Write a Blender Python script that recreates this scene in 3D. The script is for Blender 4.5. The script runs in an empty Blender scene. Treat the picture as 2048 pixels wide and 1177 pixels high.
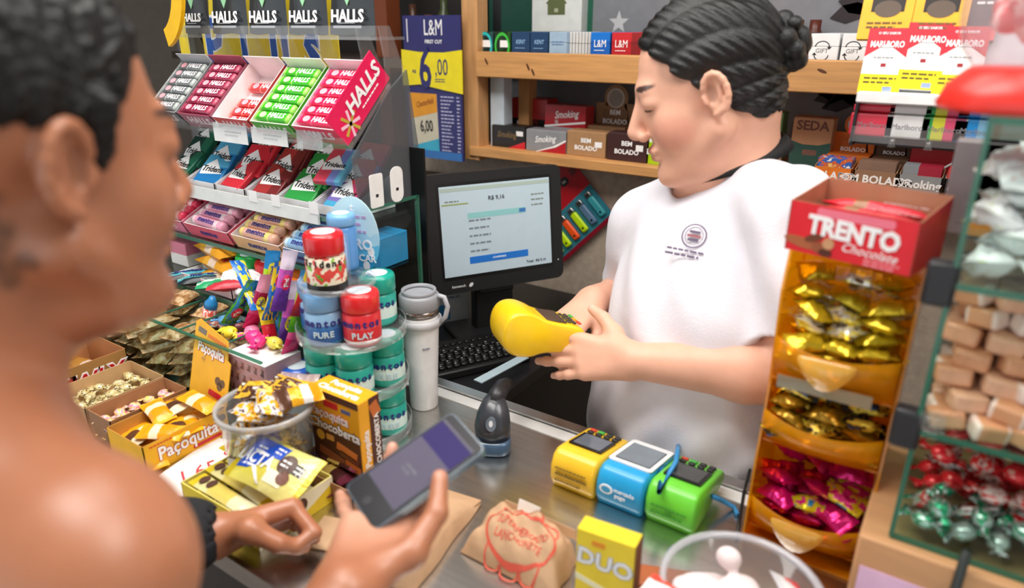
import bpy, bmesh, math, random
import numpy as np
from mathutils import Vector, Matrix, Euler
sc = bpy.context.scene
COL = sc.collection
RND = random.Random(11)
rad = math.radians

# ------------------------------------------------------------------ camera
FPX, PITCH, HEAD = 1392.0, rad(21.1), rad(33.9)
CAM = Vector((0, 0, 1.60))
HV = Vector((-math.sin(HEAD), math.cos(HEAD), 0)); RV = Vector((math.cos(HEAD), math.sin(HEAD), 0)); KV = Vector((0, 0, 1))
FW = HV*math.cos(PITCH) - KV*math.sin(PITCH); UP = HV*math.sin(PITCH) + KV*math.cos(PITCH)
def at(x, y, z=None, Y=None, X=None, D=None):
    v = FW + RV*((x-1024)/FPX) + UP*((588.5-y)/FPX)
    if D is not None: t = D
    elif z is not None: t = (z-CAM.z)/v.z
    elif Y is not None: t = (Y-CAM.y)/v.y
    else: t = (X-CAM.x)/v.x
    return CAM + v*t
cd = bpy.data.cameras.new('camera'); cam = bpy.data.objects.new('camera', cd); COL.objects.link(cam)
cd.sensor_width = 36; cd.lens = FPX/2048*36; cd.clip_start = .02
cam.matrix_world = Matrix.Translation(CAM) @ Matrix((RV, UP, -FW)).transposed().to_4x4()
cd.dof.use_dof = True; cd.dof.focus_distance = 1.32; cd.dof.aperture_fstop = 2.5
sc.camera = cam

# ------------------------------------------------------------------ light
w = bpy.data.worlds.new('world'); sc.world = w; w.use_nodes = True
bg = w.node_tree.nodes['Background']; bg.inputs[0].default_value = (.93, .97, 1, 1); bg.inputs[1].default_value = 1.15
def area(name, loc, rot, sx, sy, power, col=(1, .97, .93)):
    l = bpy.data.lights.new(name, 'AREA'); l.shape = 'RECTANGLE'; l.size = sx; l.size_y = sy; l.energy = power; l.color = col
    o = bpy.data.objects.new(name, l); COL.objects.link(o); o.location = loc; o.rotation_euler = rot
    return o
area('ceiling_lamp_light', (-.75, .35, 2.52), (0, 0, 0), 1.2, .5, 17)
area('ceiling_lamp_light', (.45, .75, 2.52), (0, 0, 0), .9, .6, 13)
area('ceiling_lamp_light', (-.9, 1.0, 2.52), (0, 0, 0), 1.2, .3, 6)
vs = sc.view_settings
vs.view_transform = 'Standard'; vs.look = 'None'; vs.exposure = .25; vs.gamma = 1; vs.use_curve_mapping = False

# ------------------------------------------------------------------ materials
def lin(c):
    if isinstance(c, str): c = tuple(int(c[i:i+2], 16) for i in (0, 2, 4))
    return tuple((x/255/12.92 if x/255 <= .04045 else ((x/255+.055)/1.055)**2.4) for x in c[:3]) + (1,)
MATS = {}
def _new(name):
    m = bpy.data.materials.new(name); m.use_nodes = True
    nt = m.node_tree; return m, nt, nt.nodes['Principled BSDF']
def mat(c, rough=.45, metal=0, var=.07, vs=35, bump=0, bs=150, coat=0, sss=0, emit=0, spec=.5, name=None, stretch=None):
    key = (str(c), rough, metal, var, vs, bump, bs, coat, sss, emit, spec, stretch)
    if key in MATS: return MATS[key]
    m, nt, b = _new(name or 'surface'); N = nt.nodes; L = nt.links
    tc = N.new('ShaderNodeTexCoord'); src = tc.outputs['Object']
    if stretch:
        mp = N.new('ShaderNodeMapping'); mp.inputs['Scale'].default_value = stretch; L.new(src, mp.inputs[0]); src = mp.outputs[0]
    c4 = lin(c)
    if var:
        no = N.new('ShaderNodeTexNoise'); no.inputs['Scale'].default_value = vs; no.inputs['Detail'].default_value = 3
        L.new(src, no.inputs['Vector'])
        mx = N.new('ShaderNodeMix'); mx.data_type = 'RGBA'
        mx.inputs[6].default_value = tuple(max(0, x*(1-2.2*var)) for x in c4[:3])+(1,)
        mx.inputs[7].default_value = tuple(min(1, x*(1+2.2*var)) for x in c4[:3])+(1,)
        L.new(no.outputs[0], mx.inputs[0]); L.new(mx.outputs[2], b.inputs['Base Color'])
    else: b.inputs['Base Color'].default_value = c4
    b.inputs['Roughness'].default_value = rough; b.inputs['Metallic'].default_value = metal
    b.inputs['Specular IOR Level'].default_value = spec
    if coat: b.inputs['Coat Weight'].default_value = coat; b.inputs['Coat Roughness'].default_value = .1
    if sss: b.inputs['Subsurface Weight'].default_value = sss; b.inputs['Subsurface Radius'].default_value = (.01, .004, .002)
    if emit: b.inputs['Emission Color'].default_value = c4; b.inputs['Emission Strength'].default_value = emit
    if bump:
        n2 = N.new('ShaderNodeTexNoise'); n2.inputs['Scale'].default_value = bs; n2.inputs['Detail'].default_value = 4
        L.new(src, n2.inputs['Vector']); bp = N.new('ShaderNodeBump'); bp.inputs['Strength'].default_value = bump; bp.inputs['Distance'].default_value = .002
        L.new(n2.outputs[0], bp.inputs['Height']); L.new(bp.outputs[0], b.inputs['Normal'])
    MATS[key] = m; return m
def foil(c, rough=.25, bump=.5, bs=90, metal=.6): return mat(c, rough, metal, .12, 60, bump, bs, spec=.6)
def bands(stops, axis=0, rough=.35, metal=0, bump=0, bs=90, wob=0, wscale=8):
    """flat print: stripes of colour along one axis of the object's bounding box"""
    key = ('b', str(stops), axis, rough, metal, bump, bs, wob)
    if key in MATS: return MATS[key]
    m, nt, b = _new('printed_wrapper'); N = nt.nodes; L = nt.links
    tc = N.new('ShaderNodeTexCoord'); sp = N.new('ShaderNodeSeparateXYZ')
    L.new(tc.outputs['Generated'], sp.inputs[0]); src = sp.outputs[axis]
    if wob:
        no = N.new('ShaderNodeTexNoise'); no.inputs['Scale'].default_value = wscale; L.new(tc.outputs['Generated'], no.inputs['Vector'])
        ma = N.new('ShaderNodeMath'); ma.operation = 'MULTIPLY_ADD'; ma.inputs[1].default_value = wob
        L.new(no.outputs[0], ma.inputs[0]); L.new(src, ma.inputs[2])
        mb = N.new('ShaderNodeMath'); mb.operation = 'SUBTRACT'; mb.inputs[1].default_value = wob/2; L.new(ma.outputs[0], mb.inputs[0]); src = mb.outputs[0]
    cr = N.new('ShaderNodeValToRGB'); cr.color_ramp.interpolation = 'CONSTANT'; e = cr.color_ramp.elements
    e[0].position = stops[0][0]; e[0].color = lin(stops[0][1]); e[1].position = stops[1][0]; e[1].color = lin(stops[1][1])
    for p, c in stops[2:]: q = e.new(p); q.color = lin(c)
    L.new(src, cr.inputs[0]); L.new(cr.outputs[0], b.inputs['Base Color'])
    b.inputs['Roughness'].default_value = rough; b.inputs['Metallic'].default_value = metal
    if bump:
        n2 = N.new('ShaderNodeTexNoise'); n2.inputs['Scale'].default_value = bs; L.new(tc.outputs['Object'], n2.inputs['Vector'])
        bp = N.new('ShaderNodeBump'); bp.inputs['Strength'].default_value = bump; bp.inputs['Distance'].default_value = .002
        L.new(n2.outputs[0], bp.inputs['Height']); L.new(bp.outputs[0], b.inputs['Normal'])
    MATS[key] = m; return m
def spots(cols, scale=6, rough=.3, metal=0, bump=.3, coords='Generated'):
    """flat print: patches of several colours"""
    key = ('s', str(cols), scale, rough, metal, bump, coords)
    if key in MATS: return MATS[key]
    m, nt, b = _new('printed_foil'); N = nt.nodes; L = nt.links
    tc = N.new('ShaderNodeTexCoord'); oi = N.new('ShaderNodeObjectInfo')
    vm = N.new('ShaderNodeVectorMath'); vm.operation = 'ADD'; cb = N.new('ShaderNodeCombineXYZ')
    for i in range(3): L.new(oi.outputs['Random'], cb.inputs[i])
    v2 = N.new('ShaderNodeVectorMath'); v2.operation = 'SCALE'; v2.inputs[3].default_value = 9; L.new(cb.outputs[0], v2.inputs[0])
    L.new(tc.outputs[coords], vm.inputs[0]); L.new(v2.outputs[0], vm.inputs[1])
    no = N.new('ShaderNodeTexNoise'); no.inputs['Scale'].default_value = scale; no.inputs['Detail'].default_value = 2; L.new(vm.outputs[0], no.inputs['Vector'])
    cr = N.new('ShaderNodeValToRGB'); cr.color_ramp.interpolation = 'CONSTANT'; e = cr.color_ramp.elements
    n = len(cols); ps = [0] + [.36 + .28*i/max(1, n-2) for i in range(n-1)] if n > 2 else [0, .5]
    e[0].position = 0; e[0].color = lin(cols[0]); e[1].position = ps[1]; e[1].color = lin(cols[1])
    for p, c in zip(ps[2:], cols[2:]): q = e.new(p); q.color = lin(c)
    L.new(no.outputs[0], cr.inputs[0]); L.new(cr.outputs[0], b.inputs['Base Color'])
    b.inputs['Roughness'].default_value = rough; b.inputs['Metallic'].default_value = metal
    if bump:
        n2 = N.new('ShaderNodeTexNoise'); n2.inputs['Scale'].default_value = 130; L.new(tc.outputs['Object'], n2.inputs['Vector'])
        bp = N.new('ShaderNodeBump'); bp.inputs['Strength'].default_value = bump; bp.inputs['Distance'].default_value = .002
        L.new(n2.outputs[0], bp.inputs['Height']); L.new(bp.outputs[0], b.inputs['Normal'])
    MATS[key] = m; return m
def clear(tint=(250, 253, 252), refl=.6, rough=.04, body=0, bc=(255, 255, 255)):
    """thin clear sheet: see-through with a fresnel reflection and a little body colour"""
    key = ('c', tint, refl, rough, body, bc)
    if key in MATS: return MATS[key]
    m, nt, b = _new('clear_plastic'); N = nt.nodes; L = nt.links; N.remove(b); out = N['Material Output']
    tr = N.new('ShaderNodeBsdfTransparent'); tr.inputs[0].default_value = lin(tint)
    gl = N.new('ShaderNodeBsdfGlossy'); gl.inputs['Roughness'].default_value = rough; gl.inputs[0].default_value = (1, 1, 1, 1)
    fr = N.new('ShaderNodeFresnel'); fr.inputs[0].default_value = 1.45
    geo = N.new('ShaderNodeNewGeometry'); inv = N.new('ShaderNodeMath'); inv.operation = 'SUBTRACT'; inv.inputs[0].default_value = refl
    bf = N.new('ShaderNodeMath'); bf.operation = 'MULTIPLY'; bf.inputs[1].default_value = refl; L.new(geo.outputs['Backfacing'], bf.inputs[0]); L.new(bf.outputs[0], inv.inputs[1])
    ma = N.new('ShaderNodeMath'); ma.operation = 'MULTIPLY'; L.new(inv.outputs[0], ma.inputs[1]); L.new(fr.outputs[0], ma.inputs[0])
    mx = N.new('ShaderNodeMixShader'); src = tr.outputs[0]
    if body:
        df = N.new('ShaderNodeBsdfPrincipled'); df.inputs['Base Color'].default_value = lin(bc); df.inputs['Roughness'].default_value = .25
        mb = N.new('ShaderNodeMixShader'); mb.inputs[0].default_value = body; L.new(tr.outputs[0], mb.inputs[1]); L.new(df.outputs[0], mb.inputs[2]); src = mb.outputs[0]
    L.new(ma.outputs[0], mx.inputs[0]); L.new(src, mx.inputs[1]); L.new(gl.outputs[0], mx.inputs[2]); L.new(mx.outputs[0], out.inputs[0])
    MATS[key] = m; return m
def attr_mat(name, rough=.45, sss=.12, bump=.15, bs=400, spec=.45):
    m, nt, b = _new(name); N = nt.nodes; L = nt.links
    a = N.new('ShaderNodeAttribute'); a.attribute_name = 'Col'
    tc = N.new('ShaderNodeTexCoord'); no = N.new('ShaderNodeTexNoise'); no.inputs['Scale'].default_value = 45; no.inputs['Detail'].default_value = 4
    L.new(tc.outputs['Object'], no.inputs['Vector'])
    rp = N.new('ShaderNodeMapRange'); rp.inputs[3].default_value = .9; rp.inputs[4].default_value = 1.1; L.new(no.outputs[0], rp.inputs[0])
    mx = N.new('ShaderNodeVectorMath'); mx.operation = 'SCALE'; L.new(a.outputs['Color'], mx.inputs[0]); L.new(rp.outputs[0], mx.inputs[3])
    L.new(mx.outputs[0], b.inputs['Base Color']); b.inputs['Roughness'].default_value = rough; b.inputs['Specular IOR Level'].default_value = spec
    b.inputs['Subsurface Weight'].default_value = sss; b.inputs['Subsurface Radius'].default_value = (.012, .005, .003); b.inputs['Subsurface Scale'].default_value = .6
    n2 = N.new('ShaderNodeTexNoise'); n2.inputs['Scale'].default_value = bs; L.new(tc.outputs['Object'], n2.inputs['Vector'])
    bp = N.new('ShaderNodeBump'); bp.inputs['Strength'].default_value = bump; bp.inputs['Distance'].default_value = .001
    L.new(n2.outputs[0], bp.inputs['Height']); L.new(bp.outputs[0], b.inputs['Normal'])
    return m
WHITE = mat((240, 240, 238), .5); BLACK = mat((18, 18, 20), .4); KRAFT = mat((176, 132, 92), .75, bump=.15); KRAFT_IN = mat((196, 150, 108), .8)
RED = mat((206, 28, 40), .35); STEEL_EDGE = mat((190, 190, 190), .25, 1)
GLASS = clear((244, 251, 248), .6, .02); ACRYL = clear((250, 251, 251), .8, .05, .05); GLASS_EDGE = clear((120, 190, 165), .6, .1, .55, (60, 130, 105))
PRINT_W = mat((245, 245, 245), .5, var=0); PRINT_K = mat((25, 22, 25), .5, var=0)

# ------------------------------------------------------------------ mesh tools
class MB:
    def __init__(s): s.v = []; s.f = []; s.m = []; s.s = []
    def add(s, vs_, fs, mi=0, smooth=False, M=None):
        o = len(s.v)
        s.v += [tuple(M @ Vector(p)) for p in vs_] if M is not None else [tuple(p) for p in vs_]
        for f in fs: s.f.append(tuple(i+o for i in f)); s.m.append(mi); s.s.append(smooth)
        return s
    def box(s, x0, x1, y0, y1, z0, z1, mi=0, M=None):
        return s.add([(x0,y0,z0),(x1,y0,z0),(x1,y1,z0),(x0,y1,z0),(x0,y0,z1),(x1,y0,z1),(x1,y1,z1),(x0,y1,z1)],
                     [(0,3,2,1),(4,5,6,7),(0,1,5,4),(1,2,6,5),(2,3,7,6),(3,0,4,7)], mi, False, M)
    def rbox(s, w, d, h, r, seg=2, mi=0, M=None, smooth=True):
        vs_, fs = rbox_geo(w, d, h, r, seg); s.add(vs_, fs, mi, smooth, M)
        if smooth:
            for i, f in enumerate(fs):   # the six broad faces stay flat
                a, b_, c_ = (Vector(vs_[k]) for k in f[:3]); n_ = (b_-a).cross(c_-b_).normalized()
                if max(abs(q) for q in n_) > .9999: s.s[len(s.s)-len(fs)+i] = False
        return s
    def prism(s, poly, z0, z1, mi=0, M=None, smooth=False):
        n = len(poly)
        return s.add([(x,y,z0) for x,y in poly]+[(x,y,z1) for x,y in poly],
                     [tuple(reversed(range(n))), tuple(range(n,2*n))]+[(i,(i+1)%n,n+(i+1)%n,n+i) for i in range(n)], mi, smooth, M)
    def rings(s, rings, mi=0, cap=True, smooth=True, closed=True, M=None):
        n = len(rings[0]); vs_ = [p for r in rings for p in r]; fs = []
        for i in range(len(rings)-1):
            for j in range(n if closed else n-1):
                a = i*n+j; b = i*n+(j+1)%n; fs.append((a, b, b+n, a+n))
        if cap and closed: fs += [tuple(reversed(range(n))), tuple(range((len(rings)-1)*n, len(rings)*n))]
        return s.add(vs_, fs, mi, smooth, M)
    def lathe(s, prof, n=24, mi=0, cap=True, M=None, smooth=True, sy=1):
        return s.rings([[(r*math.cos(2*math.pi*j/n), sy*r*math.sin(2*math.pi*j/n), z) for j in range(n)] for r, z in prof], mi, cap, smooth, True, M)
    def tube(s, pts, r, n=8, mi=0, cap=True):
        pts = [Vector(p) for p in pts]; rs = r if isinstance(r, (list, tuple)) else [r]*len(pts); out = []; pn = None
        for i, p in enumerate(pts):
            t = (pts[min(i+1, len(pts)-1)]-pts[max(i-1, 0)]).normalized()
            if pn is None: pn = t.orthogonal().normalized()
            else: pn = (pn - t*pn.dot(t)).normalized()
            b = t.cross(pn); out.append([p+(pn*math.cos(2*math.pi*j/n)+b*math.sin(2*math.pi*j/n))*rs[i] for j in range(n)])
        return s.rings(out, mi, cap)
    def mesh(s, name, mats):
        me = bpy.data.meshes.new(name); me.from_pydata(s.v, [], s.f)
        for m in (mats if isinstance(mats, (list, tuple)) else [mats]): me.materials.append(m)
        me.polygons.foreach_set('material_index', s.m); me.polygons.foreach_set('use_smooth', s.s); me.update(); return me
    def build(s, name, mats, parent=None, M=None): return obj(name, s.mesh(name, mats), parent, M)
_rb = {}
def rbox_geo(w, d, h, r, seg):
    k = (round(w,5), round(d,5), round(h,5), round(r,5), seg)
    if k not in _rb:
        bm = bmesh.new(); bmesh.ops.create_cube(bm, size=1)
        for v in bm.verts: v.co = Vector((v.co.x*w, v.co.y*d, (v.co.z+.5)*h))
        bmesh.ops.bevel(bm, geom=list(bm.edges), offset=min(r, .49*min(w,d,h)), segments=seg, profile=.5, affect='EDGES')
        bm.verts.index_update(); _rb[k] = ([tuple(v.co) for v in bm.verts], [tuple(v.index for v in f.verts) for f in bm.faces]); bm.free()
    return _rb[k]
def obj(name, data, parent=None, M=None):
    o = bpy.data.objects.new(name, data); COL.objects.link(o)
    if parent is not None: o.parent = parent
    if M is not None: o.matrix_basis = M
    return o
def tag(o, label, cat, group=None):
    o['label'] = label; o['category'] = cat
    if group: o['group'] = group
    return o
def struct(o): o['kind'] = 'structure'; return o
def thing(name, label, cat, M=None, group=None): return tag(obj(name, None, None, M), label, cat, group)
def TM(loc, yaw=0, pitch=0, roll=0, s=1):
    m = Matrix.Translation(Vector(loc)) @ Euler((rad(pitch), rad(roll), rad(yaw)), 'XYZ').to_matrix().to_4x4()
    return m @ Matrix.Scale(s, 4) if s != 1 else m
def basis(o, x, y, z=None):
    x = Vector(x).normalized(); y = Vector(y); z = Vector(z) if z is not None else x.cross(y); z.normalize(); y = z.cross(x)
    return Matrix.Translation(Vector(o)) @ Matrix((x, y, z)).transposed().to_4x4()
def face(side, w, d, h):
    o, x, y, z = {'front': ((0,-d/2,h/2),(1,0,0),(0,0,1),(0,-1,0)), 'right': ((w/2,0,h/2),(0,1,0),(0,0,1),(1,0,0)),
                  'left': ((-w/2,0,h/2),(0,-1,0),(0,0,1),(-1,0,0)), 'top': ((0,0,h),(1,0,0),(0,1,0),(0,0,1)), 'back': ((0,d/2,h/2),(-1,0,0),(0,0,1),(0,1,0))}[side]
    return basis(o, x, y, z)
LIFT = .0004
ORD = ['first', 'second', 'third', 'fourth', 'fifth', 'sixth', 'seventh', 'eighth', 'ninth', 'tenth', 'eleventh', 'twelfth']
def rect(p, F, x, y, w, h, m, rot=0, lift=0, name='print_panel', r=0):
    b = MB()
    if r: b.prism(rrect(w, h, r), 0, LIFT+lift)
    else: b.box(-w/2, w/2, -h/2, h/2, 0, LIFT+lift)
    return b.build(name, m, p, F @ Matrix.Translation((x, y, 0)) @ Matrix.Rotation(rad(rot), 4, 'Z'))
def poly(p, F, pts, m, lift=0, name='print_panel'): return MB().prism(pts, 0, LIFT+lift).build(name, m, p, F)
def disc(p, F, x, y, rx, ry, m, lift=0, name='print_disc', n=20, rot=0):
    return MB().prism([(rx*math.cos(2*math.pi*i/n), ry*math.sin(2*math.pi*i/n)) for i in range(n)], 0, LIFT+lift).build(name, m, p, F @ Matrix.Translation((x, y, 0)) @ Matrix.Rotation(rad(rot), 4, 'Z'))
def rrect(w, h, r, n=4):
    out = []
    for cx, cy, a in ((w/2-r,h/2-r,0),(-w/2+r,h/2-r,90),(-w/2+r,-h/2+r,180),(w/2-r,-h/2+r,270)):
        out += [(cx+r*math.cos(rad(a+90*i/n)), cy+r*math.sin(rad(a+90*i/n))) for i in range(n+1)]
    return out
_tx = {}
def txt(p, F, x, y, s, size, m, rot=0, bold=.02, shear=0, sx=1, lift=0, align='CENTER', name='lettering', res=2):
    k = (s, bold, shear, align, res)
    if k not in _tx:
        c = bpy.data.curves.new('lettering', 'FONT'); c.body = s; c.size = 1; c.offset = bold; c.shear = shear; c.align_x = align; c.align_y = 'CENTER'
        c.resolution_u = res; c.extrude = .5; c.fill_mode = 'BOTH'
        o = bpy.data.objects.new('t', c); COL.objects.link(o); dg = bpy.context.evaluated_depsgraph_get(); dg.update()
        me = bpy.data.meshes.new_from_object(o.evaluated_get(dg)); me.name = 'lettering'
        bpy.data.objects.remove(o); bpy.data.curves.remove(c); _tx[k] = me
    me = _tx[k]
    kk = (k, m.name)
    if kk not in _tx:
        q = me.copy(); q.materials.clear(); q.materials.append(m); _tx[kk] = q
    t = LIFT*1.5
    return obj(name, _tx[kk], p, F @ Matrix.Translation((x, y, lift+t*.5)) @ Matrix.Rotation(rad(rot), 4, 'Z') @ Matrix.Diagonal((size*sx, size, t, 1)))
def lines(p, F, x, y, w, n, pitch, m, h=None, rag=.3, name='fine_print', lift=0):
    b = MB(); h = h or pitch*.45; r = random.Random(n*7+int(abs(x)*9999))
    for i in range(n):
        ww = w*(1-rag*r.random()); yy = y-(i-(n-1)/2)*pitch; x0 = x-w/2
        while x0 < x-w/2+ww:
            l = h*r.uniform(1.5, 4); b.box(x0, min(x0+l, x-w/2+ww), yy-h/2, yy+h/2, 0, LIFT*1.4+lift); x0 += l+h*.7
    return b.build(name, m, p, F)
def kid(o, name): return next(c for c in o.children if c.name.split('.')[0] == name)
def clone(o, M, label=None, group=None, parent=None):
    c = o.copy(); COL.objects.link(c); c.parent = parent; c.matrix_basis = M
    if label: c['label'] = label
    if group: c['group'] = group
    for ch in o.children:
        cc = clone(ch, ch.matrix_basis.copy(), parent=c)
    return c
# --------------------------------------------------------------- wrapper shapes (all lie on z=0, long axis x)
def pillow_mesh(L, W, H, mats, seed=0, crimp=.12, nx=14, ny=8, wr=.12):
    r = random.Random(seed); b = MB(); ph = [r.uniform(0, 6) for _ in range(6)]
    def ht(u, v):
        e = min(u, 1-u)/crimp
        if e < 1: base = .06+.02*math.sin(v*60)
        else:
            uu = (u-crimp)/(1-2*crimp); base = (1-abs(2*uu-1)**3.2)**.6*.94+.06
        cr = (1-abs(2*v-1)**2.6)**.55
        wv = 1+wr*math.sin(u*17+ph[0]+v*5)*math.sin(v*9+ph[1])+wr*.6*math.sin(u*31+ph[2])
        return H*.5*base*cr*wv
    for sgn in (1, -1):
        g = []
        for i in range(nx+1):
            u = i/nx; row = []
            for j in range(ny+1):
                v = j/ny; nar = 1-.08*math.sin(math.pi*min(1, max(0, (u-crimp)/(1-2*crimp))))
                row.append(((u-.5)*L+.01*W*math.sin(v*40)*(u < .01 or u > .99), (v-.5)*W*nar, H*.5+sgn*ht(u, v)))
            g.append(row)
        vs_ = [p for q in g for p in q]; n = ny+1
        fs = [((i*n+j), (i+1)*n+j, (i+1)*n+j+1, i*n+j+1) if sgn > 0 else (i*n+j, i*n+j+1, (i+1)*n+j+1, (i+1)*n+j) for i in range(nx) for j in range(ny)]
        b.add(vs_, fs, 0, True)
    return b.mesh('wrapper', mats)
def twist_mesh(L, R_, mats, seed=0, flat=.75, n=10):
    r = random.Random(seed); b = MB(); prof = [(-.5, .75, 1), (-.38, .55, 1), (-.27, .16, 0), (-.24, .5, 0), (-.14, .93, 0), (0, 1, 0), (.14, .93, 0), (.24, .5, 0), (.27, .16, 0), (.38, .55, 1), (.5, .75, 1)]
    rg = []
    for t, k, e in prof:
        a0 = r.uniform(0, 1)
        rg.append([(t*L+(r.uniform(-.04, .04)*L if e else 0), R_*k*math.cos(2*math.pi*j/n+a0*e)*(1 if not e else (.75+.5*(j % 2))), R_*flat+R_*k*(flat if not e else .28*(1 if j % 2 else -.6))*math.sin(2*math.pi*j/n)) for j in range(n)])
    b.rings(rg, 0, True, True); return b.mesh('twist_wrapper', mats)
def drape_on(c, target, cuts=0, eps=.0006):
    """lay a flat printed shape onto the surface of its sibling mesh"""
    from mathutils.bvhtree import BVHTree
    key = target.name
    if key not in _bv: tm = target.data.copy(); tm.transform(target.matrix_basis); _bv[key] = BVHTree.FromPolygons([v.co.copy() for v in tm.vertices], [tuple(p.vertices) for p in tm.polygons])
    me = c.data.copy()
    if cuts:
        bm = bmesh.new(); bm.from_mesh(me); bmesh.ops.triangulate(bm, faces=list(bm.faces)); bmesh.ops.subdivide_edges(bm, edges=list(bm.edges), cuts=cuts, use_grid_fill=True); bmesh.ops.triangulate(bm, faces=list(bm.faces)); bm.to_mesh(me); bm.free()
    me.transform(c.matrix_basis); z0 = min(v.co.z for v in me.vertices)
    for v in me.vertices:
        h = _bv[key].ray_cast(Vector((v.co.x, v.co.y, 1)), Vector((0, 0, -1)))
        if h[0] is not None: v.co.z = h[0].z+eps+min(.0004, v.co.z-z0)
    c.data = me; c.matrix_basis = Matrix.Identity(4); return c
_bv = {}
def rot_rand(r, tilt=25): return Euler((rad(r.uniform(-tilt, tilt)), rad(r.uniform(-tilt, tilt)), r.uniform(0, 6.28)), 'XYZ').to_matrix().to_4x4()
def carton(w, d, h, mats, t=.0015, hf=None, hb=None):
    """open tray: front height hf, back height hb, sides slope between; material 0 outside, 1 inside"""
    hf = hf or h; hb = hb or h; b = MB()
    def wall(P, nrm):  # P 4 outer points (bottom a,b ; top b,a); nrm inward
        nv = Vector(nrm)*t; q = [Vector(p) for p in P]; i = [p+nv for p in q]
        b.add(q+i, [(0,1,2,3)], 0); o = len(b.v)-8
        b.f.append((o+7,o+6,o+5,o+4)); b.m.append(1); b.s.append(False)
        for a in range(4): c = (a+1) % 4; b.f.append((o+c, o+a, o+4+a, o+4+c)); b.m.append(1); b.s.append(False)
    x, y = w/2, d/2
    wall([(-x,-y,0),(x,-y,0),(x,-y,hf),(-x,-y,hf)], (0,1,0)); wall([(x,y,0),(-x,y,0),(-x,y,hb),(x,y,hb)], (0,-1,0))
    wall([(x,-y,0),(x,y,0),(x,y,hb),(x,-y,hf)], (-1,0,0)); wall([(-x,y,0),(-x,-y,0),(-x,-y,hf),(-x,y,hb)], (1,0,0))
    b.box(-x+t, x-t, -y+t, y-t, 0, t, 1)
    return b.mesh('carton', mats)
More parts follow.
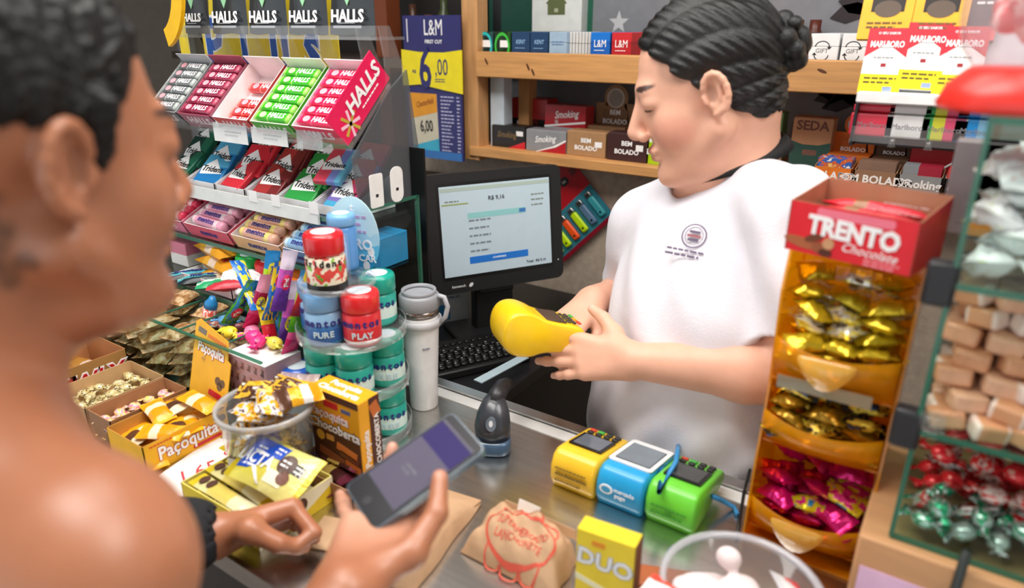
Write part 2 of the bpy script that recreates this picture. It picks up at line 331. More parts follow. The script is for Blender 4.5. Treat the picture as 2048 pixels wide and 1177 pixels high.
# --------------------------------------------------------------- smooth bodies from blended volumes
class SDF:
    def __init__(s, lo, hi, res):
        s.lo = np.array(lo, float); s.res = res; s.n = np.ceil((np.array(hi)-s.lo)/res).astype(int)+1
        s.d = np.full(s.n, .2, np.float32)
    def sub(s, lo, hi):
        a = np.clip(np.floor((np.array(lo)-s.lo)/s.res).astype(int), 0, s.n); b = np.clip(np.ceil((np.array(hi)-s.lo)/s.res).astype(int)+1, 0, s.n)
        sl = tuple(slice(a[i], b[i]) for i in range(3))
        ax = [(s.lo[i]+s.res*np.arange(a[i], b[i])).astype(np.float32) for i in range(3)]
        return sl, ax[0][:, None, None], ax[1][None, :, None], ax[2][None, None, :]
    def comb(s, sl, b, k, op):
        if b.size == 0: return
        a = s.d[sl]
        if op == 'u':
            h = np.clip(.5+.5*(a-b)/k, 0, 1); s.d[sl] = a*(1-h)+b*h-k*h*(1-h)
        elif op == 's':
            h = np.clip(.5-.5*(a+b)/k, 0, 1); s.d[sl] = a*(1-h)-b*h+k*h*(1-h)
    def rc(s, a, b, ra, rb, k=.01, op='u'):
        a = np.array(a, float); b = np.array(b, float); m = max(ra, rb)+k+3*s.res
        sl, X, Y, Z = s.sub(np.minimum(a, b)-m, np.maximum(a, b)+m); v = b-a; L2 = float(v@v)+1e-12
        t = np.clip(((X-a[0])*v[0]+(Y-a[1])*v[1]+(Z-a[2])*v[2])/L2, 0, 1)
        s.comb(sl, np.sqrt((X-a[0]-t*v[0])**2+(Y-a[1]-t*v[1])**2+(Z-a[2]-t*v[2])**2)-(ra+(rb-ra)*t), k, op); return s
    def ell(s, c, r, R=None, k=.01, op='u'):
        c = np.array(c, float); r = np.array(r, float); m = r.max()+k+3*s.res
        sl, X, Y, Z = s.sub(c-m, c+m); X = X-c[0]; Y = Y-c[1]; Z = Z-c[2]
        R = np.eye(3) if R is None else np.array(R)   # columns = local axes
        x = (X*R[0,0]+Y*R[1,0]+Z*R[2,0])/r[0]; y = (X*R[0,1]+Y*R[1,1]+Z*R[2,1])/r[1]; z = (X*R[0,2]+Y*R[1,2]+Z*R[2,2])/r[2]
        k0 = np.sqrt(x*x+y*y+z*z); k1 = np.sqrt((x/r[0])**2+(y/r[1])**2+(z/r[2])**2)+1e-9
        s.comb(sl, k0*(k0-1)/k1, k, op); return s
    def cut(s, p, n, k=.004):
        """remove the side the normal points to"""
        n = np.array(n, float); n /= np.linalg.norm(n); sl, X, Y, Z = s.sub(s.lo, s.lo+s.res*s.n)
        b = -((X-p[0])*n[0]+(Y-p[1])*n[1]+(Z-p[2])*n[2]); s.comb(sl, np.broadcast_to(b, s.d.shape), k, 's'); return s
    def warp(s, fn, band=.02):
        """add fn(points) to the field near the surface"""
        ix = np.nonzero(np.abs(s.d) < band); P = np.stack([s.lo[i]+s.res*ix[i] for i in range(3)], 1); s.d[ix] += fn(P).astype(np.float32); return s
    def extract(s):
        d = s.d; neg = d < 0; n = d.shape
        c = np.zeros(tuple(q-1 for q in n), np.int8)
        for i in (0, 1):
            for j in (0, 1):
                for k in (0, 1): c += neg[i:n[0]-1+i, j:n[1]-1+j, k:n[2]-1+k]
        ix = np.argwhere((c > 0) & (c < 8)); cid = np.full(c.shape, -1, np.int32); cid[tuple(ix.T)] = np.arange(len(ix))
        acc = np.zeros((len(ix), 3)); cnt = np.zeros(len(ix)); cor = {}
        for i in (0, 1):
            for j in (0, 1):
                for k in (0, 1): cor[i, j, k] = d[ix[:, 0]+i, ix[:, 1]+j, ix[:, 2]+k]
        for a in cor:
            for q in range(3):
                if a[q] == 0:
                    b = list(a); b[q] = 1; b = tuple(b); da, db = cor[a], cor[b]; m = (da < 0) != (db < 0)
                    t = np.where(m, da/np.where(da-db == 0, 1, da-db), 0); p = np.tile(np.array(a, float), (len(ix), 1)); p[:, q] = t
                    acc[m] += p[m]; cnt[m] += 1
        V = (ix+acc/cnt[:, None])*s.res+s.lo; F = []
        for q in range(3):
            o = [i for i in range(3) if i != q]; sa = [slice(None)]*3; sb = [slice(None)]*3; sa[q] = slice(0, n[q]-1); sb[q] = slice(1, n[q])
            A = neg[tuple(sa)]; B = neg[tuple(sb)]; e = np.argwhere(A != B); e = e[(e[:, o[0]] > 0) & (e[:, o[1]] > 0) & (e[:, o[0]] < n[o[0]]-1) & (e[:, o[1]] < n[o[1]]-1)]
            fl = A[tuple(e.T)]; qd = []
            for da_, db_ in ((0, 0), (-1, 0), (-1, -1), (0, -1)):
                z = e.copy(); z[:, o[0]] += da_; z[:, o[1]] += db_; qd.append(cid[tuple(z.T)])
            qd = np.stack(qd, 1)
            if q == 1: fl = ~fl
            qd[~fl] = qd[~fl][:, ::-1]; F.append(qd)
        return V, np.concatenate(F)
def np_mesh(name, V, F, mats, col=None):
    me = bpy.data.meshes.new(name); me.vertices.add(len(V)); me.vertices.foreach_set('co', V.astype(np.float32).ravel())
    me.loops.add(F.size); me.loops.foreach_set('vertex_index', F.astype(np.int32).ravel()); me.polygons.add(len(F))
    me.polygons.foreach_set('loop_start', np.arange(0, F.size, 4, dtype=np.int32))
    try: me.polygons.foreach_set('loop_total', np.full(len(F), 4, np.int32))
    except Exception: pass
    me.polygons.foreach_set('use_smooth', np.ones(len(F), bool)); me.update(calc_edges=True); me.validate()
    if col is not None:
        a = me.attributes.new('Col', 'FLOAT_COLOR', 'POINT'); a.data.foreach_set('color', np.concatenate([col, np.ones((len(col), 1))], 1).astype(np.float32).ravel())
    for m in (mats if isinstance(mats, (list, tuple)) else [mats]): me.materials.append(m)
    return me
def npv(v): return np.array(v, float)
def finger(S, base, f, n, segs, curl, r, k=.004):
    """chain of bones from base along f, curling towards -n; returns joints"""
    f = Vector(f).normalized(); n = Vector(n).normalized(); ax = n.cross(f).normalized(); p = Vector(base); J = [p.copy()]; a = 0
    for i, (L, c) in enumerate(zip(segs, curl)):
        a += c; d = f*math.cos(rad(a)) - n*math.sin(rad(a)); q = p+d*L
        S.rc(p, q, r[i], r[i+1], k); p = q; J.append(p.copy())
    return J
def hand(S, W, f, n, t, curls, thumb, sc_=1.0, spread=(7, 2, -3, -9), k=.006):
    """W wrist, f towards knuckles, n back of the hand, t towards thumb; curls: 4 triples; thumb: 3 points in (f,t,n) metres"""
    f = Vector(f).normalized(); t = Vector(t); t = (t-f*t.dot(f)).normalized(); n = Vector(n); n = (n-f*n.dot(f)-t*n.dot(t)).normalized(); W = Vector(W); out = []
    kn = [(.088, .026), (.091, .007), (.086, -.011), (.078, -.028)]; ln = [(.040, .024, .020), (.044, .027, .021), (.041, .025, .021), (.032, .019, .018)]
    rr = [(.0096, .0086, .0078, .0066), (.0098, .0088, .0079, .0067), (.0093, .0083, .0075, .0064), (.0082, .0073, .0066, .0056)]
    for i, (a, b) in enumerate(kn):
        K = W+f*a*sc_+t*b*sc_; S.rc(W+t*b*.55*sc_+f*.008, K, .015*sc_, .0115*sc_, .014)
        fd = f*math.cos(rad(spread[i]))+t*math.sin(rad(spread[i]))
        out.append(finger(S, K, fd, n, [q*sc_ for q in ln[i]], curls[i], [q*sc_ for q in rr[i]], k))
    P = [W+(f*a+t*b+n*c)*sc_ for a, b, c in thumb]
    S.rc(W+f*.02*sc_+t*.012*sc_-n*.004, P[0], .016*sc_, .0145*sc_, .014); S.rc(P[0], P[1], .0135*sc_, .0105*sc_, .008); S.rc(P[1], P[2], .0105*sc_, .0082*sc_, .004)
    out.append(P); return out
def near(V, p, r, soft=.4):
    d = np.linalg.norm(V-npv(p), axis=1); return np.clip((r-d)/(r*soft), 0, 1)[:, None]
def near_ell(V, p, axes, r):
    q = V-npv(p); e = sum(((q@npv(a))/ri)**2 for a, ri in zip(axes, r)); return np.clip((1-e)*2, 0, 1)[:, None]
# =============================================================== the setting
CZ = .98
def sbox(name, *a, m=None): return struct(MB().box(*a).build(name, m))
sbox('floor', -3.2, 1.8, -2.6, 2.2, -.05, 0, m=mat((128, 112, 98), .4, bump=.1, var=.12, vs=6))
sbox('wall_back', -3.2, 1.8, 1.92, 2.0, 0, 2.6, m=mat((150, 150, 154), .8, var=.05, vs=5))
sbox('wall_left', -3.2, -3.1, -.4, 1.92, 0, 2.6, m=mat((120, 112, 104), .8))
sbox('wall_right', 1.5, 1.6, -2.2, 1.92, 0, 2.6, m=mat((205, 203, 198), .8))
sbox('ceiling', -3.2, 1.8, -2.2, 2.0, 2.6, 2.66, m=mat((190, 189, 185), .8))
for i, (x, y, a, b) in enumerate(((-.75, .35, 1.2, .5), (.45, .75, .9, .6), (-.9, 1.0, 1.2, .3))):
    t = thing('ceiling_lamp', ('long flat white lamp panel on the ceiling above the counter', 'square flat white lamp panel on the ceiling above the glass case', 'narrow flat white lamp panel on the ceiling before the shelves')[i], 'lamp', TM((x, y, 2.53)))
    b_ = MB()
    for x0, x1, y0, y1 in ((-a/2-.03, a/2+.03, -b/2-.03, -b/2), (-a/2-.03, a/2+.03, b/2, b/2+.03), (-a/2-.03, -a/2, -b/2, b/2), (a/2, a/2+.03, -b/2, b/2)): b_.box(x0, x1, y0, y1, -.02, .07)
    b_.build('frame', WHITE, t); MB().box(-a/2, a/2, -b/2, b/2, .03, .07).build('diffuser', mat((255, 250, 240), .6, emit=1.0), t)
# beige stone lower partition under the shelves
pw = sbox('wall_lower', -1.45, 1.4, 1.66, 1.70, 0, 1.245, m=mat((176, 160, 143), .7, var=.13, vs=60, bump=.2, bs=300))
# ---- steel counter
steel = mat((206, 204, 200), .26, 1, var=.10, vs=9, bump=.008, bs=60, stretch=(1, 14, 1), name='brushed_steel')
t = thing('service_counter', 'brushed stainless steel service counter with white strip along the rear edge', 'counter', TM((0, 0, 0)))
MB().rbox(2.45, .506, .03, .004, 2, M=TM((-.55, .632, .95))).build('worktop', steel, t)
MB().box(-1.75, .65, .864, .885, .98, .986).build('rear_lip', STEEL_EDGE, t)
MB().box(-.80, .65, .838, .862, .98, .9815).build('white_strip', mat((226, 226, 224), .3), t)
MB().box(-1.75, .65, .374, .380, .955, .984).build('front_trim', STEEL_EDGE, t)
MB().box(-1.73, .63, .43, .84, 0, .95).build('cabinet_body', mat((52, 46, 44), .5), t)
# ---- lower desk behind the counter for monitor and keyboard
t = thing('till_desk', 'low black desk behind the counter under the monitor', 'desk', TM((0, 0, 0)))
MB().rbox(.98, .70, .03, .004, 2, M=TM((-1.20, 1.255, .87))).build('desk_top', mat((24, 23, 24), .35), t)
for x in (-1.66, -.74):
    MB().box(x-.015, x+.015, .93, 1.58, 0, .87).build('side_panel', mat((30, 28, 28), .5), t)
# ---- wooden wall shelving
pine = mat((206, 150, 92), .5, var=.16, vs=7, bump=.12, bs=40, stretch=(1.2, 9, 14), name='pine_wood')
pinev = mat((200, 148, 96), .5, var=.16, vs=7, bump=.12, bs=40, stretch=(12, 9, 1.2), name='pine_wood_upright')
t = thing('wooden_shelf_unit', 'pine shelf unit with two boards on the rear wall behind the cashier', 'shelf', TM((0, 0, 0)))
MB().rbox(.052, .05, .95, .003, 2, M=TM((-1.195, 1.60, 1.245))).build('upright_post', pinev, t)
MB().rbox(.05, .05, .95, .003, 2, M=TM((.70, 1.60, 1.245))).build('upright_post', pinev, t)
MB().rbox(1.87, .028, .064, .003, 2, M=TM((-.232, 1.575, 1.472))).build('front_rail', pine, t)
MB().box(-1.18, .70, 1.588, 1.90, 1.478, 1.498).build('shelf_board', pine, t)
MB().rbox(1.95, .335, .026, .003, 2, M=TM((-.225, 1.735, 1.258))).build('shelf_board', pine, t)
MB().box(-1.16, -1.115, 1.62, 1.66, 1.284, 1.478).build('side_strip', mat((196, 208, 218), .5), t)
MB().box(-1.12, -1.085, 1.70, 1.74, 1.284, 1.478).build('inner_batten', pinev, t)
MB().box(-1.20, .70, 1.893, 1.915, 1.284, 2.19).build('back_panel', mat((134, 134, 140), .7), t)
kn = mat((92, 52, 26), .6)
for x, z, a in ((-1.13, 1.512, 60), (-1.00, 1.502, 62), (-.985, 1.49, 62), (-.30, 1.515, 20)):
    disc(t, basis((x, 1.561, z), (1, 0, 0), (0, 0, 1), (0, -1, 0)), 0, 0, .010, .003, kn, rot=-a, name='knot')
# ---- dark cabinet behind the candy rack
t = thing('dark_cabinet', 'dark brown cabinet behind the candy rack with an orange wood upright', 'cabinet', TM((0, 0, 0)))
MB().box(-2.6, -1.32, 1.80, 1.84, 0, 2.3).build('back_panel', mat((26, 20, 18), .6), t)
MB().box(-1.62, -1.57, 1.66, 1.72, 0, 2.3).build('upright_post', mat((122, 60, 30), .5, stretch=(9, 9, 1)), t)
MB().box(-2.6, -1.32, 1.58, 1.80, 1.485, 1.51).build('shelf_board', mat((60, 48, 42), .5), t)
MB().box(-2.6, -1.32, 1.62, 1.80, 1.15, 1.175).build('shelf_board', mat((60, 48, 42), .5), t)
for i, (x, z, c, h) in enumerate(((-1.50, 1.51, (70, 44, 30), .15), (-1.44, 1.51, (120, 80, 48), .12), (-1.38, 1.51, (60, 70, 40), .17), (-1.46, 1.175, (170, 120, 30), .12), (-1.39, 1.175, (36, 36, 40), .16))):
    b = MB().lathe([(.026, 0), (.028, .01), (.028, h*.6), (.011, h*.8), (.011, h)], 14, 0, True)
    o = b.build('bottle', mat(c, .3), None, TM((x, 1.70, z)))
    tag(o, ('dark brown bottle on the dark cabinet shelf beside the orange post', 'tan bottle between two others on the dark cabinet shelf', 'olive green bottle beside the price sign on the cabinet', 'amber bottle low in the cabinet under the price sign', 'black bottle low in the cabinet beside the monitor')[i], 'bottle', 'bottles in the dark cabinet')
# =============================================================== goods on the wooden shelf
ZS1, ZS2 = 1.498, 1.284
def xa(px, py, Y): return at(px, py, Y=Y).x
def pack_row(px0, px1, py, n, kind, label, group, Y0=1.60, w=None, d=.022, h=.087, decor=None, gap=.0008, side=None):
    """a row of cigarette packs standing one behind the other"""
    x0, x1 = xa(px0, py, Y0), xa(px1, py, Y0); x = (x0+x1)/2; w = (x1-x0)-.001
    root = thing('cigarette_pack', label, 'pack', TM((x, Y0+d/2, ZS1)), group)
    bx_ = MB().rbox(w, d, h, .0012, 1, smooth=False).build('box', kind, root)
    if decor: decor(bx_, face('front', w, d, h), w, h)
    MB().box(-w/2-.0002, w/2+.0002, -d/2-.0002, d/2+.0002, h*.72, h*.72+.0006).build('lid_seam', BLACK, root)
    root['label'] = 'frontmost '+' '.join(label.split()[:14])
    for i in range(1, n):
        c = clone(root, TM((x+RND.uniform(-.0008, .0008), Y0+d/2+i*(d+gap), ZS1)), f'{ORD[i]} from the front, '+' '.join(label.split()[:12]))
    return root
def dec_loop(c):
    def f(p, F, w, h):
        b = MB(); n = 22
        for k, (r0, r1, sy) in enumerate(((.40, .52, 1.25),)):
            for i in range(n):
                a0, a1 = 2*math.pi*i/n, 2*math.pi*(i+1)/n
                b.add([(w*.5*0+w*r*math.cos(a)*.9, w*r*math.sin(a)*sy, LIFT) for a in (a0, a1) for r in (r0, r1)], [(0, 1, 3, 2)])
        b.build('ring_print', mat(c, .3), p, F @ Matrix.Translation((0, h*.1, .0003)))
        rect(p, F, w*.12, h*.16, w*.5, h*.2, PRINT_W)
    return f
def dec_word(s, size, c=PRINT_W, dy=.22, bold=.02, shear=0, sub=True, sx=.8):
    def f(p, F, w, h):
        txt(p, F, 0, h*dy, s, size, c, bold=bold, shear=shear, sx=sx)
        if sub: lines(p, F, 0, h*(dy-.17), w*.6, 1, .004, c)
    return f
pack_row(953, 986, 80, 9, bands([(0, '0d2a2c'), (.3, '123a3a'), (.55, '0c2224'), (.8, '1e4a48')], 0), 'black and teal cigarette pack with glossy ring at the left end of the upper shelf', 'teal ring packs', decor=dec_loop((40, 190, 190)))
pack_row(988, 1021, 80, 9, bands([(0, '10240f'), (.3, '173a16'), (.55, '0d200d'), (.8, '1d4a1a')], 0), 'black and green cigarette pack with glossy ring beside the teal ring packs', 'green ring packs', decor=dec_loop((60, 190, 60)))
for i, (a, b_) in enumerate(((1023, 1059), (1060, 1096))):
    pack_row(a, b_, 82, 8, mat((34, 66, 104), .35), ('navy blue cigarette pack next to the green ring packs', 'navy blue cigarette pack next to the pale blue packs')[i], ('navy packs, left row', 'navy packs, right row')[i], decor=dec_word('KENT', .014, mat((140, 180, 220), .4), shear=.2))
pack_row(1098, 1134, 82, 8, mat((158, 184, 206), .35), 'pale silver blue cigarette pack between navy packs and upright white packs', 'pale blue packs', decor=lambda p, F, w, h: lines(p, F, 0, h*.2, w*.7, 2, .006, mat((90, 120, 160), .4)))
for i in range(7):   # slim packs standing side-on
    px0 = 1136+i*6.3
    x = xa(px0+3, 80, 1.60)
    o = thing('slim_pack', f'slim white cigarette pack edge-on beside the blue packs, {ORD[i]} from the left', 'pack', TM((x, 1.64, ZS1), -9), 'slim white packs on the upper shelf')
    MB().rbox(.0066, .055, .087, .001, 1, smooth=False).build('box', bands([(0, 'd8d8d6'), (.55, '9a9a98')], 1), o)
    MB().box(-.0034, .0034, -.028, .028, .061, .0617).build('lid_seam', BLACK, o)
pack_row(1181, 1220, 84, 9, bands([(0, '1560b8'), (.78, '1a74d0')], 2), 'blue cigarette pack with white letters on the upper shelf', 'blue lettered packs', decor=dec_word('L&M', .024, bold=.0, dy=.2, sx=.75))
pack_row(1223, 1263, 86, 9, bands([(0, 'b81f28'), (.78, 'cc2b33')], 2), 'red cigarette pack with white letters beside the cashier forehead', 'red lettered packs', decor=dec_word('L&M', .024, bold=.0, dy=.2, sx=.75))
pack_row(1533, 1566, 92, 9, mat((226, 226, 224), .4), 'white cigarette pack behind the hair bun of the cashier', 'white packs behind the bun')
pack_row(1569, 1612, 92, 9, bands([(0, '1b1a1c'), (.5, 'b41c26'), (.86, '302c2e')], 2), 'black and red cigarette pack right of the hair bun', 'black and red packs', decor=lambda p, F, w, h: (disc(p, F, 0, h*.16, .006, .004, PRINT_W), lines(p, F, 0, -h*.05, w*.6, 1, .005, PRINT_W)))
def dec_gift(p, F, w, h):
    txt(p, F, -w*.05, h*.12, 'GIFT', .012, mat((130, 130, 130), .5), bold=0)
    k = mat((40, 40, 40), .5)
    for s in (1, -1):
        b = MB(); n = 10
        for i in range(n):
            a0, a1 = math.pi*i/n, math.pi*(i+1)/n
            b.add([(s*r*math.cos(a), s*r*math.sin(a)*.8, LIFT) for a in (a0, a1) for r in (.0125, .0143)], [(0, 1, 3, 2)])
        b.add([(s*.018, 0, LIFT), (s*.009, 0, LIFT), (s*.0134, -s*.005, LIFT)], [(0, 1, 2)])
        b.build('arrow_print', k, p, F @ Matrix.Translation((-w*.05, h*.12+s*.008, .0003)))
pack_row(1617, 1677, 100, 9, mat((238, 238, 238), .35), 'white cigarette pack with a curved arrow print, left of two rows', 'arrow packs, left row', decor=dec_gift)
pack_row(1681, 1735, 100, 9, mat((236, 236, 236), .35), 'white cigarette pack with a curved arrow print beside the cigarette display', 'arrow packs, right row', decor=dec_gift)
# goods further back, only their lower parts in the picture
def simple_box(name, label, cat, loc, w, d, h, m, yaw=0, group=None, decor=None, r=.0012):
    o = thing(name, label, cat, TM(loc, yaw), group); bx_ = MB().rbox(w, d, h, r, 1, smooth=False).build('box', m, o)
    MB().box(-w/2-.0003, w/2+.0003, -.0004, .0004, h-.0002, h+.0003).build('flap_seam', mat((90, 80, 75), .6), o)
    if decor: decor(bx_, face('front', w, d, h), w, h)
    return o
p = at(1035, 30, Y=1.86)
simple_box('storage_box', 'dark green carton at the back of the upper shelf', 'box', (p.x, 1.85, ZS1), .16, .05, .24, mat((18, 74, 60), .5), decor=lambda p_, F, w, h: rect(p_, F, -.05, .03, .03, .2, BLACK))
def dec_house(p_, F, w, h):
    g = mat((96, 104, 66), .5)
    poly(p_, F, [(-.028, .0), (.028, .0), (.028, .028), (.034, .03), (.022, .042), (-.022, .042), (-.034, .03), (-.028, .028)], g); rect(p_, F, 0, .012, .012, .01, mat((176, 180, 150), .5), lift=.0002)
p = at(1125, 25, Y=1.84)
simple_box('storage_box', 'white carton with an olive green house emblem on the upper shelf', 'box', (p.x, 1.835, ZS1), .16, .06, .26, mat((222, 224, 220), .5), decor=dec_house)
p = at(1185, 30, Y=1.86)
simple_box('storage_box', 'green carton squeezed between white and grey cartons on the upper shelf', 'box', (p.x, 1.86, ZS1), .06, .04, .24, mat((24, 96, 72), .5))
p = at(1250, 25, Y=1.86)
simple_box('storage_box', 'grey carton with a pale star print behind the lettered packs', 'box', (p.x+.03, 1.85, ZS1), .22, .05, .26, mat((122, 124, 128), .5), decor=lambda p_, F, w, h: poly(p_, F, [(.03*math.cos(rad(90+36*i))*(1 if i % 2 == 0 else .42)-.03, .03*math.sin(rad(90+36*i))*(1 if i % 2 == 0 else .42)-.02) for i in range(10)], mat((190, 190, 192), .5)))
for i, px_ in enumerate((1567, 1600, 1635)):
    p = at(px_, 22, Y=1.84)
    o = tag(MB().lathe([(.018, 0), (.02, .01), (.02, .06), (.013, .075), (.013, .095)], 14).build('small_jar', mat((92, 40, 26), .35), None, TM((p.x, 1.84, ZS1+.02))), ('small dark red jar nearest the hair bun at the shelf back', 'small dark red jar in the middle of three at the shelf back', 'small dark red jar at the right of three at the shelf back')[i], 'jar', 'dark red jars')
tag(MB().box(-.12, .12, -.03, .03, 0, .02).build('jar_tray', pine, None, TM((at(1600, 30, Y=1.84).x, 1.84, ZS1))), 'small pine riser under the three dark red jars', 'riser')
# dark leafy wall decal
leaf_t = thing('leaf_wall_decal', 'dark leafy branch silhouette on the grey wall above the rolling paper boxes', 'decal', TM((0, 0, 0))); leaf_m = mat((44, 32, 36), .6)
r_ = random.Random(3)
for cx, cy in ((1715, 10), (1700, 25), (1690, 160), (1665, 190), (1680, 205), (1655, 180), (1708, 195)):
    p = at(cx, cy, Y=1.885); a = r_.uniform(-.6, 1.0); L = .045
    MB().add([(p.x+L*(u*math.cos(a)-v*math.sin(a)), 1.8895, p.z+L*(u*math.sin(a)+v*math.cos(a))) for u, v in ((-1, 0), (-.3, .45), (.4, .4), (1, 0), (.4, -.4), (-.3, -.45))], [(0, 5, 4, 3, 2, 1)]).build('leaf', leaf_m, leaf_t)
p0, p1 = at(1650, 215, Y=1.889), at(1712, 150, Y=1.889)
MB().tube([p0, (p0+p1)/2+Vector((0, 0, .01)), p1], .003, 6).build('twig', leaf_m, leaf_t)

# ---- lower shelf: rolling-paper boxes
SCR = dict(shear=.35, bold=.015, sx=.8)
def paper_box(label, px0, px1, py_top, py_bot, Y, m, decor=None, d=.05, yaw=0, zb=ZS2, group='rolling paper boxes'):
    a, b_ = at(px0, py_bot, Y=Y), at(px1, py_bot, Y=Y); w = b_.x-a.x; h = max(.02, at((px0+px1)/2, py_top, Y=Y).z-zb)
    o = thing('rolling_paper_box', label, 'box', TM(((a.x+b_.x)/2, Y+d/2, zb), yaw), group)
    bx_ = MB().rbox(w, d, h, .001, 1, smooth=False).build('box', m, o)
    t_ = MB(); t_.box(-w/2+.002, w/2-.002, -d/2+.003, d/2-.003, h, h+.0012); t_.build('lid_flap', m, o)
    if decor: decor(bx_, face('front', w, d, h), w, h)
    return o
def dec_smoke(c2, cw=PRINT_W, ch=PRINT_W):
    def f(p, F, w, h):
        poly(p, F, [(-w*.2, -h*.5), (w*.5, -h*.5), (w*.5, h*.05), (w*.25, -h*.25)], mat(c2, .4))
        poly(p, F, [(-w*.25, -h*.5), (-w*.2, -h*.5), (w*.25, -h*.22), (w*.5, h*.08), (w*.5, h*.16), (w*.2, -h*.18)], cw, lift=.0001)
        txt(p, F, -w*.02, h*.1, 'Smoking', h*.42 if w/h > 1.5 else w*.26, ch, rot=6, lift=.0002, **SCR)
    return f
def dec_bem(c=PRINT_W, sticker=True):
    def f(p, F, w, h):
        txt(p, F, 0, h*.14, 'BEM', min(.016, h*.32), c, bold=.03, lift=.0002); txt(p, F, 0, -h*.16, 'BOLADO', min(.016, h*.32), c, bold=.03, lift=.0002)
        if sticker: rect(p, F, w*.32, h*.02, w*.18, h*.22, PRINT_W, lift=.0004)
    return f
paper_box('black rolling paper box with script lettering at the left end of the lower shelf', 984, 1050, 253, 300, 1.61, mat((26, 22, 22), .4), lambda p, F, w, h: (txt(p, F, -w*.05, h*.1, 'Smoking', h*.4, mat((120, 96, 60), .4), **SCR), rect(p, F, w*.34, h*.2, w*.2, h*.22, PRINT_W), poly(p, F, [(0, -h*.5), (w*.5, -h*.5), (w*.5, -h*.15)], RED)))
paper_box('silver grey rolling paper box with script lettering second on the lower shelf', 1052, 1131, 262, 309, 1.605, mat((140, 142, 146), .35), dec_smoke((176, 24, 36)))
paper_box('tan rolling paper box with white lettering in front of the round headed display', 1133, 1210, 264, 313, 1.605, mat((168, 128, 88), .6), dec_bem())
paper_box('dark brown rolling paper box with white lettering beside the cashier nose', 1213, 1292, 268, 322, 1.60, mat((62, 34, 34), .5), dec_bem())
paper_box('lime green rolling paper box partly behind the cashier mouth', 1295, 1360, 276, 326, 1.60, bands([(0, 'a8cc10'), (.8, 'e8f0d0')], 2), lambda p, F, w, h: txt(p, F, -w*.1, -h*.05, 'BOLADO', .018, PRINT_W, bold=.03))
def dec_bottle(p, F, w, h):
    poly(p, F, [(-.012, h*.5), (.012, h*.5), (.010, h*.5+.015), (.004, h*.5+.026), (.004, h*.5+.042), (-.004, h*.5+.042), (-.004, h*.5+.026), (-.010, h*.5+.015)], mat((150, 20, 30), .4), lift=.001, name='bottle_flap')
    txt(p, F, .01, 0, 'Smoking', .014, mat((120, 10, 20), .4), **SCR); disc(p, F, -w*.3, -h*.05, .006, .006, PRINT_W)
paper_box('red display box with bottle shaped flap at the left of the lower shelf', 1023, 1094, 198, 240, 1.72, bands([(0, '1a1416'), (.55, 'c03030')], 2), dec_bottle, d=.06)
o_ = paper_box('red and silver rolling paper box standing behind the silver grey one', 1089, 1170, 212, 265, 1.685, bands([(0, 'a8aab0'), (.5, 'b8202c')], 2), lambda p, F, w, h: (txt(p, F, .004, h*.3, 'Smoking', .027, PRINT_W, rot=6, **SCR), disc(p, F, -w*.2, h*.12, .006, .006, mat((200, 160, 160), .4)), poly(p, F, [(-w*.5, -h*.02), (w*.5, h*.12), (w*.5, h*.17), (-w*.5, h*.02)], PRINT_W)))
def headed(label, px0, px1, py_sh, py_bot, Y, c, cdisc, word='BEM\nBOLADO', group='round headed paper displays', zb=ZS2, py_top=172):
    a, b_ = at(px0, py_bot, Y=Y), at(px1, py_bot, Y=Y); w = b_.x-a.x; h = at(px0, py_sh, Y=Y).z-zb; top = at((px0+px1)/2, py_top, Y=Y).z-zb
    o = thing('paper_display_box', label, 'box', TM(((a.x+b_.x)/2, Y+.03, zb)), group); m = mat(c, .6); F = face('front', w, .06, 0) @ Matrix.Translation((0, 0, 0))
    MB().rbox(w, .06, h*.55, .001, 1, smooth=False).build('box', m, o)
    r = w*.30; cy = top-r; pts = [(-w/2, 0), (w/2, 0), (w/2, h), (r*.7, h)]
    n = 16
    for i in range(n+1):
        an = rad(-45+270*i/n); pts.append((r*math.cos(an), cy+r*math.sin(an)))
    pts += [(-r*.7, h), (-w/2, h)]
    MB().prism(pts, -.0015, 0, 0, basis((0, .03, 0), (1, 0, 0), (0, 0, 1), (0, -1, 0))).build('header_card', m, o)
    FH = basis((0, .0285, 0), (1, 0, 0), (0, 0, 1), (0, -1, 0))
    disc(o, FH, 0, cy, r*.74, r*.74, mat(cdisc, .5), name='round_emblem', lift=.001)
    disc(o, FH, 0, cy, r*.60, r*.60, mat(tuple(int(q*.8) for q in cdisc), .6), name='round_emblem', lift=.0014)
    rect(o, FH, 0, h*.62, w*.62, h*.5, mat(tuple(int(q*.9) for q in c), .6), lift=.0006); rect(o, FH, 0, h*.42, w*.72, h*.08, PRINT_K, lift=.0008)
    for i, s in enumerate(word.split('\n')): txt(o, FH, 0, h*(.8-.2*i), s, w*.15, PRINT_W, lift=.0012, bold=.03)
    return o
headed('tan display with round header card on the lower shelf left of the cashier', 1170, 1250, 208, 268, 1.70, (150, 112, 78), (186, 176, 164))
headed('brown display with round header card half hidden behind the cashier face', 1262, 1330, 222, 280, 1.70, (104, 74, 56), (170, 160, 150), py_top=190)
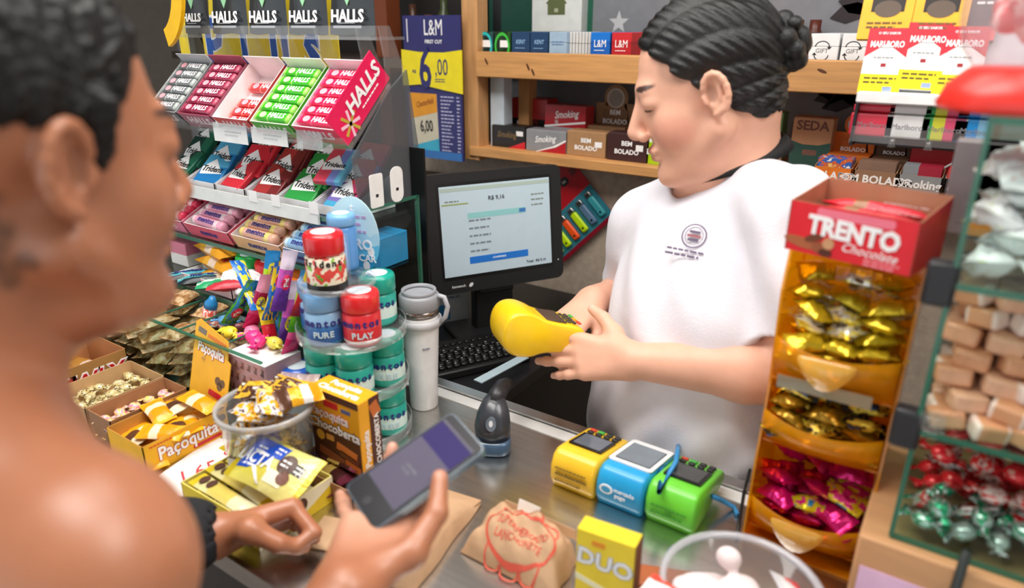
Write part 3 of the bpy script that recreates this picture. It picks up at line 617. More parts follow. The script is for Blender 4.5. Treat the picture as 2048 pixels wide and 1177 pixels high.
# right part of the lower shelf
def seda(p, F, w, h):
    txt(p, F, 0, h*.36, 'SEDA', w*.34, mat((112, 62, 44), .5), bold=.03)
    poly(p, F, [(-w*.5, h*.08), (-w*.2, h*.02), (w*.2, h*.02), (w*.5, h*.08), (w*.5, -h*.5), (-w*.5, -h*.5)], mat((38, 84, 76), .5)); rect(p, F, 0, -h*.12, w*.36, h*.1, mat((120, 84, 74), .5), lift=.0003, r=.003)
paper_box('tan and dark green display with brown lettering behind the cashier shoulder', 1573, 1652, 236, 345, 1.70, mat((188, 140, 104), .6), seda)
paper_box('pale green card box behind the cashier neck', 1520, 1552, 225, 345, 1.74, mat((120, 172, 120), .6), lambda p, F, w, h: lines(p, F, 0, 0, w*.7, 2, .01, PRINT_W))
headed('orange display with round header card on the right of the lower shelf', 1648, 1732, 268, 345, 1.68, (226, 118, 32), (206, 206, 206), py_top=230)
headed('dull brown display with round header card beside the orange one', 1738, 1812, 275, 345, 1.68, (96, 68, 46), (92, 76, 58), py_top=248)
paper_box('dark red upright box with white script behind the trays on the right', 1814, 1900, 252, 345, 1.69, bands([(0, '70706e'), (.22, '8e1620')], 2), lambda p, F, w, h: (txt(p, F, 0, h*.28, 'Smoking', w*.28, PRINT_W, rot=3, **SCR), poly(p, F, [(-w*.5, -h*.34), (w*.1, -h*.3), (w*.5, -h*.1), (w*.5, -h*.06), (w*.1, -h*.26), (-w*.5, -h*.3)], PRINT_W)))
paper_box('maroon upright box next to the dark red script box', 1903, 1975, 252, 345, 1.69, mat((70, 26, 30), .5), lambda p, F, w, h: disc(p, F, -.02, -h*.1, .008, .008, mat((150, 110, 110), .5)))
def front_tray(label, px0, px1, m, word, c=PRINT_W, card=None):
    a, b_ = at(px0, 352, Y=1.60), at(px1, 352, Y=1.60); w = b_.x-a.x-.002; h = .045; o = thing('rolling_paper_box', label, 'box', TM(((a.x+b_.x)/2, 1.63, ZS2)), 'open trays of rolling papers')
    obj('tray', carton(w, .06, h, [m, KRAFT_IN], hf=h*.8, hb=h), o); F = face('front', w, .06, h*.8); txt(o, F, 0, 0, word, h*.5, c, bold=.03)
    for i in range(4):
        MB().rbox(w*.9, .010, h*1.15, .001, 1, smooth=False).build('paper_booklet', card or m, o, TM((0, -.022+i*.013, .002), 0, -8))
    return o
front_tray('orange tray with colourful booklets in front of the orange display', 1625, 1703, mat((228, 122, 34), .5), 'BOLADO', card=spots(['e8c070', 'd06030', '3060b0', 'f0e8e0'], 5))
front_tray('tan tray of booklets in front of the dull brown display', 1706, 1794, mat((150, 112, 84), .6), 'BEM BOLADO', card=mat((128, 96, 78), .5))
front_tray('silver grey tray of booklets in front of the dark red script box', 1797, 1888, mat((146, 148, 150), .4), 'Smoking', card=bands([(0, '888a8e'), (.4, 'a01c34')], 0))
front_tray('black and red tray at the end of the lower shelf', 1891, 1935, mat((30, 26, 28), .4), 'co', card=RED)

# ---- hanging price sign
a, b_ = at(820, 310, Y=1.55), at(921, 30, Y=1.55)
W_, H_ = b_.x-a.x, b_.z-a.z
t = thing('price_sign', 'tall navy and yellow price sign hanging beside the pine shelf post', 'sign', TM(((a.x+b_.x)/2, 1.55, a.z)))
navy = mat((42, 40, 104), .4); yel = mat((246, 222, 20), .4)
MB().rbox(W_, .006, H_, .001, 1, smooth=False).build('board', navy, t)
F = face('front', W_, .006, H_)
txt(t, F, .008, H_*.415, 'L&M', .058, PRINT_W, bold=.0, sx=.62); txt(t, F, .008, H_*.325, 'FIRST CUT', .013, PRINT_W, bold=.02); rect(t, F, -W_*.42, H_*.4, .003, .06, PRINT_W)
ys = [(-W_*.5, H_*.27), (-W_*.2, H_*.255), (W_*.2, H_*.255), (W_*.5, H_*.275), (W_*.5, -H_*.02), (W_*.2, .0), (-W_*.2, .012), (-W_*.5, .006)]
MB().prism([(x*1.06, y) for x, y in ys], .001, .004).build('price_card', yel, t, F)
FY = F @ Matrix.Translation((0, 0, .004))
txt(t, FY, -.022, H_*.13, '6', .15, navy, bold=.02, sx=.62); txt(t, FY, .036, H_*.15, ',00', .062, navy, bold=.0, sx=.62); lines(t, FY, .035, H_*.065, .045, 2, .006, navy)
txt(t, FY, -.062, H_*.12, 'R$', .012, navy)
poly(t, F, [(-W_*.44, -.012), (W_*.06, -.012), (W_*.08, -H_*.46), (-W_*.40, -H_*.42)], mat((206, 198, 176), .5), lift=.0006)
poly(t, F, [(-W_*.44, -.012), (W_*.06, -.012), (W_*.065, -H_*.16), (-W_*.43, -H_*.22)], mat((226, 152, 40), .5), lift=.0009)
poly(t, F, [(-W_*.40, -H_*.42), (W_*.075, -H_*.35), (W_*.08, -H_*.46), (-W_*.40, -H_*.46)], mat((60, 170, 200), .5), lift=.0009)
txt(t, F, -.032, -H_*.1, 'Chesterfield', .022, mat((150, 80, 20), .5), rot=14, shear=.4, lift=.001, sx=.6); txt(t, F, -.028, -H_*.27, '6,00', .045, PRINT_K, rot=4, lift=.001, sx=.62)
lines(t, F, W_*.25, -H_*.24, W_*.24, 16, .0098, mat((190, 190, 220), .5), h=.0035, rag=.5); lines(t, F, W_*.44, -H_*.24, W_*.06, 16, .0098, mat((190, 190, 220), .5), h=.0035)
lines(t, F, 0, -H_*.475, W_*.7, 1, .01, mat((150, 180, 230), .5), h=.005)
MB().box(-W_*.48, W_*.48, -.004, 0, 0, .022).build('blue_footer', mat((46, 110, 180), .4), t, TM((0, -.0005, .0)))

# ---- monitor
wv = Vector((.52, .854, 0)).normalized(); pc = at(862, 352, D=1.52); wd = .335; hd = .272
nrm = Vector((wv.y, -wv.x, 0)); tiltv = (KV*math.cos(rad(7)) - nrm*math.sin(rad(7)))
tl = at(846, 352, D=1.50); O0 = tl + wv*wd/2 - tiltv*hd
t = thing('monitor', 'square black touch monitor showing a pale sales screen', 'monitor', basis(O0, wv, tiltv))
blk = mat((30, 30, 32), .5, bump=.1, bs=600)
MB().prism(rrect(wd, hd, .018), -.028, 0, 0).build('bezel', blk, t, TM((0, hd/2, 0)))
FS = TM((0, hd/2+.006, 0)); 
MB().prism(rrect(wd*.84, hd*.80, .004), -.001, .0012).build('bezel_inner', mat((14, 14, 15), .3), t, FS)
MB().box(-wd*.405, wd*.405, -hd*.375, hd*.375, 0, .0016).build('screen', mat((186, 204, 214), .35, var=.02, emit=.16), t, FS)
mon_ = t; t = kid(mon_, 'screen'); FS = Matrix.Identity(4)
FS = FS @ Matrix.Translation((0, 0, .0016))
def scr(c): return mat(c, .5, var=0, emit=.15)
rect(t, FS, 0, hd*.345, wd*.8, .008, scr((170, 186, 176)), name='screen_bar'); rect(t, FS, -wd*.30, hd*.225, wd*.19, .003, scr((150, 160, 90)), name='screen_bar')
txt(t, FS, 0, hd*.25, 'R$ 9,16', .013, scr((60, 66, 74))); rect(t, FS, 0, hd*.12, wd*.43, .013, scr((140, 196, 196)), name='screen_bar'); rect(t, FS, wd*.19, hd*.12, wd*.05, .009, scr((60, 120, 190)), name='screen_bar')
rect(t, FS, 0, -hd*.255, wd*.44, .016, scr((30, 112, 200)), name='screen_button'); txt(t, FS, 0, -hd*.255, 'CONFIRMAR', .006, scr((220, 232, 240)), lift=.0004)
lines(t, FS, -wd*.12, -hd*.05, wd*.18, 5, .0175, scr((120, 132, 142)), h=.004); lines(t, FS, wd*.32, hd*.2, wd*.12, 3, .012, scr((120, 130, 120)), h=.003); lines(t, FS, -wd*.32, hd*.25, wd*.1, 1, .01, scr((120, 130, 120)), h=.003)
txt(t, FS, wd*.28, -hd*.335, 'Total : R$ 9,16', .0085, scr((50, 56, 70)))
t = mon_; FB = TM((0, 0, 0)); txt(t, TM((-wd*.31, .016, .0)), 0, 0, 'bematech', .0085, PRINT_W, bold=.01); disc(t, TM((-wd*.31+.03, .016, 0)), 0, 0, .006, .004, PRINT_W, rot=40)
disc(t, TM((wd*.46, .045, 0)), 0, 0, .0016, .0016, PRINT_W, name='power_led')
zb = .90-O0.z
MB().rbox(.09, .03, .17, .004, 2, M=TM((0, 0, 0))).build('stand_neck', blk, t, basis((0, -.02, -.04), (1, 0, 0), (0, -math.sin(rad(7))*0-.12, -.99)))
base = basis((O0.x, O0.y, .90), wv, Vector((-wv.y, wv.x, 0)))
bs_ = MB().rbox(.22, .18, .014, .005, 2).build('stand_base', blk, t); bs_.matrix_basis = (basis(O0, wv, tiltv)).inverted() @ base @ Matrix.Translation((.0, .02, 0))
nk = MB().rbox(.10, .035, O0.z-.90+.06, .006, 2).build('stand_column', blk, t); nk.matrix_basis = (basis(O0, wv, tiltv)).inverted() @ base @ Matrix.Translation((.0, .055, .008))
# ---- keyboard
k0, k1, k2 = at(880, 757, z=.91), at(1062, 716, z=.91), at(862, 664, z=.91)
kx = (k1-k0); kx.z = 0; L_ = kx.length; ky = Vector((-kx.y, kx.x, 0)).normalized(); KD = .155
t = thing('keyboard', 'black keyboard on the low desk in front of the monitor', 'keyboard', basis((k0+k1)/2*1 - KV*.01, kx, ky))
MB().rbox(L_*1.18, KD, .018, .004, 2, M=TM((-.02, KD/2, 0))).build('case', mat((24, 24, 26), .45), t)
km = MB().rbox(.0145, .0145, .008, .002, 1).mesh('key', mat((16, 16, 18), .45, spec=.6)); r_ = random.Random(2); nk_ = int(L_*1.10/.017)
lg = mat((170, 170, 172), .5, var=0)
for i in range(5):
    for j in range(nk_):
        x = -L_*.57+.01+j*.017+(i % 2)*.005; kk = obj('key', km, t, TM((x, .02+i*.0175, .017)))
        MB().box(-.003, .0005, .0, .004, .0081, .0084).build('key_legend', lg, kk) if (i+j) % 2 else None
for j in range(nk_):
    obj('function_key', km, t, TM((-L_*.57+.01+j*.017, .125, .016), s=.8))
# papers and pole near keyboard
p = at(990, 745, z=.945); q = at(1052, 712, z=.945)
tag(MB().box(0, (q-p).length+.05, 0, .022, 0, .002).build('ruler_strip', mat((176, 196, 204), .4), None, basis(p-KV*.01-(q-p).normalized()*.04, (q-p), Vector((-(q-p).y, (q-p).x, 0)))), 'pale blue paper strip lying along the near edge of the keyboard', 'paper')
p = at(868, 652, z=.9005); q = at(936, 641, z=.9005); hgt = .10
t = thing('note_card', 'pale folded note with a blue block between tumbler and monitor', 'note', basis(p, (q-p), KV))
W2 = (q-p).length; MB().box(0, W2, 0, hgt, -.001, .001).build('sheet', mat((196, 206, 214), .6), t); rect(t, TM((W2*.3, hgt*.32, .001)), 0, 0, W2*.36, hgt*.4, mat((40, 140, 200), .5)); lines(t, TM((W2*.55, hgt*.75, .001)), 0, 0, W2*.5, 2, .01, mat((120, 130, 150), .5))
# ---- hanging card of lighters
c0 = at(1150, 505, Y=1.645); c1 = at(1232, 432, Y=1.645); c2 = at(1190, 350, Y=1.645)
ex = (c1-c0); ex.y = 0; LW = ex.length*1.32; ex.normalize(); ez = Vector((-ex.z, 0, ex.x))
t = thing('lighter_card', 'red hanging card holding neon lighters beside the monitor', 'lighter card', basis(c0-ex*LW*.25, ex, ez))
FL = TM((0, 0, .0)); HC = .215
MB().box(0, LW, 0, HC, -.002, .0).build('backing_card', mat((190, 18, 32), .4), t)
rect(t, FL, LW/2, .062, LW, .10, mat((54, 130, 146), .3)); rect(t, FL, LW/2, .006, LW, .012, mat((130, 16, 36), .4), lift=.002)
txt(t, FL, LW*.28, .145, 'Cricket', .034, PRINT_W, bold=.02, shear=.1); rect(t, FL, LW*.74, .165, .028, .022, BLACK, r=.008); txt(t, FL, LW*.74, .165, 'bic', .012, PRINT_W, lift=.0004)
rect(t, FL, LW*.92, .17, .02, .02, mat((120, 30, 30), .4))
lc = [(196, 230, 10), (196, 230, 10), (240, 84, 24), (196, 230, 10), (90, 120, 150), (60, 160, 170)]
for i, c in enumerate(lc):
    lx = LW*(.10+.16*i); lt = MB().rbox(.022, .011, .062, .005, 2, M=basis((lx, .022, .006), (1, 0, 0), (0, 0, -1))).build('lighter_body', mat(c, .35), t)
    MB().rbox(.019, .010, .016, .003, 2, M=basis((lx, .084, .006), (1, 0, 0), (0, 0, -1))).build('lighter_head', STEEL_EDGE, lt)
    rect(lt, TM((lx, .034, .0115)), 0, 0, .006, .006, BLACK)

# ---- cigarette display at the right
YD = 1.20
a, b_ = at(1716, 190, Y=YD), at(1966, 205, Y=YD); zt = a.z; XL, XR = a.x, b_.x+.12
t = thing('cigarette_display', 'white slanted cigarette display with a clear rail, hung above the rolling papers', 'display', TM((XL, YD, zt)))
wd = XR-XL; sl = rad(14); pv = Vector((0, math.sin(sl), math.cos(sl)))
MB().box(0, wd, 0, .34, -.004, 0).build('slanted_panel', mat((206, 206, 210), .4), t, basis((0, .012, 0), (1, 0, 0), pv))
MB().rbox(wd, .03, .016, .002, 1, M=TM((wd/2, 0, -.010)), smooth=False).build('white_ledge', WHITE, t)
MB().box(0, wd, .02, .08, -.075, -.06).build('black_tray', BLACK, t); MB().box(0, wd, .075, .08, -.075, -.01).build('tray_back', BLACK, t)
MB().box(0, wd, -.008, -.006, -.068, -.045).build('clear_rail', ACRYL, t)
for x in (.0, wd-.004): MB().box(x, x+.004, -.006, .08, -.075, .0).build('side_cheek', BLACK, t)
for x in (.03, wd-.03): MB().tube([(x, .10, .30), (x, .10, 2.6-zt)], .006, 8).build('hanging_rod', STEEL_EDGE, t)
def on_panel(px, py, off=.0128):
    Y = YD+.03
    for _ in range(6): z = at(px, py, Y=Y).z; Y = YD+.012+(z-zt)*math.tan(sl)-off/math.cos(sl)
    return at(px, py, Y=Y)
def marl(i, px, py, rot=0):
    ww, hh = .056, .094; p = on_panel(px, py); o = thing('cigarette_pack', ('red and white cigarette pack with chevron, leftmost on the slanted display', 'red and white cigarette pack with chevron, raised in the middle of the display', 'red and white cigarette pack with chevron beside the red jar lid')[i], 'pack', basis(p, (math.cos(rad(rot)), 0, math.sin(rad(rot))), pv), 'chevron packs on the slanted display')
    MB().prism(rrect(ww, hh, .001), -.012, 0).build('box', WHITE, o)
    I = Matrix.Identity(4); rd = mat((200, 40, 56), .4)
    poly(o, I, [(-ww/2, hh/2), (-ww/2, hh*.06), (0, hh*.27), (ww/2, hh*.06), (ww/2, hh/2)][::-1], rd); rect(o, I, 0, -hh*.35, ww, hh*.29, mat((250, 216, 20), .4))
    txt(o, I, 0, hh*.25, 'MARLBORO', .0125, PRINT_W, bold=.03, sx=.68, lift=.0003); txt(o, I, 0, hh*.42, 'O SEU SABOR', .0048, PRINT_W, lift=.0003)
    rect(o, I, 0, -.006, .007, .005, mat((160, 40, 50), .4)); lines(o, I, 0, .005, .03, 1, .004, mat((150, 150, 150), .5)); lines(o, I, 0, -hh*.3, ww*.8, 2, .006, mat((90, 80, 20), .5)); rect(o, I, ww*.2, -hh*.43, .012, .007, mat((150, 170, 210), .4))
    MB().box(-ww/2-.0004, ww/2+.0004, hh*.2, hh*.2+.0006, -.0124, .0).build('lid_seam', mat((120, 30, 40), .5), o)
marl(0, 1768, 122); marl(1, 1848, 113, -1); marl(2, 1922, 122)
for i, px in enumerate((1778, 1885)):
    p = on_panel(px, 8); ww, hh = .07, .10
    o = thing('warning_pack', ('yellow warning pack with a dark portrait at the top left of the display', 'yellow warning pack with a dark portrait at the top beside the red jar')[i], 'pack', basis(p, (1, 0, 0), pv), 'yellow portrait packs')
    MB().prism(rrect(ww, hh, .001), -.012, 0).build('box', mat((236, 176, 44), .4), o); I = Matrix.Identity(4)
    rect(o, I, 0, .018, .044, .058, mat((36, 28, 26), .5)); disc(o, I, 0, .022, .011, .015, mat((140, 120, 100), .6), name='portrait_face', lift=.0003); disc(o, I, 0, .033, .0115, .006, mat((44, 34, 30), .6), name='portrait_hair', lift=.0006)
    for s in (-1, 1): disc(o, I, s*.0045, .023, .002, .001, PRINT_K, name='portrait_eye', lift=.0006)
    disc(o, I, 0, -.007, .018, .012, mat((96, 80, 68), .6), name='portrait_shoulders', lift=.0001)
    lines(o, I, 0, -.03, ww*.7, 2, .006, mat((110, 80, 30), .5))
    MB().prism(rrect(.034, hh, .001), -.012, 0).build('side_panel', mat((32, 30, 36), .4), o, TM((ww/2+.019, 0, -.001))); lines(o, TM((ww/2+.019, .015, -.001)), 0, 0, .024, 5, .007, PRINT_W); rect(o, TM((ww/2+.019, -hh*.4, -.001)), 0, 0, .034, .018, mat((226, 92, 92), .4))
cols = [(mat((226, 52, 78), .35), 'pink red cigarette pack lying in the black tray under the display'), (mat((236, 236, 236), .35), 'white cigarette pack lying in the black tray under the display'),
        (bands([(0, '20a050'), (.25, 'd8d838'), (.5, 'e05078'), (.9, 'f0f0f0')], 0), 'green and pink cigarette pack lying in the black tray'), (bands([(0, '2090d8'), (.5, '80b8d8')], 0), 'sky blue cigarette pack at the right end of the black tray'),
        (mat((60, 180, 190), .35), 'teal cigarette pack in the tray beyond the glass case corner')]
for i, (px, (m, lab)) in enumerate(zip((1745, 1817, 1892, 1960, 2040), cols)):
    p = at(px, 238, Y=YD); o = thing('cigarette_pack', lab, 'pack', TM((p.x, YD+.036, zt-.06)), 'packs in the black tray')
    MB().rbox(.062, .07, .034, .003, 2, smooth=False).build('box', m, o); MB().rbox(.060, .066, .012, .003, 2, M=TM((0, .006, .0345)), smooth=False).build('upper_pack', m, o)
    txt(o, face('front', .062, .07, .034), 0, 0, 'Marlboro', .011, mat((150, 150, 155), .5), bold=0)
    MB().lathe([(.006, -.012), (.004, -.006), (.004, 0)], 10).build('clear_stud', ACRYL, o, TM((.033, -.045, 0)))
# =============================================================== glass candy rack on the counter
RX0, RX1 = -1.42, -.808
t = thing('candy_rack', 'tiered glass and acrylic candy rack standing on the steel counter', 'rack', TM((0, 0, 0)))
def sheet(name, x0, x1, y0, y1, z0, z1, m=GLASS, par=None): return MB().box(x0, x1, y0, y1, z0, z1).build(name, m, par or t)
BT = 1.118   # top of the front bin glass
BX1 = -.848
sheet('bin_front_pane', RX0, BX1, .575, .579, CZ+.001, BT); sheet('bin_back_pane', RX0, BX1, .700, .704, CZ+.001, 1.125); sheet('bin_floor', RX0, BX1, .579, .700, CZ+.002, CZ+.008, mat((40, 62, 56), .4))
sheet('bin_end_pane', RX0-.004, RX0, .575, .704, CZ+.001, BT)
sheet('bin_end_pane', BX1-.003, BX1, .575, .704, CZ+.001, BT); sheet('top_edge', RX0, BX1, .5745, .5795, BT, BT+.003, GLASS_EDGE); sheet('bottom_edge', RX0, BX1, .573, .5745, CZ+.001, CZ+.008, GLASS_EDGE)
DIVX = [at(293, 640, Y=.575).x, at(352, 662, Y=.575).x, at(434, 695, Y=.575).x]
for x in DIVX:
    sheet('bin_divider', x-.0015, x+.0015, .579, .700, CZ+.008, BT); sheet('divider_edge', x-.002, x+.002, .579, .700, BT, BT+.002, GLASS_EDGE)
sheet('end_panel', RX1-.004, RX1, .76, .905, CZ+.001, 1.318); sheet('end_panel_edge', RX1-.005, RX1+.001, .902, .908, CZ+.001, 1.322, GLASS_EDGE); sheet('end_panel_top', RX1-.005, RX1+.001, .76, .905, 1.318, 1.322, GLASS_EDGE)
for z, y0 in ((1.125, .700), (1.205, .755), (1.300, .765)):
    sheet('glass_shelf', RX0, RX1-.005, y0, .90, z-.005, z); sheet('shelf_edge', RX0, RX1-.005, y0-.003, y0, z-.006, z+.001, GLASS_EDGE)
sheet('tag_rail', RX0, -.90, .757, .7615, 1.288, 1.312, mat((222, 226, 224), .35))
sheet('rear_panel', RX0, RX1, .925, .930, CZ+.001, 1.40, mat((16, 18, 18), .35)); sheet('rear_support', RX0, RX0+.02, .905, .925, CZ+.001, 1.62, BLACK)
# acrylic tray and brackets of the two upper tiers
sl_ = rad(43); SV = Vector((0, math.cos(sl_), math.sin(sl_)))
FT = basis((0, .790, 1.418), (1, 0, 0), SV)
MB().box(RX0+.02, -.842, 0, .135, -.005, -.001).build('acrylic_tray', ACRYL, t, FT)
MB().box(RX0+.02, -.842, -.004, 0, -.005, .022).build('acrylic_lip', ACRYL, t, FT)
for x in (RX0+.03, -1.30, -1.20, -1.10, -1.0, -.90, -.848):
    MB().prism([(.885, 1.50), (.905, 1.50), (.93, 1.53), (.90, 1.60), (.875, 1.60), (.885, 1.55)], -.002, .002, 0, basis((x, 0, 0), (0, 1, 0), (0, 0, 1))).build('acrylic_bracket', ACRYL, t)
MB().prism([(.79, 1.40), (.885, 1.50), (.93, 1.53), (.95, 1.40), (.95, 1.31), (.80, 1.31)], -.002, .002, 0, basis((-.842, 0, 0), (0, 1, 0), (0, 0, 1))).build('acrylic_cheek', clear((200, 205, 208), .8, .08, .25, (150, 152, 156)), t)
sheet('top_shelf', RX0+.02, -.842, .865, .93, 1.578, 1.583, ACRYL); sheet('top_lip', RX0+.02, -.842, .862, .866, 1.578, 1.600, ACRYL)
# price tags
for a_, b_, y0, y1 in ((431, 497, 236, 281), (506, 577, 246, 285)):
    p = at(a_, y1, Y=.780); q = at(b_, y1+4, Y=.780); h = at(a_, y0, Y=.780).z-p.z
    o = MB().box(0, q.x-p.x, 0, h, 0, .0012).build('price_tag', mat((236, 238, 238), .5), t, basis(p, (1, 0, 0), KV)); lines(o, TM(((q.x-p.x)*.6, h*.4, .0012)), 0, 0, (q.x-p.x)*.5, 2, .006, mat((200, 205, 205), .5))
p = at(597, 296, Y=.776); MB().box(0, .062, 0, .032, 0, .002).build('tag_holder', clear((235, 240, 240), .8, .06, .2), t, basis(p, (1, 0, 0), KV))
for a_, c in ((500, 0), (545, 0), (620, 0)):
    p = at(a_, 402+(a_-500)*.2, Y=.757); MB().box(0, .022, 0, .02, 0, .001).build('price_tag', mat((244, 244, 244), .5), t, basis(p, (1, 0, 0), KV))
for i, (a_, y_) in enumerate(((755, 412), (795, 398))):
    p = at(a_, y_, X=RX1+.002); o = MB().prism(rrect(.030, .055 if i == 0 else .06, .004 if i == 0 else .013), 0, .001).build('hang_tag', WHITE, t, basis(p+Vector((0, .0, .025)), (0, 1, 0), KV)); rect(o, TM((0, -.008, .001)), 0, 0, .006, .005, PRINT_K)

# ---- slanted boxes of lozenge sticks
stick = {}
def make_stick(cbody, cend, word='HALLS'):
    key = (cbody, cend)
    if key in stick: return stick[key]
    stick[key] = (MB().rbox(.088, .018, .013, .004, 2).mesh('stick', bands([(0, cend), (.09, cbody), (.40, cend), (.44, cbody), (.93, cend)], 0, .28, bump=.15)), )
    return stick[key]
def halls_box(x0, x1, cin, cout, cbody, cend, colour, place, rows, empty_top=False, flap=False):
    w = x1-x0; M0 = FT @ Matrix.Translation(((x0+x1)/2, .068, 0)); d = .130; h = .036
    o = thing('lozenge_box', f'{colour} open lozenge box {place}', 'box', M0, 'slanted lozenge boxes')
    obj('tray', carton(w, d, h, [mat(cout, .4), mat(cin, .6)]), o)
    Ff = face('front', w, d, h); txt(o, Ff, 0, 0, 'HALLS', .024, mat((236, 232, 236), .4), bold=.02, shear=.2)
    bp = MB(); bp.box(-w/2, w/2, d/2-.0015, d/2, h, h+.018); bp.build('rear_flap', mat(cin, .6), o)
    me = make_stick(cbody, cend)[0]; wh = mat((246, 240, 244), .4, var=0)
    for k in rows:
        lay = 1 if not empty_top else 0
        s = tag(obj('lozenge_stick', me, None, M0 @ TM((0+RND.uniform(-.002, .002), -d/2+.014+k*.0198, .004+lay*.0225), RND.uniform(-1.5, 1.5))), f'{colour} lozenge stick, {ORD[k]} from the front, box {place}', 'candy stick', f'{colour} lozenge sticks')
        txt(s, TM((.012, 0, .0131)), 0, 0, 'HALLS', .0145, wh, bold=.02, shear=.2)
        disc(s, TM((-.022, 0, .0131)), 0, 0, .008, .006, mat((244, 170, 180) if 'green' not in colour else (210, 240, 170), .4))
        if lay: clone(s, M0 @ TM((0, -d/2+.014+k*.0198, .0125)), f'{colour} lozenge stick in the lower layer, {ORD[k]} from the front')
    return o
halls_box(-1.385, -1.285, (190, 190, 192), (120, 122, 124), (112, 116, 116), (170, 176, 172), 'grey', 'at the far left of the rack', range(6))
halls_box(-1.278, -1.178, (160, 70, 92), (176, 110, 128), (150, 40, 72), (180, 80, 104), 'mauve', 'second from the left', range(6))
halls_box(-1.170, -1.070, (244, 226, 226), (204, 70, 70), (206, 52, 54), (240, 130, 120), 'half-empty red and white', 'in the middle', (0, 1, 2, 4), True)
halls_box(-1.062, -.962, (240, 244, 220), (70, 170, 40), (62, 176, 34), (150, 214, 90), 'green', 'beside the pink one', range(6))
hb = halls_box(-.954, -.852, (246, 226, 230), (214, 40, 84), (214, 30, 80), (236, 80, 124), 'pink', 'at the right end of the rack', range(6))
fl = MB().box(-.002, 0, -.066, .078, 0, .062).build('side_flap', mat((228, 20, 84), .4), hb, TM((.054, 0, 0)))
FF = basis((0, .0, .031), (0, 1, 0), (0, 0, 1), (1, 0, 0)); txt(fl, FF, .022, .004, 'HALLS', .034, PRINT_W, bold=.03, shear=.2, lift=.001); lines(fl, FF, .03, -.016, .06, 1, .005, PRINT_W)
for k in range(8):
    a = rad(22.5+45*k); poly(fl, FF, [(-.036+.002*math.cos(a+1.57), -.012+.002*math.sin(a+1.57)), (-.036+.002*math.cos(a-1.57), -.012+.002*math.sin(a-1.57)), (-.036+.022*math.cos(a-.12), -.012+.022*math.sin(a-.12)), (-.036+.022*math.cos(a+.12), -.012+.022*math.sin(a+.12))], mat((250, 200, 214), .4) if k % 2 else mat((196, 170, 60), .4), lift=.0003)
# ---- black lozenge bags on the top tier
for i, (a_, b_) in enumerate(((362, 412), (416, 488), (489, 567), (568, 648), (650, 742))):
    p = at((a_+b_)/2, 62, Y=.875); w = at(b_, 62, Y=.875).x-at(a_, 62, Y=.875).x
    o = thing('lozenge_bag', ('black lozenge bag at the far left of the top tier', 'black lozenge bag second from the left on the top tier', 'black lozenge bag in the middle of the top tier', 'black lozenge bag fourth from the left on the top tier', 'black lozenge bag at the right end of the top tier')[i], 'bag', basis((p.x, .885, 1.585), (1, 0, 0), (0, .10, 1)), 'black lozenge bags')
    obj('bag', pillow_mesh(.16, w*.98, .022, bands([(0, '2c3034'), (.40, '30363a'), (.55, '22302c')], 0, .3, bump=.2), seed=i, crimp=.1), o, basis((0, .08, -.010), (0, 1, 0), (-1, 0, 0)))
    F = TM((0, 0, .0115)); txt(o, F, .0, .028, 'HALLS', w*.25, PRINT_W, bold=.03, lift=.001); rect(o, F, -.0, .012, w*.6, .004, mat((160, 164, 170), .4), lift=.001); lines(o, F, 0, .018, w*.4, 1, .004, mat((150, 156, 160), .4), lift=.001)
    poly(o, F, [(0, .045), (.012, .066), (.010, .1), (-.010, .1), (-.012, .066)], mat((150, 206, 160), .4), lift=.001, name='leaf_print'); poly(o, F, [(0, .05), (.028, .08), (.026, .1), (-.026, .1), (-.028, .08)], mat((30, 84, 62), .4), lift=.0004, name='leaf_print')
# ---- yellow poster behind the rack and yellow hoop
p0, p1 = at(368, 140, Y=.975), at(672, 40, Y=.975)
o = thing('yellow_poster', 'yellow poster with fat blue letters behind the upper candy tiers', 'poster', basis((p0.x, .975, 1.41), (1, 0, 0), KV)); PW = p1.x-p0.x
MB().box(0, PW, 0, .26, -.003, 0).build('board', mat((232, 204, 44), .5), o)
pz = at(500, 130, Y=.975).z-1.41
for s, px_ in (('P', 430), ('l', 490), ('u', 560), ('s', 625)):
    xx = at(px_, 100, Y=.975).x-p0.x; zz = at(px_, 100, Y=.975).z-1.41
    txt(o, TM((xx, zz+.004, 0)), 0, 0, s, .155, PRINT_W, bold=.05, sx=.8); txt(o, TM((xx, zz+.004, .0004)), 0, 0, s, .15, mat((24, 84, 170), .4), bold=.03, sx=.8, lift=.0004)
b = MB(); c = at(300, -60, Y=.82); pts = []
for i in range(15):
    a = rad(-75+i*9); pts.append((c.x+.085*math.cos(a), .82, c.z+.125*math.sin(a)))
rg = []
for i, p in enumerate(pts):
    a = rad(-75+i*9); n_ = Vector((math.cos(a), 0, math.sin(a))); rg.append([Vector(p)+n_*u+Vector((0, v, 0)) for u, v in ((-.016, -.004), (.016, -.004), (.016, .004), (-.016, .004))])
b.rings(rg, 0, True, False); tag(b.build('yellow_hoop', mat((248, 190, 10), .35)), 'bright yellow curved plastic hoop at the left of the top tier', 'hoop')

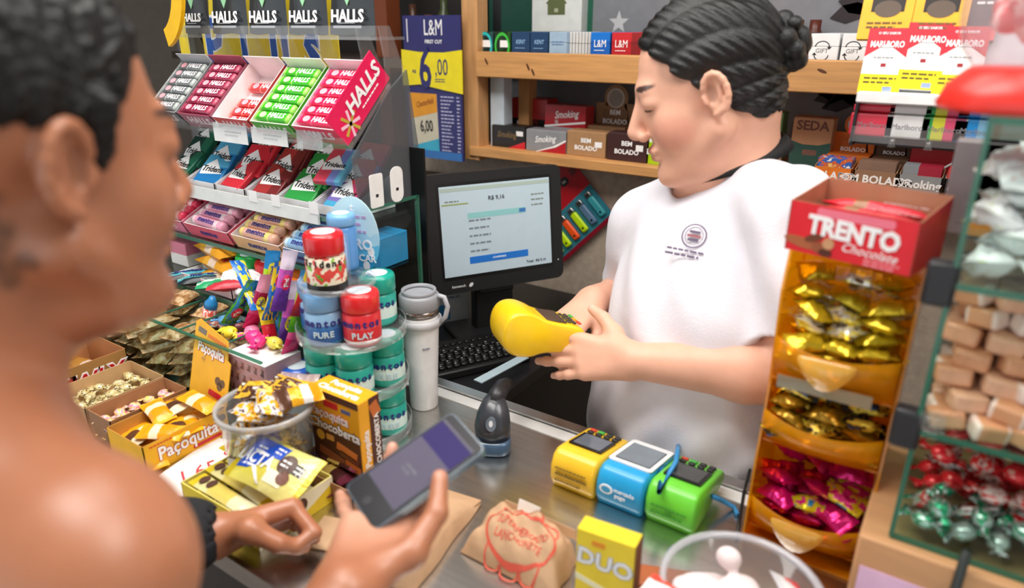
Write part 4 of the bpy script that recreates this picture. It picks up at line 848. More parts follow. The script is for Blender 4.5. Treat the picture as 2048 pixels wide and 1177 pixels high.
# ---- gum packs leaning on the second tier
def gum_pack(p, colr, lab, yaw=0, lean=48, w=.054, l=.086, grp='gum packs on the second tier', extra=None):
    o = thing('gum_pack', lab, 'gum pack', Matrix.Translation(p) @ Matrix.Rotation(rad(yaw), 4, 'Z') @ Matrix.Rotation(rad(lean), 4, 'X'), grp)
    sv_ = MB().rbox(w, l, .011, .0025, 2, M=TM((0, l/2, 0))).build('sleeve', colr, o)
    F = TM((0, l*.55, .011)); poly(sv_, F, [(-w*.46, -.002), (-w*.1, .02), (w*.42, -.016), (-w*.4, -.02)][::-1], PRINT_W)
    txt(sv_, F, -.001, -.007, 'Trident', w*.29, PRINT_K, rot=-3, bold=.015, lift=.0004, sx=.9)
    if extra: rect(o, F, 0, -.034, w*.9, .012, mat(extra, .3))
    return o
G2 = 1.301
cols_ = [('very dark green', bands([(0, '0c3a34'), (.6, '1c6a50')], 0), 3), ('blue', bands([(0, '1c78b8'), (.55, '50a8d0')], 1), 3), ('bright red', mat((216, 48, 62), .3), 3), ('brownish red', bands([(0, 'a83232'), (.6, '7a2628')], 0), 3), ('green', bands([(0, '2a9a44'), (.6, '1e8a3a')], 1), 3), ('pink and violet', bands([(0, '7a70b8'), (.4, 'c84068'), (.75, 'd84848')], 1), 3)]
xs = [(380, 0), (425, 0), (487, 0), (545, 0), (615, 0), (675, 0)]
row_name = ('in the front row', 'in the middle row', 'in the rear row')
bw = .088; bx0 = -1.345
for i, (nm, m, n) in enumerate(cols_):
    xc = bx0+i*.0915; col_o = thing('gum_display_carton', f'white divided carton holding the {nm} gum packs', 'carton', TM((xc, .832, G2)), 'gum cartons')
    obj('tray', carton(.087, .11, .02, [mat((236, 234, 236), .5), mat((220, 216, 220), .6)], hf=.016, hb=.062), col_o)
    for k in range(n):
        gum_pack(Vector((xc+RND.uniform(-.008, .008), .787+k*.031, G2+.006+k*.020)), m, f'{nm} gum pack {row_name[k]} of its carton', RND.uniform(-9, 9), 38+k*6, w=.068, l=.072, extra=(70, 160, 200) if i == 5 and k == 0 else None)
for i, (px_, py_, yaw, m) in enumerate(((655, 372, 14, bands([(0, 'd04058'), (.5, '7080c0'), (.8, '60b0d0')], 0)),)):
    p = at(px_, py_, Y=.80); gum_pack(p, m, 'loose pink and blue gum pack slipping off the right gum carton', yaw, 30, grp='loose gum packs')
# ---- trays of chewy mint rolls on the third tier
def mint_tray(x0, x1, cw, croll, lab, stripe, rows=6, zt=1.206, Y0=.765, name='mentos', ctxt=(60, 60, 140)):
    w = x1-x0; pit = 25; M0 = Matrix.Translation(((x0+x1)/2, Y0, zt)) @ Matrix.Rotation(rad(pit), 4, 'X')
    o = thing('mint_roll_tray', f'{lab} tray of mint rolls on the third tier', 'tray', M0, 'mint roll trays'); obj('tray', carton(w, .125, .030, [mat(cw, .4), mat((240, 226, 226), .6)]), o, TM((0, .0625, 0)))
    txt(o, face('front', w, 0, .030), 0, 0, name, .018, mat(ctxt, .4), bold=.02)
    me = MB().lathe([(.004, -.05), (.0095, -.048), (.0100, -.044), (.0100, .044), (.0095, .048), (.004, .05)], 12, M=basis((0, 0, .010), (0, 0, 1), (0, 1, 0), (1, 0, 0))).mesh('roll', bands([(0, stripe), (.12, croll), (.72, stripe), (.86, croll)], 0, .3, bump=.2))
    for k in range(rows):
        s = tag(obj('mint_roll', me, None, M0 @ TM((RND.uniform(-.004, .004), .013+k*.0203, .0215), RND.uniform(-3, 3))), f'{lab} mint roll on the third tier, {ORD[k]} from the front', 'mint roll', f'{lab} mint rolls')
        s.scale = (min(1.0, (w-.006)/.1), 1, 1)
        txt(s, TM((0, -.003, .0196), 0, 16), 0, 0, name, .0175, mat(ctxt, .4), bold=.008, lift=.0004)
        clone(s, M0 @ TM((RND.uniform(-.003, .003), .013+k*.0203, .0015), 0) @ Matrix.Diagonal((min(1.0, (w-.006)/.1), 1, 1, 1)), f'{lab} mint roll in the lower layer, {ORD[k]} from the front')
mint_tray(-1.40, -1.305, (230, 130, 160), (214, 50, 84), 'crimson', (240, 190, 200), name='Fruit', ctxt=(250, 250, 250))
mint_tray(-1.295, -1.155, (226, 96, 120), (232, 160, 184), 'rose pink', (240, 206, 214))
mint_tray(-1.145, -1.005, (236, 186, 140), (232, 176, 150), 'mixed fruit coloured', (240, 214, 130))
mint_tray(-.995, -.90, (70, 150, 214), (150, 194, 232), 'pale blue', (206, 226, 240))
p = at(775, 470, X=-.835); simple_box('mint_carton', 'sky blue mint carton at the right end of the third tier', 'box', (-.848, .855, 1.2055), .05, .07, .055, mat((50, 150, 214), .4), decor=lambda p_, F, w, h: txt(p_, F, 0, 0, 'mentos', .012, PRINT_W))
# ---- fourth tier: stick pack, mint packs, jars, small cartons, plastic bag
Z4 = 1.1255
def lay(name, lab, cat, px_, py_, Y, L, W, H, m, yaw, z=Z4, seed=1, word=None, wc=PRINT_W, ws=.02, tilt=0, grp=None, **kw):
    p = at(px_, py_, Y=Y); o = thing(name, lab, cat, Matrix.Translation((p.x, Y, max(z, p.z-H*.5) if z is None else z)) @ Matrix.Rotation(rad(yaw), 4, 'Z') @ Matrix.Rotation(rad(tilt), 4, 'X'), grp)
    obj('wrapper', pillow_mesh(L, W, H, m, seed, **kw), o)
    if word: txt(o, TM((0, 0, H*.97)), 0, 0, word, ws, wc, bold=.03, lift=.001)
    return o
for i in range(3):
    lay('chew_candy_pack', ('orange foil chew pack on top of the fourth tier pile', 'orange foil chew pack in the middle of the fourth tier pile', 'orange foil chew pack at the bottom of the fourth tier pile')[i], 'candy pack', 437+i*2, 515, .772-.012*i, .130, .046, .028, bands([(0, 'e09a20'), (.25, 'f0b440'), (.4, 'f0d8c0'), (.62, 'eea830')], 0, .25, .2, .3), -12+3*i, z=Z4+.044-.022*i, seed=i, word='Frutella', wc=mat((190, 40, 50), .4), ws=.024, grp='orange chew packs', crimp=.05)
simple_box('mint_carton', 'pink and white carton at the left end of the fourth tier', 'box', (at(375, 510, Y=.79).x, .80, Z4), .06, .06, .05, bands([(0, 'f0ece8'), (.5, 'e08098')], 2))
for i, (px_, py_, c) in enumerate(((380, 560, 'black and teal'), (412, 566, 'black and mint'), (450, 570, 'green and white'), (470, 560, 'red and green'))):
    m = (bands([(0, '14202c'), (.2, '54b0c0'), (.45, '203050'), (.6, '7ac8c8'), (.85, '182430')], 1), bands([(0, '16242c'), (.3, '50a8b4'), (.6, 'a0d8d0'), (.85, '182028')], 1), bands([(0, '2aa468'), (.4, 'd8f0e4'), (.7, '30b070')], 1), bands([(0, 'c83040'), (.5, '38905a')], 1))[i]
    lay('mint_pack', f'{c} mint pack lying on the front of the fourth tier', 'mint pack', px_, py_, .722, .100, .038, .020, m, 56-3*i, z=Z4+.002+.004*i, seed=i+4, word='mentos' if i < 2 else None, ws=.017, wc=mat((50, 50, 130), .4), grp='mint packs on the fourth tier', crimp=.06)
o = thing('mint_pack_carton', 'pale carton under the mint packs on the fourth tier', 'carton', TM((at(430, 590, Y=.72).x-.01, .735, CZ+.125)))
obj('tray', carton(.17, .055, .022, [mat((224, 190, 190), .6), mat((240, 236, 236), .6)]), o); o.location.z = Z4+.0005
def lidded_jar(name, lab, base, r, h, cb, cl, lidh=.35, grp=None, word=None, wc=None, n=20):
    o = thing(name, lab, 'jar', TM(base), grp)
    MB().lathe([(r*.85, 0), (r*.97, .004), (r, .010), (r, h*(1-lidh)-.006), (r*.86, h*(1-lidh))], n).build('body', cb, o)
    ld_ = MB().lathe([(r*.97, h*(1-lidh)), (r*1.0, h*(1-lidh)+.002), (r*1.0, h-.006), (r*.93, h-.001), (r*.5, h)], n).build('lid', cl, o)
    disc(ld_, TM((0, 0, h)), 0, 0, r*.6, r*.6, mat((220, 228, 236), .4), name='lid_label')
    if word:
        F0 = Matrix.Rotation(rad(-20), 4, 'Z')
        curved(o, word, r, h*.36, .55*r, wc or mat((40, 50, 140), .4), -62)
    return o
def curved(o, word, r, z, size, m, ang0, lift=.0003):
    """letters set round a cylinder, centred on angle ang0 (degrees from +x)"""
    step = size*.62/r
    for i, ch in enumerate(word):
        a = rad(ang0)+(i-(len(word)-1)/2)*step
        txt(o, basis((r*math.cos(a), r*math.sin(a), z), (-math.sin(a), math.cos(a), 0), KV), 0, 0, ch, size, m, bold=.03, lift=lift)
gp = mat((30, 160, 70), .35)
lidded_jar('gum_jar', 'gum jar with green lid on the fourth tier behind the wrapped sticks', (at(498, 520, Y=.775).x, .775, Z4), .025, .065, mat((190, 210, 190), .3), gp)
lidded_jar('gum_jar', 'gum jar with flat red lid on the fourth tier behind the wrapped sticks', (at(542, 530, Y=.785).x, .785, Z4), .030, .06, mat((220, 200, 190), .3), RED)
for i, (px_, lab) in enumerate(((563, 'orange and green carton on the fourth tier'), (602, 'orange and red carton at the end of the fourth tier'))):
    simple_box('gum_carton', lab, 'box', (at(px_, 555, Y=.75).x, .765, Z4), .055, .075, .052, bands([(0, 'c83028'), (.2, 'e8e8d8'), (.28, '50a838' if i == 0 else 'c02828'), (.75, 'e8782a')], 2), yaw=14, decor=lambda p_, F, w, h: rect(p_, F, 0, .01, w*.5, .012, PRINT_W))
# crumpled white bag
S = SDF((-.06, -.045, -.012), (.06, .045, .06), .0025)
rr = random.Random(5)
for _ in range(16): S.ell((rr.uniform(-.035, .035), rr.uniform(-.02, .02), rr.uniform(.012, .034)), (rr.uniform(.012, .024), rr.uniform(.01, .018), rr.uniform(.008, .018)), k=.006)
S.warp(lambda P: .0016*np.sin(P[:, 0]*330+3*np.sin(P[:, 1]*260))*np.sin(P[:, 2]*300+P[:, 0]*90)); S.cut((0, 0, .001), (0, 0, -1))
V, Fc = S.extract(); tag(obj('plastic_bag', np_mesh('bag', V, Fc, mat((236, 236, 238), .35, bump=.3)), None, TM((at(490, 585, Y=.735).x, .738, Z4+.001))), 'crumpled white plastic bag on the fourth tier', 'bag')

# ---- biscuits in the front bins
bm1 = [pillow_mesh(.085, .034, .022, spots(['8a6038', 'a87c50', 'c8a880', 'b89468'], 4, .25, 0, .5), s, crimp=.12) for s in range(4)]
rr = random.Random(21); cells = [(RX0, DIVX[0], 'in the left bin'), (DIVX[0], DIVX[1], 'in the second bin'), (DIVX[1], DIVX[2], 'in the third bin')]
for ci, (xa_, xb_, nm) in enumerate(cells):
    n = max(1, int((xb_-xa_-.02)/.040))
    for lay_ in range(6 if ci < 2 else 5):
        for i in range(n):
            for j in range(2 if ci < 2 or lay_ < 4 else 1):
                x = xa_+.022+(i+.5)*(xb_-xa_-.04)/n+rr.uniform(-.004, .004); y = .609+j*.06+rr.uniform(-.004, .004); z = CZ+.012+lay_*.0215+(.012*rr.random() if lay_ > 3 else 0)
                if lay_ == 5 and j == 0: continue
                tag(obj('wrapped_biscuit', bm1[rr.randrange(4)], None, Matrix.Translation((x, y, z)) @ Matrix.Rotation(rad(90+rr.uniform(-35, 35)), 4, 'Z') @ Matrix.Rotation(rad(rr.uniform(-8, 8)), 4, 'X') @ Matrix.Diagonal((.82, 1.1, 1, 1))), f'brown wrapped biscuit {nm}, {ORD[lay_]} layer up, {ORD[i]} from the left, {("front", "rear")[j]} row', 'biscuit', f'wrapped biscuits {nm}')
# last bin: printed pink carton and small toys/sweets
x = DIVX[2]; pk = mat((222, 150, 168), .5)
o = thing('pink_print_carton', 'pink carton with dark repeated lettering in the right end of the front bin', 'carton', TM(((x+BX1)/2, .620, CZ+.009)))
wB = BX1-x-.010; MB().rbox(wB, .07, .118, .001, 1, smooth=False).build('box', pk, o); rect(o, face('top', wB, .07, .118), 0, 0, wB, .07, mat((238, 232, 234), .5))
Fp = face('front', wB, .07, .118)
for i in range(6):
    for j in range(5): txt(o, Fp, -wB*.42+wB*.168*i, -.046+.023*j, 'fini', .011, mat((110, 40, 60), .5), rot=78, bold=0)
b = MB().box(-.008, .008, 0, .002, 0, .07); 
simple_box('wafer_carton', 'yellow and brown wafer carton standing in the third bin', 'box', (DIVX[2]-.018, .590, CZ+.009), .028, .018, .085, bands([(0, '6a5648'), (.2, 'd8b030'), (.6, '705a4a'), (.8, '9a8a80')], 2))
# toy candy dispenser on the bins
p = at(405, 655, Y=.64); o = thing('toy_candy_tube', 'red and clear toy candy tube with a blue cap on the biscuits', 'candy tube', TM((p.x, .65, CZ+.118), 0, -12, 14))
MB().lathe([(.010, 0), (.012, .004), (.012, .03), (.010, .032)], 14).build('tube', spots(['d03030', 'e86050', 'f0e0d8', 'c84838'], 5, .25), o); MB().lathe([(.0115, .032), (.0115, .042), (.007, .048), (.005, .054)], 14).build('cap', mat((40, 130, 190), .35), o)
for i, (px_, py_, c, lab) in enumerate(((432, 650, (150, 60, 50), 'dark red twist sweet'), (452, 640, (190, 150, 140), 'pale pink twist sweet'), (462, 625, (110, 40, 44), 'maroon twist sweet'), (437, 668, (60, 120, 170), 'blue twist sweet'))):
    p = at(px_, py_, Y=.66); tag(obj('twist_sweet', twist_mesh(.055, .011, spots([c, tuple(min(255, q+60) for q in c), (230, 220, 216)], 5, .25), i), None, TM((p.x, .655+.006*i, CZ+.112), 30*i)), f'{lab} lying on the biscuits near the pink carton', 'sweet', 'loose sweets on the biscuits')
# =============================================================== goods on the counter, left side
def tray(name, lab, x0, x1, y0, y1, h, cout, cin=(196, 150, 108), z=CZ+.0005, hb=None):
    o = thing(name, lab, 'carton', TM(((x0+x1)/2, (y0+y1)/2, z))); obj('tray', carton(x1-x0, y1-y0, h, [mat(cout, .65, bump=.1), mat(cin, .75)], hf=h, hb=hb or h), o); return o
R9 = random.Random(9)
# twix carton
o = tray('candy_bar_carton', 'tan open carton with red lettering on its side, left of the candy boxes', -1.375, -1.225, .425, .560, .070, (168, 122, 66), (190, 132, 82))
F = face('right', .15, .135, .070)
for i, ch in enumerate('TWIX'):
    txt(o, F, -.042+.028*i, .0, ch, .042, PRINT_W, bold=.07, shear=.2); txt(o, F, -.042+.028*i, .0, ch, .040, mat((200, 30, 40), .4), bold=.02, shear=.2, lift=.0006)
for i in range(3):
    lay('chocolate_bar_pack', ('gold and red chocolate bar pack nearest the rear of the tan carton', 'gold and red chocolate bar pack in the middle of the tan carton', 'gold and red chocolate bar pack at the front of the tan carton')[i], 'chocolate bar', 0, 0, 1, .11, .04, .024, bands([(0, 'b07830'), (.2, 'c89040'), (.45, 'f0d8c8'), (.55, 'c03038'), (.8, 'b88038')], 0, .25, .3, .3), -20+20*i, z=CZ+.008, seed=i, grp='bars in the tan carton')
    bpy.context.scene.collection.objects[-1] if False else None
def place(o, x, y, z, yaw=0, pit=0, roll=0): o.matrix_basis = TM((x, y, z), yaw, pit, roll); return o
bars = [q for q in COL.objects if q.name.startswith('chocolate_bar_pack') and q.parent is None]
for i, q in enumerate(bars[-3:]): place(q, -1.30+.012*(i-1), .525-.036*i, CZ+.010, 12-14*i, 0, 6)
# carton of brown and gold sweets
o = tray('sweets_carton', 'tan open carton of brown and gold wrapped sweets', -1.218, -1.108, .425, .560, .048, (196, 156, 112), (206, 166, 120))
ms = [twist_mesh(.058, .014, spots(['6a4030', 'e0cc88', 'f0e4b8', '54342a'], 4, .25, .2), s) for s in range(3)]
for i in range(5):
    for j in range(5):
        for l in range(2):
            if l and (i+j) % 3 == 0: continue
            tag(obj('gold_sweet', ms[R9.randrange(3)], None, Matrix.Translation((-1.203+.0195*i+R9.uniform(-.003, .003), .440+.026*j, CZ+.003+.019*l)) @ Matrix.Rotation(R9.uniform(0, 3), 4, 'Z') @ Matrix.Scale(.62, 4)), f'brown and gold twist sweet in tan carton, {ORD[i]} column, {ORD[j]} row, {("lower", "upper")[l]} layer', 'sweet', 'brown and gold sweets')
o = tray('sweets_carton', 'brown open carton of pink and yellow sweets', -1.100, -1.032, .425, .555, .050, (150, 104, 66), (172, 122, 82))
ms = [twist_mesh(.05, .013, spots(['e890a8', 'f4c8cc', 'f0d878', 'e06888'], 3, .3), s+5) for s in range(3)]
for i in range(3):
    for j in range(5):
        for l in range(2): tag(obj('pink_sweet', ms[R9.randrange(3)], None, Matrix.Translation((-1.085+.019*i, .440+.025*j, CZ+.003+.020*l)) @ Matrix.Rotation(R9.uniform(0, 3), 4, 'Z') @ Matrix.Scale(.68, 4)), f'pink and yellow twist sweet in brown carton, {ORD[i]} column, {ORD[j]} row, {("lower", "upper")[l]} layer', 'sweet', 'pink and yellow sweets')
# pacoquita carton with raised flap
yl = (240, 176, 20); o = tray('peanut_candy_carton', 'yellow peanut candy carton with a raised printed rear flap', -1.024, -.925, .415, .555, .048, yl, (196, 140, 60))
F = face('right', .099, .14, .048); txt(o, F, .0, .0, 'Paçoquita', .030, mat((190, 50, 40), .4), bold=.05, sx=.85); txt(o, F, .0, .0, 'Paçoquita', .030, PRINT_W, bold=.02, sx=.85, lift=.0005); rect(o, F, .03, -.016, .05, .006, RED, r=.002); lines(o, F, -.04, .018, .04, 1, .004, RED)
for x_, y_ in ((.05, .014), (.06, .010)): disc(o, F, x_, y_, .006, .006, mat((90, 60, 40), .5))
fl = MB().prism([(-.050, 0), (.050, 0), (.050, .070), (.042, .074), (.038, .105), (-.040, .126), (-.050, .120)], -.0015, 0).build('rear_flap', mat(yl, .45), o, basis((0, .069, .048), (1, 0, 0), (0, .28, .96)))
I = Matrix.Identity(4); txt(fl, I, -.002, .080, 'Paçoquita', .024, mat((190, 50, 40), .4), bold=.06, sx=.75, rot=-4); txt(fl, I, -.002, .080, 'Paçoquita', .024, PRINT_W, bold=.02, sx=.75, rot=-4, lift=.0005); rect(fl, I, -.03, .108, .022, .009, mat((120, 110, 100), .5), rot=-10); rect(fl, I, .018, .012, .034, .010, RED, rot=-6, r=.003); rect(fl, I, .01, .100, .05, .006, mat((226, 120, 30), .5), rot=-9)
for x_, y_ in ((.022, .036), (.034, .034), (.028, .028)): disc(fl, I, x_, y_, .007, .007, mat((110, 80, 50), .5)); 
for i in range(9):
    m = (bands([(0, 'f0a818'), (.3, 'f8e8c0'), (.5, 'e89a10'), (.8, 'f4b428')], 0, .25, 0, .3), bands([(0, 'f4b020'), (.45, '5a3828'), (.75, 'f0e0c0')], 0, .25, 0, .3))[i % 3 == 1]
    q = lay('peanut_candy_pack', f'{ORD[i]} peanut candy pack from the front in the yellow carton, ' + ('plain yellow' if i % 3 != 1 else 'yellow and brown'), 'candy pack', 0, 0, 1, .07, .034, .016, m, 0, z=CZ, seed=i, grp='peanut candy packs')
    place(q, -.975+(-.022 if i % 2 else .022), .440+.022*(i//2), CZ+.006+.014*(i % 3)+.010*(i//3), R9.uniform(-30, 30), R9.uniform(-8, 12), R9.uniform(-12, 12))
# white price paper with red figures
a, b_ = at(345, 968, z=CZ), at(462, 895, z=CZ)
o = thing('price_paper', 'white paper with red handwritten price lying beside the yellow carton', 'paper', TM((-.868, .470, CZ+.001), 12)); MB().box(-.052, .052, -.075, .075, 0, .001).build('sheet', mat((240, 236, 234), .7), o)
txt(o, TM((0, .0, .001), 62), -.012, 0, '1,65', .042, mat((200, 60, 70), .5), bold=0, shear=.2, sx=.8); txt(o, TM((.0, .05, .001), 62), .01, 0, 'o u', .03, mat((200, 60, 70), .5), bold=0)
# lacta carton with bars
o = tray('chocolate_carton', 'yellow chocolate carton with printed brown chocolates beside the fist', -.815, -.655, .405, .530, .040, (244, 208, 40), (244, 226, 120))
F = face('right', .16, .125, .040)
poly(o, F, [(-.0625, -.02), (-.02, -.02), (.062, .010), (.062, .020), (.0, .020), (-.0625, -.002)], mat((248, 238, 206), .5))
for x_, y_ in ((-.022, -.002), (.008, .006)): disc(o, F, x_, y_, .009, .010, mat((74, 42, 30), .5), lift=.0003); disc(o, F, x_-.001, y_+.002, .004, .005, mat((110, 70, 50), .5), lift=.0006)
for i in range(8):
    q = lay('white_chocolate_bar', f'long yellow chocolate bar in the yellow carton, {ORD[i % 4]} from the front, {("lower", "upper")[i//4]} layer', 'chocolate bar', 0, 0, 1, .135, .026, .013, bands([(0, 'e8cc30'), (.1, 'f0e4a0'), (.3, 'ecd468'), (.62, 'f4ecc0'), (.9, 'e0c028')], 0, .25, .15, .3), 0, z=CZ, seed=i, grp='yellow bars in the carton', crimp=.07)
    place(q, -.738+R9.uniform(-.006, .004), .421+.0305*(i % 4)*.93, CZ+.010+.0135*(i//4)+.010*(i//4), R9.uniform(-4, 4), 0, 1.5)
    for s_ in (-.03, -.014): disc(q, TM((s_-.004*i % .03, 0, .0122)), 0, 0, .006, .008, mat((84, 50, 36), .5), lift=.0012)
for i in range(2):
    q = lay('white_chocolate_bar', ('long yellow chocolate bar lying crosswise over the left of the carton', 'long yellow chocolate bar jutting from the carton towards the price paper')[i], 'chocolate bar', 0, 0, 1, .13, .028, .013, bands([(0, 'e0c020'), (.1, 'f0e090'), (.5, 'e8c840'), (.9, 'd8b820')], 0, .25, .15, .3), 0, seed=30+i, crimp=.07)
    place(q, -.752-.012*i, .520-.03*i, CZ+.042, -8+10*i, 0, 3)
    for s_ in (-.044, .01, .024): disc(q, TM((s_, 0, .0122)), 0, 0, .006, .007, mat((84, 50, 36), .5), lift=.0012)
# large chocolate bag
c = [at(*q, z=zz) for q, zz in (((455, 948), 1.050), ((520, 862), 1.080), ((652, 930), 1.070), ((575, 1015), 1.040))]
ex = ((c[3]-c[0])+(c[2]-c[1]))/2; ey = ((c[1]-c[0])+(c[2]-c[3]))/2; LW_, LH_ = ex.length, ey.length; cen = (c[0]+c[1]+c[2]+c[3])/4
q = thing('chocolate_bag', 'yellow and blue chocolate bag lying on top of the yellow carton', 'bag', basis(cen, ex, ey))
obj('wrapper', pillow_mesh(LW_*1.04, LH_*1.08, .020, bands([(0, 'c8b020'), (.08, 'dccf52'), (.5, 'e4da84'), (.92, 'ccb428')], 0, .22, .15, .35), 8, crimp=.07, wr=.07), q, TM((0, 0, -.010)))
nb_ = len(q.children); FB = TM((0, 0, .0068)); bl = mat((24, 78, 190), .3)
poly(q, FB, [(-LW_*.44, -LH_*.30), (-LW_*.26, -LH_*.26), (-LW_*.08, -LH_*.02), (-LW_*.04, LH_*.30), (-LW_*.02, LH_*.42), (-LW_*.46, LH_*.42)][::-1][::-1], bl, lift=.0022); poly(q, FB, [(-LW_*.12, LH_*.10), (LW_*.06, LH_*.14), (LW_*.08, LH_*.42), (-LW_*.12, LH_*.42)], bl, lift=.0020)
txt(q, FB, -LW_*.25, -LH_*.02, 'LACTA', LW_*.215, PRINT_W, bold=.03, lift=.0028, sx=.8); lines(q, FB, -LW_*.22, LH_*.17, LW_*.2, 2, .006, PRINT_W, lift=.0024); lines(q, FB, -LW_*.0, LH_*.28, LW_*.12, 2, .006, PRINT_W, lift=.0024)
poly(q, FB, [(-LW_*.40, -LH_*.22), (-LW_*.20, -LH_*.20), (-LW_*.04, -LH_*.42), (.0, -LH_*.42), (-LW_*.16, -LH_*.15), (-LW_*.38, -LH_*.17)], PRINT_W, lift=.0026)
disc(q, FB, LW_*.18, LH_*.12, .014, .014, mat((84, 58, 46), .4), lift=.0022); lines(q, FB, LW_*.18, LH_*.12, .018, 2, .006, PRINT_W, lift=.0026); rect(q, FB, LW_*.14, -LH_*.20, LW_*.26, LH_*.26, mat((246, 238, 206), .4), lift=.0016); disc(q, FB, LW_*.24, -LH_*.14, .009, .009, mat((110, 66, 50), .4), lift=.0022); rect(q, FB, LW_*.34, LH_*.12, LW_*.13, LH_*.22, mat((206, 206, 200), .4), lift=.002); lines(q, FB, LW_*.34, LH_*.12, LW_*.1, 3, .006, PRINT_K, lift=.0024)
wr_ = kid(q, 'wrapper')
for c_ in [k_ for k_ in q.children if k_ is not wr_ and k_.name != wr_.name]:
    drape_on(c_, wr_, 0 if c_.name.startswith(('lettering', 'fine_print')) else 4, .0006+.0007*(c_.name.startswith(('lettering', 'fine')))+.0003*c_.name.startswith('print_disc'))
# clear tub of peanut candies
TC = Vector((-.752, .508, CZ+.0005)); o = thing('clear_tub', 'round clear plastic tub of peanut candies with a white sticker', 'tub', Matrix.Translation(TC))
MB().lathe([(.050, .0), (.054, .002), (.063, .125), (.066, .128), (.066, .132), (.061, .132), (.0595, .126), (.051, .005), (.0, .004)], 32, cap=False).build('bowl', clear((238, 240, 240), .7, .06, .16, (214, 214, 214)), o)
MB().lathe([(.064, .124), (.0675, .125), (.0675, .134), (.064, .134), (.0625, .130)], 32, cap=False).build('rim', clear((240, 240, 240), .7, .08, .5, (220, 220, 218)), o)
rect(o, basis((.0587*math.cos(rad(-75)), .0587*math.sin(rad(-75)), .062), (math.sin(rad(75)), math.cos(rad(75)), 0), (0.07, 0, 1)), -.01, 0, .028, .030, mat((236, 236, 232), .5), name='white_sticker')
mp_ = [pillow_mesh(.062, .036, .018, m, s, crimp=.12) for s, m in enumerate((spots(['f0a818', 'f8c040', '5c3a2a', 'e8e0d0'], 3, .22, .15), spots(['5a3a2c', 'f0b020', 'dcdcdc', '6a4030'], 3.5, .22, .15), bands([(0, '5c3a2a'), (.3, 'f0b020'), (.55, 'e8e8e4'), (.75, 'e8a010')], 0, .22, .15, .35)))]
for l in range(7):
    for k in range(4 if l < 5 else 3):
        a_ = k*1.57+l*.6+R9.uniform(-.2, .2); rr_ = .026 if l < 6 else .024
        tag(obj('chocolate_peanut_pack', mp_[R9.randrange(3)], None, Matrix.Translation(TC+Vector((rr_*math.cos(a_), rr_*math.sin(a_), .008+l*.0185))) @ Matrix.Rotation(a_+1.4, 4, 'Z') @ Matrix.Rotation(rad(R9.uniform(-16, 16)), 4, 'X') @ Matrix.Scale(.86, 4)), f'peanut candy pack in the round clear tub, {ORD[l]} layer up, {ORD[k]} around', 'candy pack', 'peanut candy packs in the tub')
for i, (dx, dy, dz, yaw, pit) in enumerate(((-.020, .01, .136, 30, 14), (.022, -.012, .138, -40, -18), (.045, .022, .142, 65, 20), (.012, .034, .140, 10, 18))):
    tag(obj('chocolate_peanut_pack', mp_[i % 3], None, Matrix.Translation(TC+Vector((dx, dy, dz))) @ Matrix.Rotation(rad(yaw), 4, 'Z') @ Matrix.Rotation(rad(pit), 4, 'X')), ('yellow peanut candy pack on top at the left of the tub', 'yellow and brown peanut candy pack on top at the front of the tub', 'peanut candy pack poking out towards the brown box', 'peanut candy pack at the rear of the heaped tub')[i], 'candy pack', 'packs heaped on the tub')
tag(obj('clear_wrapper', pillow_mesh(.06, .04, .022, clear((245, 235, 235), .9, .15, .35, (240, 214, 206)), 4, wr=.3), None, TM(TC+Vector((-.002, .060, .128)), 25, 30)), 'crumpled clear wrapper at the rear rim of the tub', 'wrapper')
# carton of dark bars under the brown box, then the box itself
o = tray('chocolate_bar_tray', 'tan open tray of dark chocolate bars in front of the brown box', -.742, -.612, .525, .602, .032, (150, 108, 74), (170, 124, 88))
for i in range(5):
    q = lay('dark_chocolate_bar', f'dark brown and gold chocolate bar in the tan tray, {ORD[i]} in the stack', 'chocolate bar', 0, 0, 1, .092, .030, .014, bands([(0, '3a1c1c'), (.2, '5a2c28'), (.35, 'd8b860'), (.62, '4a2422'), (.85, '6a2a3a')], 0, .22, .2, .35), 0, seed=i, grp='dark bars in the tray', crimp=.08)
    place(q, -.69+.005*i if i < 3 else -.705, .545+.012*i if i < 3 else .540+.02*(i-3), CZ+.004+.013*(i % 3), -20+9*i, 0, -3)
BX, BY, BZ = -.672, .578, CZ+.0335
o = thing('peanut_candy_box', 'brown and yellow peanut candy box standing upright before the gum jars', 'box', TM((BX, BY, BZ), 0)); bw_, bd_, bh_ = .098, .040, .115
MB().rbox(bw_, bd_, bh_, .001, 1, smooth=False).build('box', mat((238, 170, 24), .4), o); br = mat((82, 44, 32), .4)
F = face('front', bw_, bd_, bh_); rect(o, F, 0, bh_*.46, bw_, bh_*.09, br); rect(o, F, 0, -bh_*.26, bw_*.98, bh_*.44, br)
txt(o, F, -bw_*.1, bh_*.20, 'Paçoquita', .0195, mat((180, 40, 40), .4), bold=.06, rot=-2); txt(o, F, -bw_*.1, bh_*.20, 'Paçoquita', .0195, PRINT_W, bold=.02, rot=-2, lift=.0005)
txt(o, F, .0, bh_*.03, 'Chocoberta', .0200, mat((70, 30, 24), .4), bold=.08, rot=-2, lift=.0003); txt(o, F, .0, bh_*.03, 'Chocoberta', .0200, PRINT_W, bold=.02, rot=-2, lift=.0008)
rect(o, F, -bw_*.05, bh_*.35, .028, .010, RED); rect(o, F, bw_*.25, bh_*.33, .018, .006, mat((90, 100, 150), .4)); rect(o, F, -bw_*.38, bh_*.36, .014, .012, mat((120, 110, 96), .4))
for i, (x_, y_, w_, h_) in enumerate(((.020, -.026, .040, .012), (.024, -.036, .036, .010), (-.012, -.044, .05, .012), (.03, -.048, .03, .010))): rect(o, F, x_, y_, w_, h_, mat(((224, 130, 60), (120, 66, 44), (150, 84, 52), (214, 120, 50))[i], .4), rot=-12, lift=.0004)
